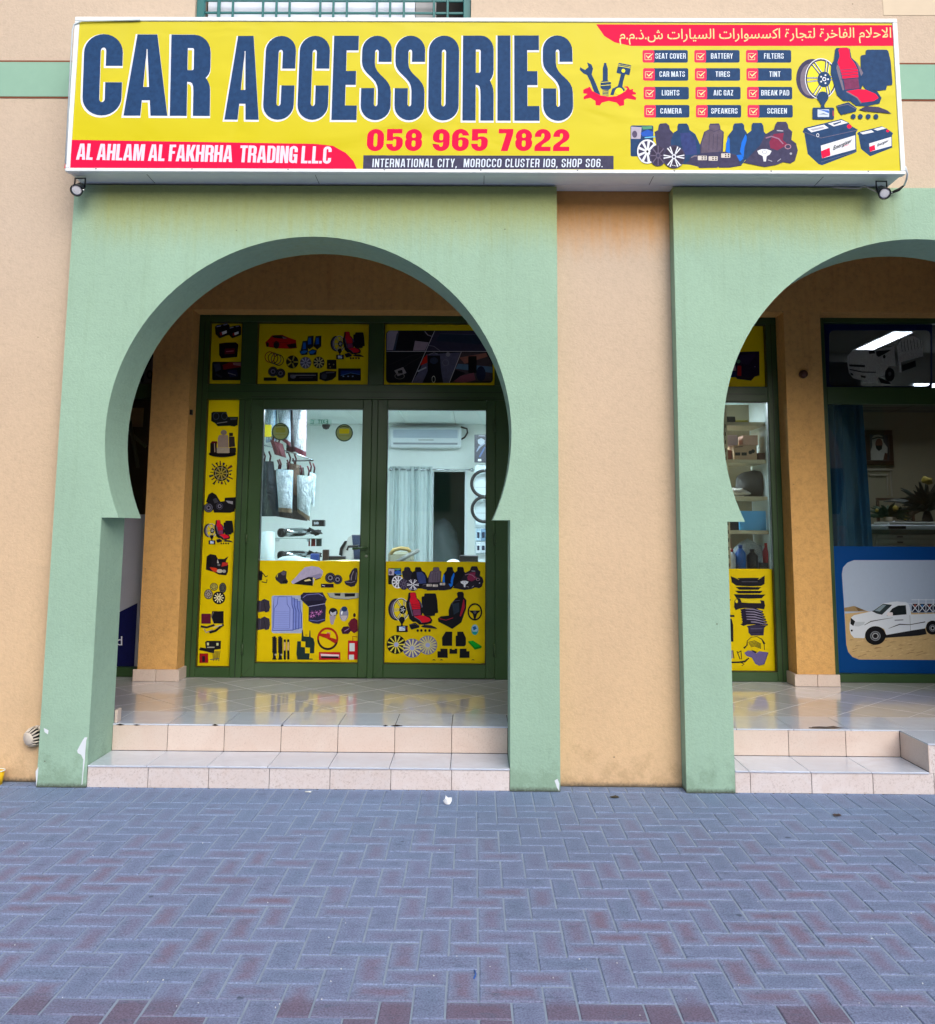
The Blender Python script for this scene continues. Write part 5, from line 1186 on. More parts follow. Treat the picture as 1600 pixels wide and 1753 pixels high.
# --- right window of the shop
V = (1220, 540, 4.869)
p = wpic(*V); p.poly((26, 14, 40), [(190, 305), (385, 300), (388, 500), (350, 510), (318, 545), (200, 530), (190, 515), (60, 520), (60, 250), (210, 240)]); p.poly((40, 26, 56), [(215, 330), (360, 325), (300, 410), (230, 400)]); p.rr((150, 16, 26), 205, 420, 236, 505, 4); p.poly((150, 120, 134), [(155, 420), (190, 418), (192, 460), (160, 462)]); p.circ((150, 90, 60), 170, 378, 18); p.circ((70, 110, 90), 212, 384, 16); p.poly((22, 26, 80), [(110, 460), (190, 470), (190, 515), (100, 515)]); p.circ((100, 90, 120), 350, 428, 5); p.done('printed_accessories', g_t5)
V = (1220, 960, 7.305)
p = wpic(*V); D = (22, 22, 30)
p.poly(D, [(222, 185), (235, 200), (300, 215), (580, 212), (620, 200), (648, 185), (645, 290), (600, 315), (430, 318), (290, 310), (235, 270)]); p.line((90, 88, 104), [(360, 262), (560, 262)], 5); p.poly((190, 178, 40), [(300, 212), (330, 240), (262, 208)]); p.poly((190, 178, 40), [(582, 210), (560, 240), (620, 205)])
p.poly(D, [(280, 326), (608, 328), (570, 362), (330, 362)]); p.poly(D, [(272, 374), (622, 374), (590, 408), (320, 408)]); p.poly(D, [(260, 418), (656, 422), (610, 468), (440, 474), (290, 464)]); p.done('printed_bumpers', g_b2)
p = wpic(*V); p.poly((26, 24, 36), [(268, 500), (300, 465), (340, 470), (360, 520), (440, 528), (600, 530), (590, 492), (640, 500), (652, 560), (640, 605), (560, 598), (400, 590), (330, 600), (285, 618), (264, 580)]); p.circ((200, 184, 30), 296, 505, 16, 24); p.poly((200, 184, 30), [(345, 478), (590, 492), (600, 528), (440, 524), (362, 512)]); p.done('printed_bumper', g_b2)
p = wpic(*V)
for k in range(6):
    y = 600+k*32; x = 340+k*4; p.poly((26, 22, 44), [(x, y+8), (x+60, y-6), (x+200, y-4), (x+290+k*8, y+30), (x+280+k*8, y+50), (x+160, y+34), (x+20, y+40)]); p.line((130, 124, 150), [(x+66, y+2), (x+170, y+6), (x+270+k*8, y+36)], [8, 14, 6])
p.poly((24, 22, 36), [(342, 795), (420, 760), (470, 745), (480, 780), (380, 815)]); p.done('printed_spoilers', g_b2)
p = wpic(*V); p.poly((44, 40, 66), [(420, 815), (540, 795), (668, 812), (640, 840), (634, 932), (480, 936), (445, 900), (440, 840)]); p.line((80, 78, 106), [(470, 850), (620, 848)], 10); p.line((24, 22, 36), [(470, 895), (620, 892)], 8); p.done('printed_grille', g_b2)
p = wpic(*V); p.line(D, [(425, 1060), (430, 1000), (480, 955), (550, 948), (610, 980), (645, 1040)], [18, 10, 8, 8, 12, 26]); p.line(D, [(388, 1095), (425, 1055)], [26, 10])
for k in range(5): p.line(D, [(440+k*8, 1060+k*14-40), (520, 1000+k*16), (600, 1040+k*14)], 8)
p.line(D, [(640, 1040), (645, 1115)], 8); p.done('printed_roof_racks', g_b2)
p = wpic(*V); p.poly((92, 84, 132), [(390, 1150), (440, 1120), (500, 1130), (560, 1170), (480, 1210), (420, 1190)]); p.poly((92, 84, 132), [(480, 1200), (580, 1130), (690, 1145), (640, 1290), (580, 1312), (530, 1290)]); p.poly((24, 22, 34), [(470, 1110), (560, 1140), (530, 1155)]); p.line((60, 54, 92), [(570, 1310), (640, 1292), (690, 1150)], 8); p.done('printed_deflectors', g_b2)
p = wpic(*V); p.line(D, [(200, 1270), (330, 1268), (400, 1258), (450, 1215)], [20, 22, 26, 14]); p.line(D, [(350, 1270), (390, 1292), (360, 1312)], 12)
for a in ((250, 1120, 262, 1220), (300, 1130, 340, 1230), (350, 1120, 358, 1230), (310, 1150, 350, 1130)): p.line(D, [(a[0], a[1]), (a[2], a[3])], 10)
p.line((130, 124, 150), [(236, 1120), (240, 1220)], 16); p.done('printed_bull_bar', g_b2)
p = wpic(*V); p.line(D, [(190, 690), (268, 690)], 26); p.poly(D, [(190, 720), (235, 725), (252, 800), (256, 1010), (200, 1012)]); p.done('printed_shock_absorber', g_b2)
p = wpic(*V); p.line(D, [(185, 440), (205, 490), (222, 488)], 14); p.line(D, [(180, 230), (194, 260)], 10); p.done('printed_bracket', g_b2)
# prints in the bay that the pier hides from the front
p = wpic(940, 1000, 3); seat_p = None
p = Pic(YP, 880, 990, 4, None, .00006)
bucket_seat(p, 60, 60, 1.4, BLK, (150, 20, 40)); wheel(p, 300, 150, 70, 70, BLK, LGREY, 10, .12, .2, fill=(60, 60, 70)); p.rr(BLK, 100, 330, 240, 440, 8); p.done('printed_seat', g_b1)
# stickers on the door glass
for (x, y, c) in ((589, 741, (206, 200, 30)), (480, 739, (150, 160, 70))):
    p = Pic(YG+.004, 0, 0, 1, None, .0001); p.circ((72, 96, 84), x, y, 15); p.circ((150, 168, 110), x, y, 13); p.rr(c, x-8.5, y-7, x+8.5, y+1.5, 2); p.line((50, 70, 50), [(x-8, y-9.5), (x, y-11), (x+8, y-9.5)], 1.6); p.line((150, 160, 90), [(x-9, y+5), (x+9, y+5)], 2)
    p.done('round_sticker', dl)

# ---------------- neighbour's shopfront on the right
s2 = empty('shopfront', (4.5, YD, ZF), 'green framed shopfront with blue window film showing a white pickup', 'shopfront')
frame_bars(s2, [(3.041, 3.152, ZF+.0005, ZT), (3.1525, 6.399, 3.458, ZT), (3.1525, 6.399, 2.720, 2.872), (3.1525, 6.399, ZF+.0005, .376), (5.0, 5.09, .3765, 2.7195), (5.0, 5.09, 2.8725, 3.4575)])
for a in ((3.152, 5.0, 2.872, 3.458), (3.152, 5.0, .376, 2.72), (5.09, 6.399, .376, 2.72), (5.09, 6.399, 2.872, 3.458)):
    box('pane', a[0]-.003, a[1]+.003, YG+.006, YG+.012, a[2]-.003, a[3]+.003, M_GLASS, s2, 0)
gb = graphic(s2, 3.152, 5.0, .376, 1.462, (10, 92, 176)); gb2 = graphic(s2, 5.09, 6.399, .376, 1.462, (10, 92, 176))
V = (1420, 940, 7.967)
def rrect(x0, y0, x1, y1, r): return ell(x1-r, y1-r, r, r, 0, 90, 5)+ell(x0+r, y1-r, r, r, 90, 180, 5)+ell(x0+r, y0+r, r, r, 180, 270, 5)+ell(x1-r, y0+r, r, r, 270, 360, 5)
p = wpic(*V); f = lambda x, y: (x+(y-150)*.05, y)
o_ = [(2900, 150), (330, 150), (240, 185), (180, 250), (165, 340), (190, 700), (225, 1300), (250, 1400), (310, 1470), (400, 1505), (2900, 1520)]
p.poly((168, 184, 206), o_)
p.poly((196, 168, 120), [(205, 880), (225, 1300), (250, 1400), (310, 1470), (400, 1505), (2900, 1520), (2900, 860), (500, 850)]); p.poly((150, 128, 92), [(195, 800), (330, 775), (470, 830), (520, 850), (200, 850)]); p.poly((112, 90, 60), [(340, 778), (470, 830), (390, 846)])
for k in range(60):
    r_ = random.Random(k); x = 240+r_.random()*1500; y = 1215+r_.random()*270; p.line((150, 122, 84) if k % 2 else (216, 190, 142), [(x, y), (x+20+r_.random()*30, y-10), (x+50+r_.random()*50, y-4-r_.random()*22)], [2, 9, 2]); p.k -= .5
p.done('printed_desert', gb)
TW = (214, 222, 232)
p = wpic(*V); p.k = 20
p.poly((30, 30, 36), [(740, 1160), (1110, 1110), (1300, 1080), (1320, 1160), (1200, 1180), (760, 1210)])
p.poly(TW, [(270, 1010), (290, 930), (330, 900), (560, 850), (590, 840), (720, 742), (880, 715), (1040, 722), (1080, 760), (1110, 890), (1434, 880), (1900, 870), (1900, 1090), (1434, 1080), (1420, 1000), (1380, 975), (1330, 1000), (1300, 1080), (1110, 1110), (770, 1170), (740, 1090), (680, 1060), (570, 1070), (500, 1120), (470, 1215), (330, 1210), (285, 1160), (268, 1090)])
p.poly((44, 56, 60), [(570, 845), (600, 835), (725, 745), (850, 760), (710, 895), (640, 880)]); p.poly((130, 150, 160), [(610, 840), (725, 755), (770, 762), (680, 850)]); p.poly((24, 32, 36), [(775, 910), (850, 810), (930, 770), (1035, 765), (1045, 890), (860, 905)]); p.rr((226, 220, 224), 780, 862, 858, 910, 14)
p.poly((26, 30, 34), [(285, 935), (345, 985), (320, 1048), (280, 1020)]); p.poly((186, 196, 206), [(345, 990), (480, 992), (460, 1030), (390, 1055), (330, 1050)]); p.line((30, 28, 40), [(470, 1035), (560, 985), (700, 960), (860, 935)], [5, 12, 8, 3]); p.line((30, 28, 40), [(800, 1082), (950, 1025), (1090, 1030), (1300, 992)], [4, 14, 9, 12]); p.line((90, 96, 104), [(1090, 900), (1098, 1108)], 4); p.circ((26, 30, 34), 298, 1110, 14)
for cx, cy, rx, ry in ((620, 1178, 142, 128), (1400, 1070, 92, 96)):
    p.circ((18, 18, 22), cx, cy, rx, ry); p.circ((120, 126, 134), cx, cy+6, rx*.5, ry*.52); p.circ((52, 54, 60), cx, cy+6, rx*.4, ry*.42); p.ring((190, 194, 200), cx, cy+6, rx*.3, ry*.32, 8); p.circ((18, 18, 22), cx, cy+6, rx*.16, ry*.18)
p.line((206, 214, 226), [(905, 712), (1060, 738), (1100, 740), (1434, 735)], 8)
for k in range(5):
    x = 1115+k*98; p.poly((36, 40, 60), [(x, 745), (x+92, 745), (x+92, 862), (x, 865)]); p.line(TW, [(x, 748), (x+92, 860)], 10); p.line(TW, [(x, 860), (x+92, 748)], 10); p.circ(((150, 80, 70), (60, 120, 180))[k % 2], x+46, 770, 16)
    p.line(TW, [(x+96, 680), (x+96, 875)], 10)
p.line(TW, [(1110, 690), (1600, 690)], 8); p.line((60, 110, 150), [(1110, 862), (1600, 856)], 8)
p.line((130, 134, 150), [(880, 970), (1000, 964)], 14)
p.done('printed_pickup', gb)
# perforated film over the transom
film = box('window_film', 3.155, 4.999, YG, YG+.003, 2.874, 3.456, film_mat('dark_film', (34, 40, 44), .40, am=.04), s2, 0)
box('window_film', 5.091, 6.398, YG, YG+.003, 2.874, 3.456, film_mat('dark_film2', (34, 40, 44), .40, am=.04), s2, 0)
V = (1400, 540, 8)
p = wpic(*V); p.put((8, 22, 66), [(60, 110), (1560, 110), (1560, 990), (60, 990)], rrect(150, 205, 1640-100, 970, 70)); p.done('printed_border', film)
fm = film_mat('pale_film', (170, 174, 172), .30)
p = Pic(YG-.0012, *V, None, .00006)
p.poly((1, 1, 1), [(400, 560), (480, 470), (780, 470), (1040, 420), (1060, 690), (960, 700), (910, 820), (820, 850), (810, 905), (700, 920), (480, 860), (420, 790), (400, 640)])
p.poly((1, 1, 1), [(1080, 430), (1150, 300), (1300, 280), (1420, 340), (1440, 560), (1130, 640), (1140, 780), (1110, 780)])
o = p.done('printed_truck', film); o.data.materials.clear(); o.data.materials.append(fm)
for f_ in o.data.polygons: f_.material_index = 0
p = Pic(YG-.0024, *V, None, .00006)
D2 = (16, 20, 22)
p.poly(D2, [(690, 490), (770, 480), (780, 520), (700, 530)]); p.poly(D2, [(790, 490), (1000, 470), (960, 500), (830, 570), (800, 550)]); p.circ(D2, 905, 565, 18, 26); p.poly(D2, [(420, 670), (640, 680), (640, 710), (430, 700)]); p.line(D2, [(430, 740), (600, 775), (790, 780)], 16); p.poly(D2, [(580, 820), (650, 830), (650, 860), (590, 850)]); p.poly(D2, [(440, 780), (480, 800), (480, 825), (445, 815)])
p.circ(D2, 980, 810, 66, 96); p.circ((74, 78, 80), 980, 800, 22, 30); p.poly(D2, [(1150, 680), (1330, 620), (1340, 700), (1150, 770)]); p.poly(D2, [(820, 850), (960, 900), (1000, 940), (860, 930)])
for k in range(7): p.line(D2, [(1130+k*44, 320+(k % 2)*20), (1150+k*44, 500-k*8)], 7)
tag(p.done('printed_truck_details', film), kind='stuff')

# ---------------- neighbour's shopfront on the left
s3 = empty('shopfront', (-4, YD, ZF), 'green framed shopfront with white and navy film, mostly hidden behind the left arch pillar', 'shopfront')
frame_bars(s3, [(-2.895, -2.8305, ZF+.0005, ZT), (-5.599, -2.8955, 3.44, ZT), (-5.599, -2.8955, 2.735, 2.868), (-5.599, -2.8955, ZF+.0005, .385), (-4.3, -4.2, .3855, 2.7345), (-4.3, -4.2, 2.8685, 3.4395)])
for a in ((-4.2, -2.895, .385, 2.735), (-4.2, -2.895, 2.868, 3.44), (-5.599, -4.3, .385, 2.735), (-5.599, -4.3, 2.868, 3.44)):
    box('pane', a[0]-.003, a[1]+.003, YG+.006, YG+.012, a[2]-.003, a[3]+.003, M_GLASS, s3, 0)
gw = graphic(s3, -4.2, -2.895, .385, 1.70, (206, 208, 220)); graphic(s3, -5.599, -4.3, .385, 1.70, (206, 208, 220))
V = (150, 880, 3.652)
p = wpic(*V); p.poly((16, 20, 74), [(312, 555), (290, 953), (-480, 953)]); p.done('navy_wedge', gw)
font_text('lettering', 'd', [(150+180/3.652, 880+764/3.652), (150+216/3.652, 880+764/3.652), (150+216/3.652, 880+820/3.652), (150+180/3.652, 880+820/3.652)], (224, 228, 240), YP-.002, gw)
gt = graphic(s3, -4.2, -2.895, 2.868, 3.44, (120, 112, 120))
p = wpic(150, 520, 4.614)
p.poly((16, 16, 24), [(300, 300), (470, 300), (440, 620), (425, 620)]); p.line((10, 10, 16), [(380, 640), (520, 400)], 14); p.ring((12, 12, 18), 490, 560, 24, 34, 10); p.poly((20, 22, 30), [(500, 560), (530, 600), (505, 640)]); p.done('printed_bicycle', gt)

# ================================================================== INSIDE THE SHOP
ID = 6.0                                 # back wall of the room
room = empty('shop_interior', (0, 0, 0), kind='structure')
RX0, RX1, RZ = -2.75, 2.88, 2.93
FLR = plain((176, 172, 164), .25, key='shopfloor')
def rbox(name, *a, m=None, par=None): 
    bm = bmesh.new(); add_box(bm, *a); return bm_obj(name, bm, m or M_WALLIN, par or room)
dA, dB = PX(741, 900, ID).x, PX(795, 900, ID).x; dZ = PX(760, 807, ID).z
rbox('wall', RX0, dA, ID, ID+.12, ZF, RZ); rbox('wall', dB, RX1, ID, ID+.12, ZF, RZ); rbox('wall', dA, dB, ID, ID+.12, dZ, RZ)
rbox('side_wall', RX0-.1, RX0-.0005, YD+.33, ID+.12, ZF, 3.9); rbox('side_wall', RX1+.0005, RX1+.1, YD+.33, ID+.12, ZF, 3.9)
rbox('floor', RX0, RX1, YD+.101, ID-.0005, ZF-.1, ZF-.002, m=FLR)
rbox('header', RX0, RX1, 3.20, 3.245, RZ+.001, 3.9, m=plain((120, 120, 116), .8, key='hd'))
# suspended ceiling tiles
for i in range(9):
    for j in range(1, 6):
        x0, y0 = RX0+.02+i*.622, YD+.34+j*.60
        bm = bmesh.new(); add_box(bm, x0, min(x0+.617, RX1), y0, min(y0+.595, ID-.001), RZ, RZ+.015, .003)
        bm_obj('ceiling_tile', bm, plain((214, 228, 226), .8, key='ct'), room)
rbox('ceiling_grid', RX0, RX1, 3.2455, ID, RZ+.016, RZ+.03, m=plain((150, 156, 156), .8, key='cg'))
LP = emit((222, 242, 254), 25.0)
for x, y in ((-1.5, 3.56), (.2, 3.56), (1.9, 3.56), (-1.5, 4.16), (.2, 4.16), (1.9, 4.16)):
    l = empty('ceiling_light', (x, y, RZ), ('front', 'back')[y > 3.8]+' square ceiling light panel on the '+('left' if x < -1 else 'right' if x > 1 else 'middle')+' in the car accessories shop', 'ceiling light', 'light panels in the shop ceiling')
    box('frame', x-.30, x+.30, y-.30, y+.30, RZ-.012, RZ-.0005, M_WHITE_METAL, l, .002); box('panel', x-.27, x+.27, y-.27, y+.27, RZ-.016, RZ-.0125, LP, l, 0)
# dark back room behind the door opening
BK = plain((150, 184, 172), .8, key='bk')
rbox('back_room', dA-.5, dB+.5, 8.0, 8.1, ZF, 2.6, m=BK); rbox('back_room', dA-.5, dA-.4, ID+.121, 8.0, ZF, 2.6, m=BK); rbox('back_room', dB+.4, dB+.5, ID+.121, 8.0, ZF, 2.6, m=BK)
rbox('back_room', dA-.5, dB+.5, ID+.121, 8.1, 2.6, 2.7, m=BK); rbox('back_room', dA-.5, dB+.5, ID+.121, 8.1, ZF-.1, ZF, m=BK)
# air conditioner
def pxbox(name, px0, py0, px1, py1, Y, dep, m, parent=None, bev=.004):
    a, b = PX(px0, py0, Y), PX(px1, py1, Y); return box(name, a.x, b.x, Y, Y+dep, b.z, a.z, m, parent, bev)
WP = plain((226, 236, 242), .35, key='wp')
ac = empty('air_conditioner', PX(728, 765, 5.8), 'white split air conditioner high on the back wall', 'air conditioner')
pxbox('casing', 667, 731, 789, 766, 5.80, .19, WP, ac, .02); pxbox('intake_panel', 673, 735, 783, 750, 5.793, .0065, plain((190, 206, 222), .5, key='ac'), ac, .001)
pxbox('louvre', 673, 757.5, 783, 761.5, 5.792, .0075, plain((150, 160, 170), .5, key='ac2'), ac, .001)
for k in range(5): pxbox('grille_slat', 674, 737+k*2.6, 782, 737.8+k*2.6, 5.790, .0025, plain((160, 176, 196), .5), ac, 0)
pxbox('badge', 716, 752.5, 742, 754, 5.797, .0028, plain((150, 160, 160), .5), ac, 0)
tag(tube('cable', [PX(789, 731, 5.95), PX(799, 734, 5.97), PX(800, 741, 5.97), PX(795, 749, 5.97), PX(789, 752, 5.97)], .012, M_BLACK), 'black cable curling beside the air conditioner', 'cable')
# curtain and rod
def curtain(name, x0, x1, z0, z1, y, folds, depth, m, parent, seed=1, spread=0.0, n=120):
    rr_ = random.Random(seed); ph = [rr_.uniform(0, 6.3) for _ in range(4)]; vs, fs = [], []; Z = 24
    for th in (0, .006):
        for k in range(Z+1):
            w_ = k/Z
            for i in range(n+1):
                u = i/n; a = folds*2*math.pi*(u+.03*math.sin(5*u+ph[0])+.012*math.sin(4*w_+6*u))
                d = depth*(.6+.4*math.sin(3.1*u*folds*.7+ph[1]))*(math.sin(a)+.25*math.sin(2.3*a+ph[2]))
                X = x0+(x1-x0)*u+(1-w_)*spread*(u-.5); vs.append((X, y+d*(1-.25*w_)+th, z0+(z1-z0)*w_))
    S = (n+1)*(Z+1)
    for q_, th in enumerate((0, S)):
        for k in range(Z):
            for i in range(n):
                a = th+k*(n+1)+i; f_ = (a, a+1, a+n+2, a+n+1); fs.append(f_ if q_ == 0 else f_[::-1])
    o = py_obj(name, vs, fs, m, parent, smooth=True); return o
ct = empty('curtain', PX(700, 955, 5.85), 'pale grey eyelet curtain drawn to the left of the dark doorway', 'curtain')
a, b = PX(667, 801, 5.85), PX(740, 801, 5.85)
curtain('cloth', a.x, b.x, ZF+.05, a.z+.02, 5.86, 7, .045, plain((190, 206, 206), .85, key='cl'), ct)
r0, r1 = PX(668, 803.5, 5.86), PX(808, 803, 5.86)
tube('rod', [(r0.x, 5.86, r0.z), (r1.x, 5.86, r0.z)], .012, M_CHROME, ct)
for x in (r0.x, r1.x): lathe('finial', [(.001, -.03), (.022, -.015), (.026, 0), (.022, .015), (.001, .03)], (x, 5.86, r0.z), M_CHROME, ct, Matrix.Rotation(R(90), 3, 'Y'), 14)
for k in range(6):
    x = a.x+(b.x-a.x)*(k+.5)/6; tube('eyelet', [(x, 5.83+.022*math.cos(t/10*6.283), r0.z+.026*math.sin(t/10*6.283)) for t in range(10)], .004, M_CHROME, ct, 6, True)
# door frame lines
for x in (dA-.03, dB): box('door_trim', x, x+.03, ID-.015, ID-.0005, ZF, dZ+.03, WP, room, .002)
# bundle wrapped in plastic in the doorway
def blob(name, c, r, m, parent=None, seed=0, amp=.15, sub=3, smooth=True):
    bm = bmesh.new(); bmesh.ops.create_icosphere(bm, subdivisions=sub, radius=1.0); rr_ = random.Random(seed); o_ = [rr_.uniform(0, 9) for _ in range(6)]
    for v in bm.verts:
        q_ = v.co; f_ = 1+amp*(math.sin(q_.x*4+o_[0])*math.sin(q_.z*5+o_[1])+.6*math.sin(q_.y*9+q_.z*7+o_[2])+.4*math.sin(q_.x*13+o_[3]))
        v.co = Vector((q_.x*r[0]*f_, q_.y*r[1]*f_, q_.z*r[2]*f_))+Vector(c)
    return bm_obj(name, bm, m, parent, smooth)
tag(blob('wrapped_seat', PX(757, 940, 6.7)-Vector((0, 0, .1)), (.26, .2, .5), film_mat('plastic_wrap', (150, 170, 174), .35, .25), seed=3), 'seat wrapped in clear plastic standing in the dark doorway', 'wrapped seat')
# poster, display strip and steering wheel covers to the right of the doorway
dp = empty('slatwall_board', PX(822, 950, 5.2), 'narrow white slatted board at the right edge of the door glass', 'display board')
pxbox('board', 813, 795, 870, 1040, 5.20, .03, plain((204, 220, 224), .5, key='db'), dp)
for k in range(5): pxbox('slat_groove', 814, 812+k*22, 869, 812.8+k*22, 5.1985, .001, plain((120, 130, 134), .6), dp, 0)
ps = pxbox('poster', 812, 744, 838, 792, 5.15, .006, plain((46, 52, 66), .4, key='post')); tag(ps, 'dark poster with a white engine picture above the steering wheel covers', 'poster')
p = Pic(5.148, 640, 690, 6.263); p.poly((180, 190, 200), [(1110, 395), (1150, 375), (1190, 400), (1180, 440), (1140, 450), (1115, 430)]); p.line((150, 160, 180), [(1100, 520), (1130, 470), (1190, 430)], [8, 22, 10]); p.line((90, 110, 150), [(1130, 580), (1190, 470)], 18); p.rr((214, 218, 220), 1114, 600, 1150, 624, 2); p.line((200, 200, 210), [(1120, 350), (1195, 352)], 8); p.done('printed_picture', ps)
for i, (cx, cy, r_, nm) in enumerate(((829, 828, 22, 'upper'), (829, 872, 21, 'lower'))):
    c = PX(cx, cy, 5.12); rr_ = r_/FOC*11.0
    w_ = empty('steering_wheel_cover', c, 'black ring shaped steering wheel cover, %s of the two hanging on the display panel' % nm, 'steering wheel cover', 'steering wheel covers')
    tube('ring', [(c.x+rr_*math.cos(t/32*6.2832), 5.12, c.z+rr_*math.sin(t/32*6.2832)) for t in range(32)], .020, plain((14, 16, 22), .4, key='swc'), w_, 10, True)
    tube('hook', [(c.x, 5.19, c.z+rr_-.01), (c.x, 5.10, c.z+rr_-.005), (c.x, 5.085, c.z+rr_+.02)], .004, M_CHROME, w_, 6)
for k, (x0, y0, x1, y1, c) in enumerate(((815, 905, 822, 926, (170, 196, 214)), (823, 905, 831, 926, (120, 150, 176)), (815, 928, 822, 947, (206, 216, 222)), (823, 928, 831, 947, (190, 204, 214)))):
    g_ = pxbox('blister_pack', x0, y0, x1, y1, 5.14, .03, plain(c, .25, key='bp')); tag(g_, ('upper left', 'upper right', 'lower left', 'lower right')[k]+' clear blister pack below the steering wheel covers', 'blister pack', 'blister packs on the panel')
    p = Pic(5.139, 0, 0, 1); p.rr((40, 50, 70), x0+1.5, y0+6, x1-1.5, y1-5, 1); p.done('printed_card', g_)
# counter with a clutter of things
cz = PX(700, 963, 3.6).z-.01
cn = empty('counter', (0, 3.9, ZF), 'white shop counter standing behind the door glass', 'counter')
box('top', -1.9, .15, 3.55, 4.15, cz-.03, cz, plain((214, 226, 214), .2, key='ctop'), cn, .006); box('front', -1.88, .13, 3.60, 3.63, ZF, cz-.031, plain((220, 226, 222), .5), cn)
box('side', -1.88, -1.86, 3.631, 4.1, ZF, cz-.031, plain((220, 226, 222), .5), cn); box('side', .11, .13, 3.631, 4.1, ZF, cz-.031, plain((220, 226, 222), .5), cn)
bx = pxbox('display_case', 786, 951, 818, 965, 3.8, .18, plain((18, 20, 24), .3, key='dc')); tag(bx, 'small black box on the counter near the right door edge', 'box')
def lump(nm, px, py, Y, r, col, lab, cat, sd=0, amp=.1):
    c = PX(px, py, Y); return tag(blob(nm, c, r, plain(col, .5, key='lump'), seed=sd, amp=amp), lab, cat)
lump('white_object', 776, 965, 3.75, (.075, .06, .045), (224, 228, 230), 'white rounded object lying beside the black box', 'pouch', 2, .04)  # rounded white object of unknown kind
lump('cloth_bundle', 505, 967, 3.7, (.26, .12, .085), (190, 206, 206), 'pale cloth bundle at the left end of the counter', 'cloth', 5)
for k, (x0, y0, x1, y1, c, lb) in enumerate(((531, 948, 545, 962, (40, 70, 150), 'small blue box on the counter'), (552, 941, 561, 962, (60, 40, 36), 'tall brown carton on the counter'), (562, 952, 590, 962, (26, 28, 36), 'flat dark tray on the counter left of the chair'))):
    tag(pxbox('counter_box', x0, y0, x1, y1, 3.75, .09, plain(c, .5, key='cb')), lb, 'box')
tag(blob('foil_roll', PX(590, 964, 3.66), (.30, .04, .025), plain((214, 206, 150), .25, .3, key='foil'), seed=8, amp=.35), 'crumpled pale yellow foil along the counter edge', 'foil')
# armchair with golden arm and racing chair
gc = empty('armchair', PX(688, 960, 4.7), 'beige armchair with a curved golden armrest behind the counter', 'armchair')
pxbox('backrest', 664, 944, 707, 990, 4.75, .10, plain((150, 150, 128), .8, key='ach'), gc, .03)
tube('armrest', [PX(668, 949, 4.6), PX(674, 941, 4.6), PX(686, 938.5, 4.6), PX(698, 940, 4.6), PX(702, 945, 4.6)], .022, plain((176, 150, 90), .4, key='arm'), gc)
tube('side_rail', [PX(680, 962, 4.55), PX(700, 950, 4.6), PX(716, 942, 4.65)], .026, plain((130, 134, 130), .4, key='arm2'), gc)
oc = empty('gaming_chair', PX(603, 960, 4.6), 'black and white high backed desk chair behind the counter', 'desk chair')
V_ = lambda x, y, Y: (PX(x, y, Y).x, PX(x, y, Y).z)
prism_xz('backrest', [[V_(*q, 4.6) for q in ((584, 958), (588, 934), (596, 920), (604, 915), (618, 915), (620, 958))]], 4.6, 4.68, plain((206, 206, 200), .6, key='gch'), oc)
prism_xz('side_bolster', [[V_(*q, 4.58) for q in ((580, 950), (582, 938), (590, 926), (594, 926), (586, 942), (586, 952))]], 4.57, 4.66, M_BLACK, oc)
prism_xz('centre_panel', [[V_(*q, 4.59) for q in ((602, 916), (618, 916), (618, 957), (606, 957), (604, 934))]], 4.585, 4.599, plain((44, 56, 84), .6, key='gch2'), oc)
tube('armrest', [PX(594, 942, 4.5), PX(596, 936, 4.5), PX(614, 934, 4.5)], .014, M_BLACK, oc)
# chrome exhaust tips on two wall shelves, left
for k, y in enumerate((912, 951)):
    sh = empty('wall_shelf', PX(510, y+9, 4.9), ('upper', 'lower')[k]+' glass shelf holding chrome exhaust pipes', 'shelf', 'glass shelves at the left wall')
    pxbox('board', 466, y+9, 545, y+10.5, 4.7, .3, glass_mat('shelf_glass%d' % k, (.8, .92, .88)), sh, .001)
    for x in (470, 524): pxbox('bracket', x, y+10.5, x+1.5, y+15, 4.75, .22, WP, sh, .001)
    ex = empty('exhaust_pipe', PX(500, y, 4.8), ('upper', 'lower')[k]+' chrome exhaust pipe with a dark round mouth', 'exhaust pipe', 'exhaust pipes')
    A, B = PX(482, y, 4.62), PX(528, y-2, 4.95)
    tube('pipe', [A, A.lerp(B, .35), A.lerp(B, .75), B], [.042, .05, .05, .03], M_CHROME, ex, 16)
    dv = (A-B).normalized(); rot = dv.to_track_quat('Z', 'Y').to_matrix()
    lathe('mouth', [(.001, -.01), (.034, -.01), (.034, .004), (.05, .004), (.052, -.03), (.045, -.06)], A+dv*.02, M_BLACK, ex, rot, 20)
    tube('clamp', [B+Vector((0, 0, .035)), B+Vector((.05, .02, .01)), B+Vector((.08, .02, -.03))], .018, M_BLACK, ex, 8)
    tag(blob('gear_knob', PX(541, y-1, 4.8), (.06, .04, .03), M_BLACK, seed=k, amp=.3), 'black fitting lying to the right of the %s exhaust pipe' % ('upper', 'lower')[k], 'car fitting')
tag(pxbox('speaker_box', 534, 890, 554, 901, 4.9, .12, M_BLACK), 'black carton with white lettering on the wall above the exhaust pipes', 'box')
p = Pic(4.899, 0, 0, 1); text(p, 'BAR', [(537.5, 893.5), (545, 893.5), (545, 897.5), (537.5, 897.5)], (220, 224, 228), w=.5, st=.16, t=.15, gap=.1); p.done('lettering', bpy.data.objects['speaker_box'])
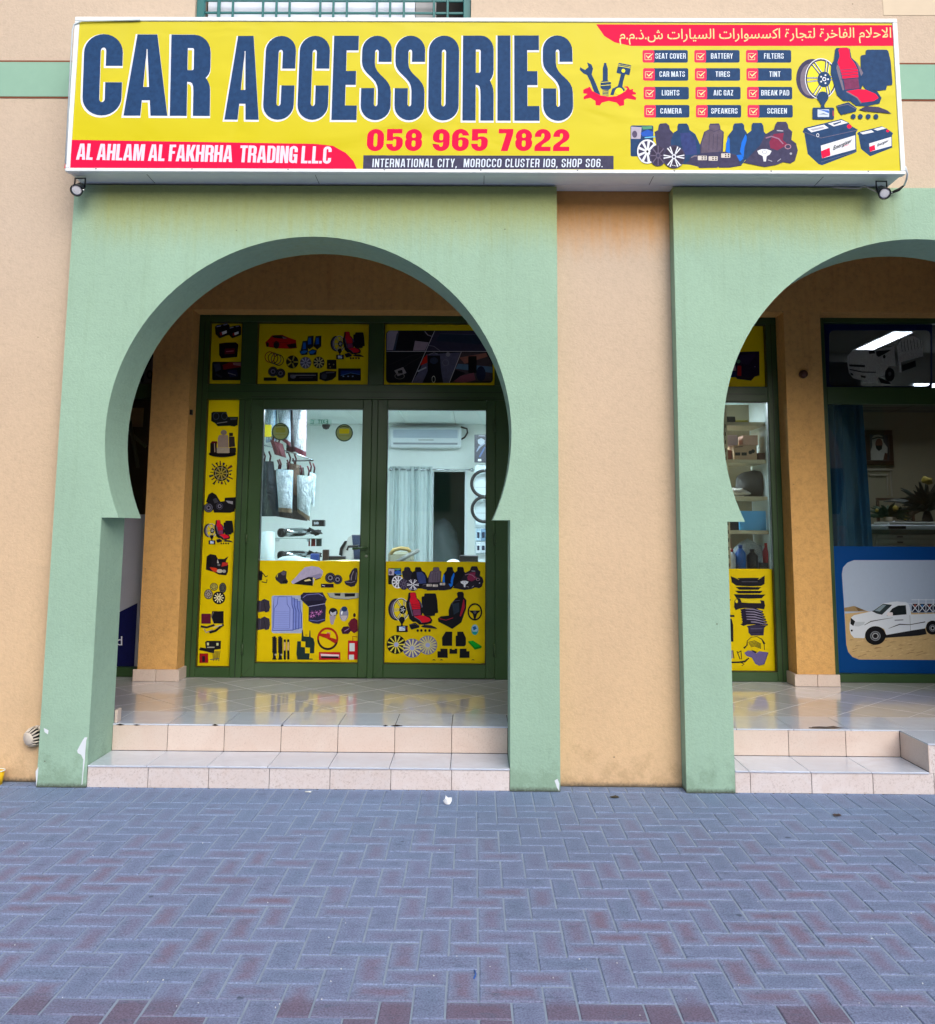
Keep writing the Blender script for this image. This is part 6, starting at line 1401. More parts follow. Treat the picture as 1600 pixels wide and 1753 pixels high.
for k, (x0, x1, c, lb) in enumerate(((528, 530.5, (120, 20, 26), 'thin dark red tin'), (532.5, 540, (130, 24, 34), 'dark red tin in the middle'), (541, 550.5, (28, 52, 50), 'dark green tin'))):
    a, b = PX(x0, 922, 4.9), PX(x1, 935, 4.9); c_ = Vector(((a.x+b.x)/2, 4.9, b.z)); r_ = (b.x-a.x)/2
    tag(lathe('tin_can', [(.001, 0), (r_, 0), (r_, .004), (r_*.97, .008), (r_*.97, a.z-b.z-.008), (r_, a.z-b.z-.004), (r_*.9, a.z-b.z), (.001, a.z-b.z)], c_, plain(c, .35, key='can'), n=18), lb+' on the wall between the two shelves', 'tin', 'tins')
tag(lathe('white_roll', [(.001, 0), (.07, 0), (.075, .02), (.07, .38), (.001, .39)], PX(458, 955, 4.2)-Vector((0, 0, .1)), plain((214, 232, 236), .5, key='wr')), 'tall white roll standing at the left edge of the door glass', 'roll')
# hanging seat covers in clear bags
CLEAR = film_mat('clear_bag', (214, 226, 234), .45, .12)
def crinkle(m, sc=14., d=.05):
    nt = m.node_tree; b = nt.nodes['Principled BSDF']; n = N(nt, 'ShaderNodeTexNoise', Scale=sc, Detail=4.0, Distortion=2.5); nt.links.new(coord(nt, (1, 1, .45), 'World'), n.inputs[0]); bump(nt, b, n.outputs[0], d, 1.0); return m
crinkle(CLEAR)
def bag(label, quad, Y, body, band, dep=.10, clear=True, strap=None):
    tl, tr, br, bl = quad; t = empty('seat_cover_bag', PX((tl[0]+tr[0])/2, tl[1], Y), label, 'bag', 'seat cover bags hanging at the left')
    n, m_ = 8, 10; vs, fs = [], []
    def q(u, v):
        a = (tl[0]+(tr[0]-tl[0])*u, tl[1]+(tr[1]-tl[1])*u); b = (bl[0]+(br[0]-bl[0])*u, bl[1]+(br[1]-bl[1])*u); return a[0]+(b[0]-a[0])*v, a[1]+(b[1]-a[1])*v
    def sheet(nm, off, mat, v0=0., v1=1., u0=0., u1=1.):
        vs, fs = [], []
        for s_ in (0, 1):
            for j in range(m_+1):
                for i in range(n+1):
                    u, v = u0+(u1-u0)*i/n, v0+(v1-v0)*j/m_; x, y = q(u, v); pt_ = PX(x, y, Y)
                    bulge = dep*math.sin(math.pi*min(max(u, .0), 1.))**.6*(.35+.65*math.sin(math.pi*(.12+.8*v)))*.5+.008*math.sin(9*u+7*v)
                    pt_.y = Y-(bulge+off) if s_ == 0 else Y+bulge*.6; vs.append(pt_)
        S = (n+1)*(m_+1)
        for s_ in (0, 1):
            for j in range(m_):
                for i in range(n):
                    a = s_*S+j*(n+1)+i; f_ = (a, a+n+1, a+n+2, a+1); fs.append(f_ if s_ == 0 else f_[::-1])
        return py_obj(nm, vs, fs, mat, t, smooth=True)
    sheet('cover', 0, crinkle(plain(body, .14 if body[0] > 120 else .6, key='cov'+('g' if body[0] > 120 else '')), 10., .03))
    if clear: sheet('clear_front', .006, CLEAR, .06, .92, .06, .94)
    if band: sheet('hem', .009, plain(band, .7, key='hem'), .90, 1.0)
    for u in (.25, .7):
        x, y = q(u, 0); tube('strap', [PX(x, y, Y), PX(x+1.5, y-9, Y-.01), PX(x-1.5, y-17, Y)], .010, plain(strap or (70, 14, 24), .7, key='st'), t, 6)
    return t
bag('dark teal seat cover bag at the far left behind the clear bags', ((447, 790), (468, 790), (478, 884), (444, 884)), 4.35, (22, 36, 44), None, .14, False)
bag('dark brown seat cover bag between the two clear bags', ((462, 806), (520, 800), (526, 892), (472, 884)), 4.40, (56, 50, 48), None, .14, False)
bag('clear seat cover bag with a brown hem, lower left', ((472, 803), (502, 805), (500, 878), (477, 876)), 4.15, (170, 186, 196), (112, 96, 78))
bag('clear seat cover bag with a brown hem, lower right and tilted', ((508, 813), (536, 816), (530, 892), (509, 876)), 4.22, (176, 190, 188), (112, 96, 78))
bag('silver wrapped seat cover bag at the top left corner', ((453, 690), (474, 690), (474, 755), (455, 758)), 4.3, (140, 160, 178), None)
bag('bright silver seat cover bag behind the round sticker', ((474, 690), (497, 690), (498, 765), (480, 752)), 4.28, (150, 168, 182), (90, 30, 40))
bag('maroon and silver seat cover bag hanging highest on the right', ((500, 690), (525, 690), (524, 783), (503, 772)), 4.2, (150, 132, 140), (80, 20, 36))
bag('dark grey seat cover bag behind the silver ones', ((490, 690), (508, 690), (510, 772), (490, 776)), 4.34, (70, 64, 66), (60, 16, 28), clear=False)
bag('small clear bag with a pale card behind the lower right bag', ((528, 806), (541, 812), (538, 868), (530, 860)), 4.3, (190, 204, 208), None, .08)
bag('maroon seat cover bag under the silver ones', ((462, 752), (484, 760), (490, 784), (470, 778)), 4.26, (96, 40, 50), None, .08, False)
bag('brown seat cover bag hanging behind the clear lower left bag', ((490, 792), (512, 796), (516, 846), (496, 850)), 4.36, (96, 76, 60), None, .1, False)
bag('narrow bluish clear bag in the top left corner', ((462, 690), (472, 690), (470, 744), (458, 742)), 4.2, (120, 170, 200), None, .06)
tag(pxbox('price_tag', 452, 727, 464, 748, 4.0, .004, plain((230, 208, 30), .5)), 'yellow card tag at the left edge of the door glass', 'tag')
rl = empty('hanging_rail', PX(505, 789, 4.3), 'thin chrome rails from which the bags hang', 'rail')
tube('rail', [PX(450, 762, 4.3), PX(500, 775, 4.3), PX(536, 788, 4.3)], .008, M_CHROME, rl, 6); tube('rail', [PX(500, 789, 4.1), PX(536, 788.5, 4.3)], .008, M_BLACK, rl, 6)
# mirrored exit sign on clear plastic and a camera dome
ex = empty('exit_sign', PX(553, 722, 5.5), 'clear exit sign seen from behind so its green letters read backwards', 'exit sign')
pxbox('plate', 530, 715, 567, 729, 5.5, .006, glass_mat('acrylic', (.9, .97, .95)), ex, .001)
p = Pic(5.498, 0, 0, 1); 
text(p, 'EXIT', [(561.5, 718), (544, 718.5), (544, 725.5), (561.5, 725)], (30, 140, 110), w=.6, st=.15, t=.15, gap=.14); p.line((30, 140, 110), [(532, 719), (537, 720), (536, 726), (531, 725)], 1.1); p.done('lettering', ex)
tag(lathe('camera_dome', [(.05, 0), (.05, -.02), (.035, -.05), (.001, -.062)], PX(558, 727, 5.3), M_BLACK, n=18), 'small black security camera dome on the back wall', 'camera')
# shelving seen through the right arch
sv_ = empty('shelving_unit', PX(1278, 980, 3.3), 'cream slotted steel shelving behind the right window', 'shelving')
CR_ = plain((206, 194, 160), .5, key='cream'); YSH = 3.2
for x in (1239, 1400):
    a = PX(x, 700, YSH)
    box('upright', a.x-.02, a.x+.02, YSH-.02, YSH+.012, ZF, 2.8, CR_, sv_, .002); box('upright', a.x-.02, a.x+.02, YSH+.42, YSH+.45, ZF, 2.8, CR_, sv_, .002)
    if x == 1239:
        for k in range(26): box('slot', a.x-.004, a.x+.004, YSH-.0212, YSH-.0202, .6+k*.08, .635+k*.08, M_BLACK, sv_, 0)
xs0, xs1 = PX(1239, 800, YSH).x+.021, PX(1400, 800, YSH).x-.021
shz = [PX(1290, y, YSH).z for y in (723, 787, 850, 908, 976)]
for z in shz: box('shelf', xs0, xs1, YSH-.015, YSH+.45, z-.035, z, CR_, sv_, .003)
rbox('back_sheet', xs0-.3, RX1-.001, YSH+.50, YSH+.52, ZF, 2.9, m=plain((170, 160, 134), .7, key='bs'))
def onsh(nm, x0, x1, k, h, d, col, lab, cat, grp=None, rough=.6, y=0.02):
    a, b = PX(x0, 800, YSH).x, PX(x1, 800, YSH).x
    return tag(box(nm, a, b, YSH+y, YSH+y+d, shz[k]+.0008, shz[k]+h, plain(col, rough, key='sh'), None, .004), lab, cat, grp)
c1 = onsh('carton', 1257, 1297, 1, .145, .22, (206, 170, 134), 'long cream carton with printed parts at the bottom of the small stack', 'carton')
p = Pic(YSH+.0195, 1220, 540, 4.869); p.line((120, 90, 80), [(185, 1098), (250, 1092)], 7); p.rr((60, 60, 56), 185, 1142, 228, 1168, 3); p.rr((60, 60, 56), 238, 1142, 282, 1168, 3); p.circ((60, 60, 56), 312, 1142, 16); p.circ((60, 60, 56), 334, 1132, 16); p.done('printed_picture', c1)
z2 = shz[1]+.146
for x0, x1, c, lb in ((1244, 1264, (206, 176, 176), 'pale pink carton on the left of the stack'), (1273, 1299, (226, 180, 156), 'salmon carton on top of the long cream one')):
    a, b = PX(x0, 760, YSH).x, PX(x1, 760, YSH).x; tag(box('carton', a, b, YSH+.03, YSH+.2, z2, z2+.10, plain(c, .6, key='sh2'), None, .004), lb, 'carton')
tag(blob('grey_pouch', Vector((PX(1298, 830, YSH).x, YSH+.2, shz[2]+.13)), (.17, .12, .14), plain((90, 88, 84), .7, key='gp'), seed=4, amp=.06), 'dark grey rounded pouch on the third shelf', 'pouch')
tag(blob('white_bag', Vector((PX(1262, 845, YSH).x, YSH+.12, shz[2]+.045)), (.14, .08, .045), plain((214, 208, 196), .5, key='wb'), seed=9, amp=.2), 'crumpled white plastic bag on the third shelf', 'plastic bag')
onsh('blue_screen_box', 1263, 1309, 3, .19, .02, (90, 180, 240), 'flat light blue box standing on the fourth shelf', 'box', rough=.3)
onsh('dark_crate', 1246, 1325, 3, .10, .10, (44, 36, 34), 'low dark crate behind the blue box', 'crate', y=.12)
def bottle(nm, px, k, r_, h, col, cap, lab, y=.06):
    t = empty(nm, (PX(px, 940, YSH).x, YSH+y, shz[k]+.0008), lab, 'bottle', 'bottles on the lowest visible shelf'); c = Vector(t.location)
    lathe('body', [(.001, 0), (r_, .002), (r_, h*.68), (r_*.45, h*.84), (r_*.4, h*.86)], c, plain(col, .3, key='bo'), t, n=18); lathe('cap', [(r_*.42, h*.86), (r_*.42, h), (.001, h)], c, plain(cap, .35, key='bc'), t, n=14); return t
onsh('tool_box', 1246, 1262, 0, .06, .14, (40, 44, 46), 'small dark tool box on the top shelf', 'box')
onsh('folded_sheet', 1262, 1284, 0, .025, .16, (226, 214, 96), 'folded yellow sheet on the top shelf', 'sheet')
onsh('carton', 1300, 1318, 1, .07, .18, (120, 84, 66), 'small brown carton at the right end of the second shelf', 'carton')
onsh('carton', 1244, 1256, 1, .10, .10, (128, 72, 60), 'reddish brown carton left of the long cream one', 'carton', y=.06)
onsh('spray_can_box', 1298, 1310, 4, .07, .10, (60, 66, 74), 'small grey box between the black and red bottles', 'box')
onsh('red_pack', 1246, 1262, 4, .30, .05, (150, 30, 44), 'red pack standing behind the clear bottle', 'pack', y=.30)
bottle('bottle', 1255, 4, .035, .20, (170, 180, 190), (150, 20, 30), 'clear bottle with a red cap, leftmost')
bottle('bottle', 1270, 4, .05, .24, (20, 90, 170), (20, 60, 130), 'blue bottle next to the leftmost one')
bottle('bottle', 1290, 4, .055, .20, (24, 26, 34), (20, 20, 24), 'squat black bottle in the middle')
bottle('bottle', 1314, 4, .035, .26, (176, 20, 50), (200, 30, 40), 'red bottle at the right end')
tag(blob('clear_sack', Vector((PX(1293, 935, YSH).x, YSH+.25, shz[4]+.14)), (.15, .1, .14), film_mat('sack', (200, 214, 222), .4, .2), seed=12, amp=.12), 'clear plastic sack standing behind the bottles', 'plastic bag')

# ================================================================== NEIGHBOUR'S ROOM ON THE RIGHT
rm2 = empty('office_interior', (0, 0, 0), kind='structure')
W2 = plain((160, 152, 124), .8, key='w2'); Y2 = 5.2
for a in ((RX1+.101, 7.7, Y2, Y2+.1, ZF, 3.9), (7.6, 7.7, YD+.33, Y2-.0005, ZF, 3.9)): rbox('wall', *a, m=W2, par=rm2)
rbox('ceiling', RX1+.101, 7.599, YD+.33, 4.499, 3.62, 3.68, m=plain((150, 150, 142), .85, key='c2'), par=rm2)
rbox('floor', RX1+.101, 7.599, YD+.101, Y2-.0005, ZF-.1, ZF-.002, m=FLR, par=rm2)
rbox('dropped_ceiling', RX1+.101, 7.599, 4.5, Y2-.0005, 3.02, 3.68, m=plain((120, 120, 112), .85, key='c3'), par=rm2)
for k in range(2): box('ceiling_joint', RX1+.101, 7.59, 4.75+k*.28, 4.76+k*.28, 3.016, 3.0195, plain((50, 50, 46), .8), rm2, 0)
for k in range(7): box('ceiling_joint', 3.2+k*.6, 3.212+k*.6, 4.51, Y2-.01, 3.0145, 3.0158, plain((50, 50, 46), .8), rm2, 0)
LP2 = emit((232, 240, 255), 20.0)
A = PG(1462, 568, 3.6); B = PG(1466, 598, 3.6); xr = PG(1562, 568, 3.6).x
l = empty('ceiling_light', ((B.x+xr)/2, (A.y+B.y)/2, 3.62), 'lit ceiling panel seen through the dark film beside the printed truck', 'ceiling light')
box('frame', B.x-.03, xr+.03, A.y-.03, B.y+.03, 3.60, 3.6195, WP, l, .002); box('panel', B.x, xr, A.y, B.y, 3.594, 3.5995, LP2, l, 0)
A = PX(1566, 655, 4.4); B = PX(1700, 668, 4.4)
l = empty('wall_light', ((A.x+B.x)/2, 4.45, A.z), 'long lit lamp on the ceiling step under the lower edge of the dark film', 'wall light')
box('frame', A.x-.02, B.x, 4.43, 4.499, B.z, A.z, WP, l, .002); box('panel', A.x, B.x-.02, 4.42, 4.4295, B.z+.01, A.z-.01, LP2, l, 0)
cu2 = empty('blue_curtain', PX(1450, 940, 2.75), 'long blue curtain hanging at the left side of the office window', 'curtain')
a, b = PX(1408, 800, 2.75), PX(1484, 800, 2.75)
curtain('cloth', a.x, b.x, .6, 3.2, 2.80, 6, .05, plain((16, 84, 122), .85, key='bcur'), cu2, 5, spread=.12)
pf = empty('picture_frame', PX(1505, 796, 5.15), 'dark framed portrait of a figure in a white headdress on the office wall', 'framed picture')
A, B = PX(1480, 736, 5.15), PX(1530, 796, 5.15); fwid = .055
for nm, (x0, x1, z0, z1) in (('frame', (A.x, B.x, A.z-fwid, A.z)), ('frame', (A.x, B.x, B.z, B.z+fwid)), ('frame', (A.x, A.x+fwid, B.z+fwid+.001, A.z-fwid-.001)), ('frame', (B.x-fwid, B.x, B.z+fwid+.001, A.z-fwid-.001))):
    box(nm, x0, x1, 5.14, 5.195, z0, z1, plain((58, 36, 20), .4, key='pf'), pf, .006)
box('picture', A.x+fwid, B.x-fwid, 5.17, 5.19, B.z+fwid, A.z-fwid, plain((70, 78, 80), .4, key='pic'), pf, 0)
p = Pic(5.169, 1400, 680, 6.742); HD = (196, 196, 180)
p.poly(HD, [(620, 470), (640, 440), (700, 430), (740, 450), (755, 520), (800, 580), (800, 640), (750, 725), (590, 725), (600, 640), (625, 560)]); p.circ((130, 84, 64), 702, 540, 42, 62); p.poly((34, 24, 22), [(664, 560), (740, 556), (736, 600), (700, 622), (672, 596)]); p.line((16, 16, 18), [(622, 482), (690, 462), (752, 474)], 14); p.poly((90, 60, 44), [(770, 640), (800, 650), (800, 725), (750, 725)]); p.done('printed_portrait', pf)
for nm, (x0, y0, x1, y1) in (('panel_moulding', (1483, 802, 1528, 806)), ('panel_moulding', (1524, 807, 1528, 850)), ('panel_moulding', (1488, 812, 1520, 815)), ('panel_moulding', (1518, 816, 1521, 848))):
    o = pxbox(nm, x0, y0, x1, y1, 5.175, .024, plain((176, 168, 146), .6, key='mould'), rm2, .004)
cb = empty('drawer_cabinet', PX(1550, 945, 3.6), 'pale grey plan cabinet with thin drawers behind the office window', 'cabinet')
A, B = PX(1497, 914, 3.6), PX(1700, 975, 3.6); GC = plain((160, 166, 150), .4, key='cab')
box('carcass', A.x, B.x, 3.62, 4.2, ZF, A.z-.001, GC, cb); box('top', A.x-.06, B.x, 3.58, 4.22, A.z, A.z+.045, plain((70, 84, 74), .3, key='cabt'), cb)
for k in range(6): box('drawer', A.x+.02, B.x-.02, 3.6, 3.6195, A.z-.045-k*.055, A.z-.005-k*.055, GC, cb, .004); box('drawer_handle', A.x+.22, A.x+.28, 3.59, 3.5995, A.z-.034-k*.055, A.z-.02-k*.055, M_BLACK, cb, .001)
ztop = A.z+.0455
pr = empty('printer', (PX(1550, 905, 3.8).x, 3.8, ztop), 'flat white office printer with black trays on the plan cabinet', 'printer')
x0, x1 = PX(1511, 900, 3.7).x, PX(1600, 900, 3.7).x
box('body', x0, x1+.3, 3.65, 4.05, ztop+.0005, ztop+.05, WP, pr, .01); box('tray', x0+.03, x0+.2, 3.62, 3.66, ztop+.008, ztop+.036, M_BLACK, pr, .003); box('lid', x0+.05, x1+.2, 3.66, 4.04, ztop+.0505, ztop+.08, plain((190, 194, 184), .4, key='lid'), pr, .008); box('glass', x0+.13, x1-.02, 3.68, 3.95, ztop+.0805, ztop+.088, M_BLACK, pr, .002)
tube('paper_support', [(x0-.02, 3.64, ztop+.02), (x0+.12, 3.7, ztop+.085)], .008, WP, pr, 6)
# plants
def leafm(name, base, dirs, m, parent, w=.02, seed=0):
    vs, fs = [], []; rr_ = random.Random(seed)
    for d, L in dirs:
        d = Vector(d).normalized(); s_ = d.cross(Vector((0, 1, 0))); s_ = s_.normalized() if s_.length > .01 else Vector((1, 0, 0))
        n0 = len(vs); P_ = Vector(base)
        for k in range(5):
            t = k/4; c = P_+d*L*t+Vector((0, 0, -.35*L*t*t))+Vector((0, .01*math.sin(t*3), 0)); ww = w*math.sin(math.pi*(.12+.84*t)); vs += [c-s_*ww, c+Vector((0, -.004, .003)), c+s_*ww]
        for k in range(4):
            a = n0+3*k; fs += [(a, a+1, a+4, a+3), (a+1, a+2, a+5, a+4)]
    return py_obj(name, vs, fs, m, parent)
LF = plain((30, 62, 26), .5, key='leaf'); LF2 = plain((78, 64, 40), .7, key='dry'); YF = plain((150, 130, 24), .6, key='yf')
pl = empty('potted_plant', (PX(1533, 895, 3.95).x, 4.1, ztop), 'flower pot with dark leaves and one yellow flower on the office cabinet', 'potted plant'); c = Vector(pl.location)
lathe('pot', [(.001, .0), (.05, 0), (.075, .05), (.07, .13), (.06, .135)], c, plain((150, 140, 112), .5, key='pot'), pl)
rr_ = random.Random(3); leafm('foliage', c+Vector((0, 0, .13)), [((rr_.uniform(-1.3, 1.3), rr_.uniform(-.6, .6), rr_.uniform(.15, 1.1)), rr_.uniform(.12, .30)) for _ in range(60)], LF, pl, .022)
for dx, dz, s_ in ((.03, .22, .03), (-.17, .2, .018), (.13, .12, .02)): blob('flower', c+Vector((dx, -.1, dz)), (s_, s_, s_), YF, pl, seed=2, amp=.25, sub=2)
pl = empty('dried_grass', (PX(1566, 895, 3.95).x, 4.1, ztop), 'spray of dried brown grass beside the flower pot', 'dried plant'); c = Vector(pl.location)
lathe('vase', [(.001, 0), (.03, 0), (.04, .05), (.02, .1)], c, plain((80, 74, 60), .5), pl); leafm('foliage', c+Vector((0, 0, .1)), [((rr_.uniform(-.9, .9), rr_.uniform(-.4, .4), 1), rr_.uniform(.15, .28)) for _ in range(40)], LF2, pl, .008)
pl = empty('flower_arrangement', (PX(1600, 905, 3.9).x, 4.05, ztop), 'tall dark leafy arrangement with a yellow bloom at the right edge of the photo', 'flowers'); c = Vector(pl.location)
lathe('vase', [(.001, 0), (.05, 0), (.06, .1), (.03, .2)], c, plain((24, 28, 26), .4), pl); leafm('foliage', c+Vector((0, 0, .2)), [((rr_.uniform(-.7, .7), rr_.uniform(-.5, .5), rr_.uniform(.1, 1.3)), rr_.uniform(.15, .55)) for _ in range(90)], plain((20, 40, 24), .5, key='dl'), pl, .022)
blob('flower', c+Vector((-.04, -.12, .52)), (.05, .04, .04), YF, pl, seed=6, amp=.3, sub=2)
wf = empty('wood_frame', PX(1533, 900, 4.4), 'brown wooden frame leaning behind the flower pot', 'frame')
A, B = PX(1500, 852, 4.4), PX(1567, 905, 4.4)
for nm, (x0, x1, z0, z1) in (('top_rail', (A.x, B.x, A.z-.03, A.z)), ('side_rail', (A.x, A.x+.03, ztop, A.z-.031)), ('side_rail', (B.x-.03, B.x, ztop, A.z-.031))): box(nm, x0, x1, 4.4, 4.43, z0, z1, plain((84, 52, 26), .5, key='wf'), wf)
tag(box('office_desk', PX(1480, 900, 4.35).x, PX(1480, 900, 4.35).x+1.6, 4.25, 4.6, ZF, ztop-.002, plain((96, 84, 66), .6, key='desk')), 'low brown desk behind the plan cabinet', 'desk')
# left neighbour's dim room
rm3 = empty('left_shop_interior', (0, 0, 0), kind='structure')
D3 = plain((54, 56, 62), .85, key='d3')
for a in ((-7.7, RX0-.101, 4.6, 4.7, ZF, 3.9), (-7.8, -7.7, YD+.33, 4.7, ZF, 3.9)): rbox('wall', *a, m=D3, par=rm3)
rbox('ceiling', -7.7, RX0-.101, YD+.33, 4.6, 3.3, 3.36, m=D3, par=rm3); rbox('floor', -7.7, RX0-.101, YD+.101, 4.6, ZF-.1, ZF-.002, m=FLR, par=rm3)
tag(pxbox('wall_notice', 222, 698, 244, 731, 3.4, .01, plain((180, 160, 140), .6, key='wn')), 'pale notice board in the dim shop behind the left arch edge', 'notice board')
lad = empty('step_ladder', PX(232, 800, 3.2), 'grey folding ladder in the dim shop behind the left arch edge', 'ladder')
tube('rail', [PX(215, 735, 3.2), PX(250, 765, 3.2)], .018, plain((90, 104, 108), .4), lad, 6); tube('rail', [PX(222, 720, 3.15), PX(236, 800, 3.15)], .018, plain((70, 84, 90), .4), lad, 6)

# ================================================================== UPPER WINDOW
uw = empty('upper_window', ((WX0+WX1)/2, YR, WZ0), 'teal barred window above the sign with white sheets behind the bars', 'window')
TE = plain((14, 98, 100), .45, key='teal')
box('reveal', WX0+.001, WX1-.001, YT-.002, YT+.3, WZ0, WZ1, plain((12, 14, 16), .8, key='rev'), uw, 0)
for x0, x1 in ((WX0, WX0+.055), (WX1-.055, WX1)): box('frame', x0, x1, YR+.03, YR+.07, WZ0, WZ1, TE, uw, .004)
zz = PX(500, 22.5, YR+.05).z; z3_ = PX(500, 1.5, YR+.05).z
for z in (zz, z3_): box('crossbar', WX0+.0555, WX1-.0555, YR+.045, YR+.057, z-.008, z+.008, TE, uw, .002)
for px in (374.5, 398.5, 450, 473, 495.5, 548, 570.5, 593.5, 645, 667.5, 691, 742.5, 766): 
    x = PX(px, 20, YR+.04).x; w_ = .012 if px == 374.5 else .008; box('bar', x-w_, x+w_, YR+.032, YR+.0445, WZ0, WZ1, TE, uw, .002)
box('white_sheet', PX(360, 20, .3).x, PX(711, 20, .3).x, YR+.12, YR+.14, WZ0, PX(500, 2, YR+.12).z+.0, plain((216, 224, 240), .7, key='wsht'), uw, .002)
box('white_sheet', PX(378, 20, .3).x, PX(711, 20, .3).x, YR+.141, YR+.15, WZ0, WZ1-.3, plain((200, 210, 226), .7, key='wsht2'), uw, .002)
box('grey_board', PX(712, 20, .3).x, PX(747, 20, .3).x, YR+.12, YR+.14, WZ0, PX(500, 2, YR+.12).z+.01, plain((150, 152, 156), .7, key='gb'), uw, .002)

# ================================================================== LAMPS, WIRES, SMALL THINGS
def floodlight(px, py, lab, tilt, lean):
    c = PX(px, py, -.12); top = Vector((c.x-.01*lean, -.12, SZ0+.008)); k_ = .78
    t = empty('floodlight', top, lab, 'floodlight', 'floodlights under the sign')
    w_ = .034; zb = -.075
    tube('yoke', [top+Vector((-w_, 0, zb)), top+Vector((-w_, 0, -.0115)), top+Vector((w_, 0, -.0115)), top+Vector((w_, 0, zb))], .0055, M_BLACK, t, 6)
    d = Vector((.25*lean, -.80, -.60)).normalized(); rot = d.to_track_quat('Z', 'Y').to_matrix(); base = top+Vector((0, 0, zb))-d*.03
    lathe('housing', [(q[0]*k_, q[1]*k_) for q in [(.001, -.02), (.022, -.018), (.030, .0), (.034, .05), (.046, .09), (.050, .11), (.052, .122), (.046, .124), (.044, .112)]], base, plain((16, 20, 26), .3, key='fl'), t, rot, 22)
    lathe('lens', [(.001, .119*k_), (.026, .1185*k_), (.0345, .1165*k_)], base, plain((226, 228, 236), .6, key='lens'), t, rot, 22)
    for k in range(8):
        a = k/8*6.283; q0 = rot @ Vector((.025*math.cos(a), .025*math.sin(a), .0)); q1 = rot @ Vector((.029*math.cos(a), .029*math.sin(a), .05)); tube('cooling_fin', [base+q0, base+q1], .0025, M_BLACK, t, 4)
    tube('clamp_screw', [base+rot @ Vector((.02, 0, .08)), base+rot @ Vector((.05, 0, .085))], .005, M_CHROME, t, 6)
    return t
floodlight(137, 318, 'black floodlight hanging from the left end of the sign', 0, .15)
floodlight(1508, 326, 'black floodlight hanging from the right end of the sign', 0, -.3)
def wire(lab, pts, r_, col): return tag(tube('wire', pts, r_, plain(col, .5, key='wire'), None, 6), lab, 'wire')
wire('white cable running along the wall to the right floodlight', [PX(1425, 321, -.02), PX(1450, 322.5, -.03), PX(1470, 323, -.03), PX(1480, 319, -.04), PX(1490, 324, -.06), PX(1503, 330, -.08)], .005, (190, 186, 176))
wire('white cable looping round the lower right corner of the sign', [PX(1549, 285, SF), PX(1553, 298, SF+.02), PX(1551, 308, SF+.05), PX(1547, 318, -.05)], .006, (206, 216, 226))
wire('black taped joint at the end of the looping white cable', [PX(1546, 318.5, -.05), PX(1538, 325, -.04), PX(1531, 328, -.03), PX(1524, 331.5, -.02)], [.006, .011, .010, .005], (14, 14, 16))
wire('thin grey cable running over the top left corner of the sign', [PX(112, 280, SF-.01), PX(124, 52, SF-.01), PX(127, 42, SF-.01), PX(140, 36.5, SF-.008), PX(240, 34.5, SF-.008)], .005, (190, 204, 214))
# vent cap
vc = empty('vent_cap', PX(56, 1264, .04), 'white round vent cap with dark slots low on the orange wall', 'vent cap')
d = Vector((-.45, -1, -.18)).normalized(); rot = d.to_track_quat('Z', 'Y').to_matrix(); base = PX(65, 1258, YR)+Vector((0, 0, 0))
lathe('core', [(.001, -.01), (.048, -.01), (.052, .035), (.040, .07), (.001, .071)], base, M_BLACK, vc, rot, 28)
WV = plain((206, 196, 184), .5, key='vent')
lathe('rim', [(.060, -.012), (.062, .012), (.054, .013)], base, WV, vc, rot, 28); lathe('cap', [(.040, .066), (.041, .075), (.030, .083), (.001, .086)], base, WV, vc, rot, 28)
for k in range(15):
    a = k/15*6.283; f_ = lambda r_, h_, a=a: base+rot @ Vector((r_*math.cos(a), r_*math.sin(a), h_)); tube('rib', [f_(.058, .008), f_(.055, .04), f_(.042, .072)], .0052, WV, vc, 5)
# paper cup at the left edge
pc = empty('paper_cup', PG(-8, 1348, 0), 'yellow paper cup with a white rim at the left edge', 'cup'); c = Vector((PG(-9, 1345, 0).x, .05, 0))
lathe('cup', [(.001, .001), (.030, .001), (.040, .082)], c, plain((236, 190, 20), .5, key='cup'), pc); tube('rim', [(c.x+.0405*math.cos(k/24*6.283), c.y+.0405*math.sin(k/24*6.283), .085) for k in range(24)], .0035, WP, pc, 6, True)
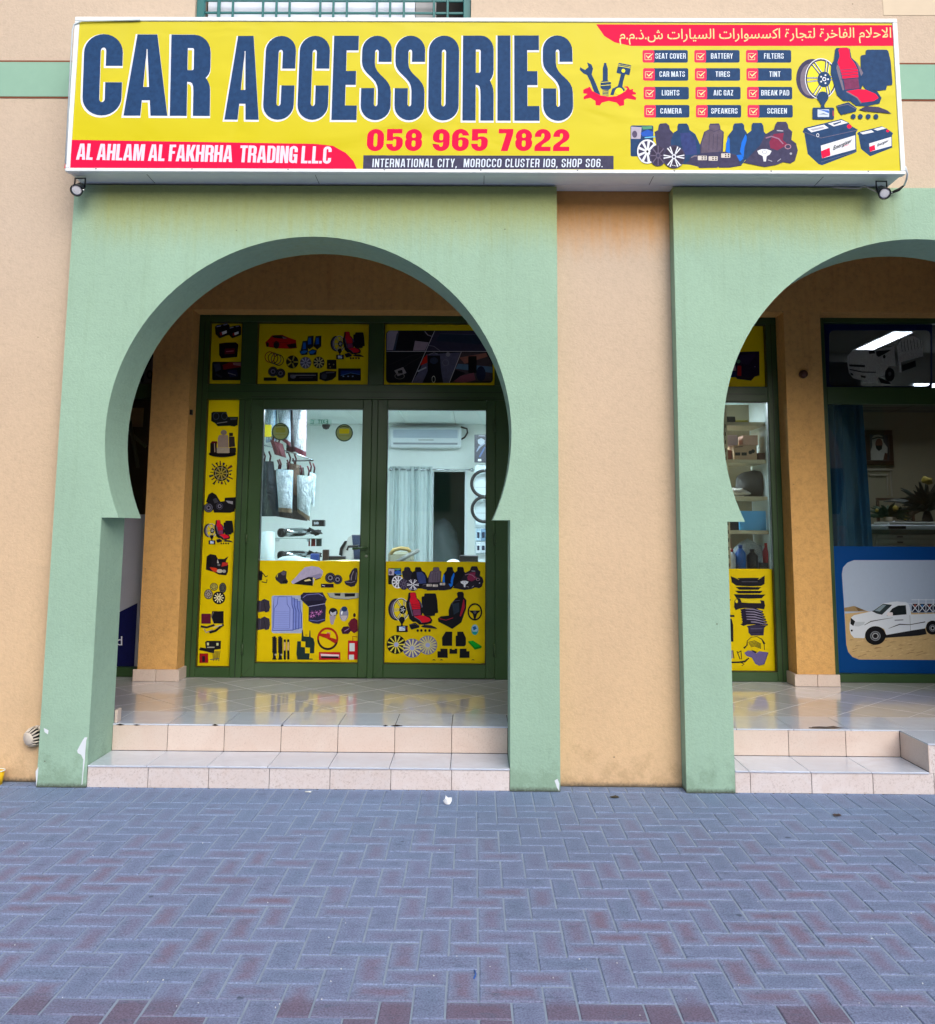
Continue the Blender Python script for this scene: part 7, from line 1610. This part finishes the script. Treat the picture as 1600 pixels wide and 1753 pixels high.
# litter
def crumple(nm, px, py, r_, col, lab, cat, seed, flat=.45, grp=None):
    c = PG(px, py, 0); bm = bmesh.new(); bmesh.ops.create_icosphere(bm, subdivisions=2, radius=1.0); q_ = random.Random(seed)
    for v in bm.verts:
        f_ = q_.uniform(.55, 1.2); v.co = Vector((v.co.x*r_*f_, v.co.y*r_*f_*.8, max(-.0, (v.co.z+.7)*r_*flat*f_)))
        v.co += c+Vector((0, 0, .001))
    return tag(bm_obj(nm, bm, plain(col, .8, key='lit')), lab, cat, grp)
crumple('tissue', 766, 1377, .024, (228, 232, 238), 'crumpled white tissue on the pavers in front of the steps', 'tissue', 3, 1.1)
bt_ = PG(527, 1357, 0); tag(tube('cigarette_butt', [bt_+Vector((-.018, .002, .006)), bt_+Vector((.018, -.002, .006))], .0045, plain((222, 224, 220), .8, key='butt'), None, 8), 'white cigarette butt near the foot of the steps', 'cigarette butt')
for k, (x, y, c, lb) in enumerate(((1052, 1366, (60, 56, 44), 'curled dry leaf in front of the orange wall'), (1432, 1397, (70, 60, 60), 'dark dry leaf in front of the right steps'), (1412, 1247, (72, 62, 58), 'dark frayed rag lying on the edge of the right landing'))):
    Z = ZF+.001 if k == 2 else 0; c_ = PG(x, y, Z); bm = bmesh.new(); bmesh.ops.create_icosphere(bm, subdivisions=2, radius=1.0); q_ = random.Random(k)
    L = .12 if k == 2 else .028
    for v in bm.verts: v.co = c_+Vector((v.co.x*L*q_.uniform(.7, 1.2), v.co.y*.014*q_.uniform(.6, 1.4), (v.co.z+1)*.006*q_.uniform(.4, 1.5)+.001))
    tag(bm_obj('rag' if k == 2 else 'dry_leaf', bm, plain(c, .85, key='lf')), lb, 'rag' if k == 2 else 'leaf')
q_ = random.Random(5)
spk = []
for k in range(46):
    x, y = q_.uniform(20, 1580), q_.uniform(1362, 1740); c_ = PG(x, y, 0); s_ = q_.uniform(.0015, .004); spk.append((c_, s_, q_.random()*3))
bm = bmesh.new()
for c_, s_, an in spk:
    m4 = Matrix.Translation(c_+Vector((0, 0, .002))) @ Matrix.Rotation(an, 4, 'Z') @ Matrix.Diagonal((s_, s_*.6, .002, 1)); bmesh.ops.create_cube(bm, size=1.5, matrix=m4)
tag(bm_obj('litter_specks', bm, plain((214, 220, 226), .8, key='spk')), 'tiny white scraps scattered over the pavers', 'litter', kind='stuff')
tube('blue_thread', [PG(812, 1662, 0)+Vector((0, 0, .003)), PG(814, 1670, 0)+Vector((0, 0, .004)), PG(811, 1676, 0)+Vector((0, 0, .003))], .0025, plain((20, 90, 180), .6), None, 5)
tag(bpy.data.objects['blue_thread'], 'short blue scrap lying on the pavers near the photo bottom', 'scrap')
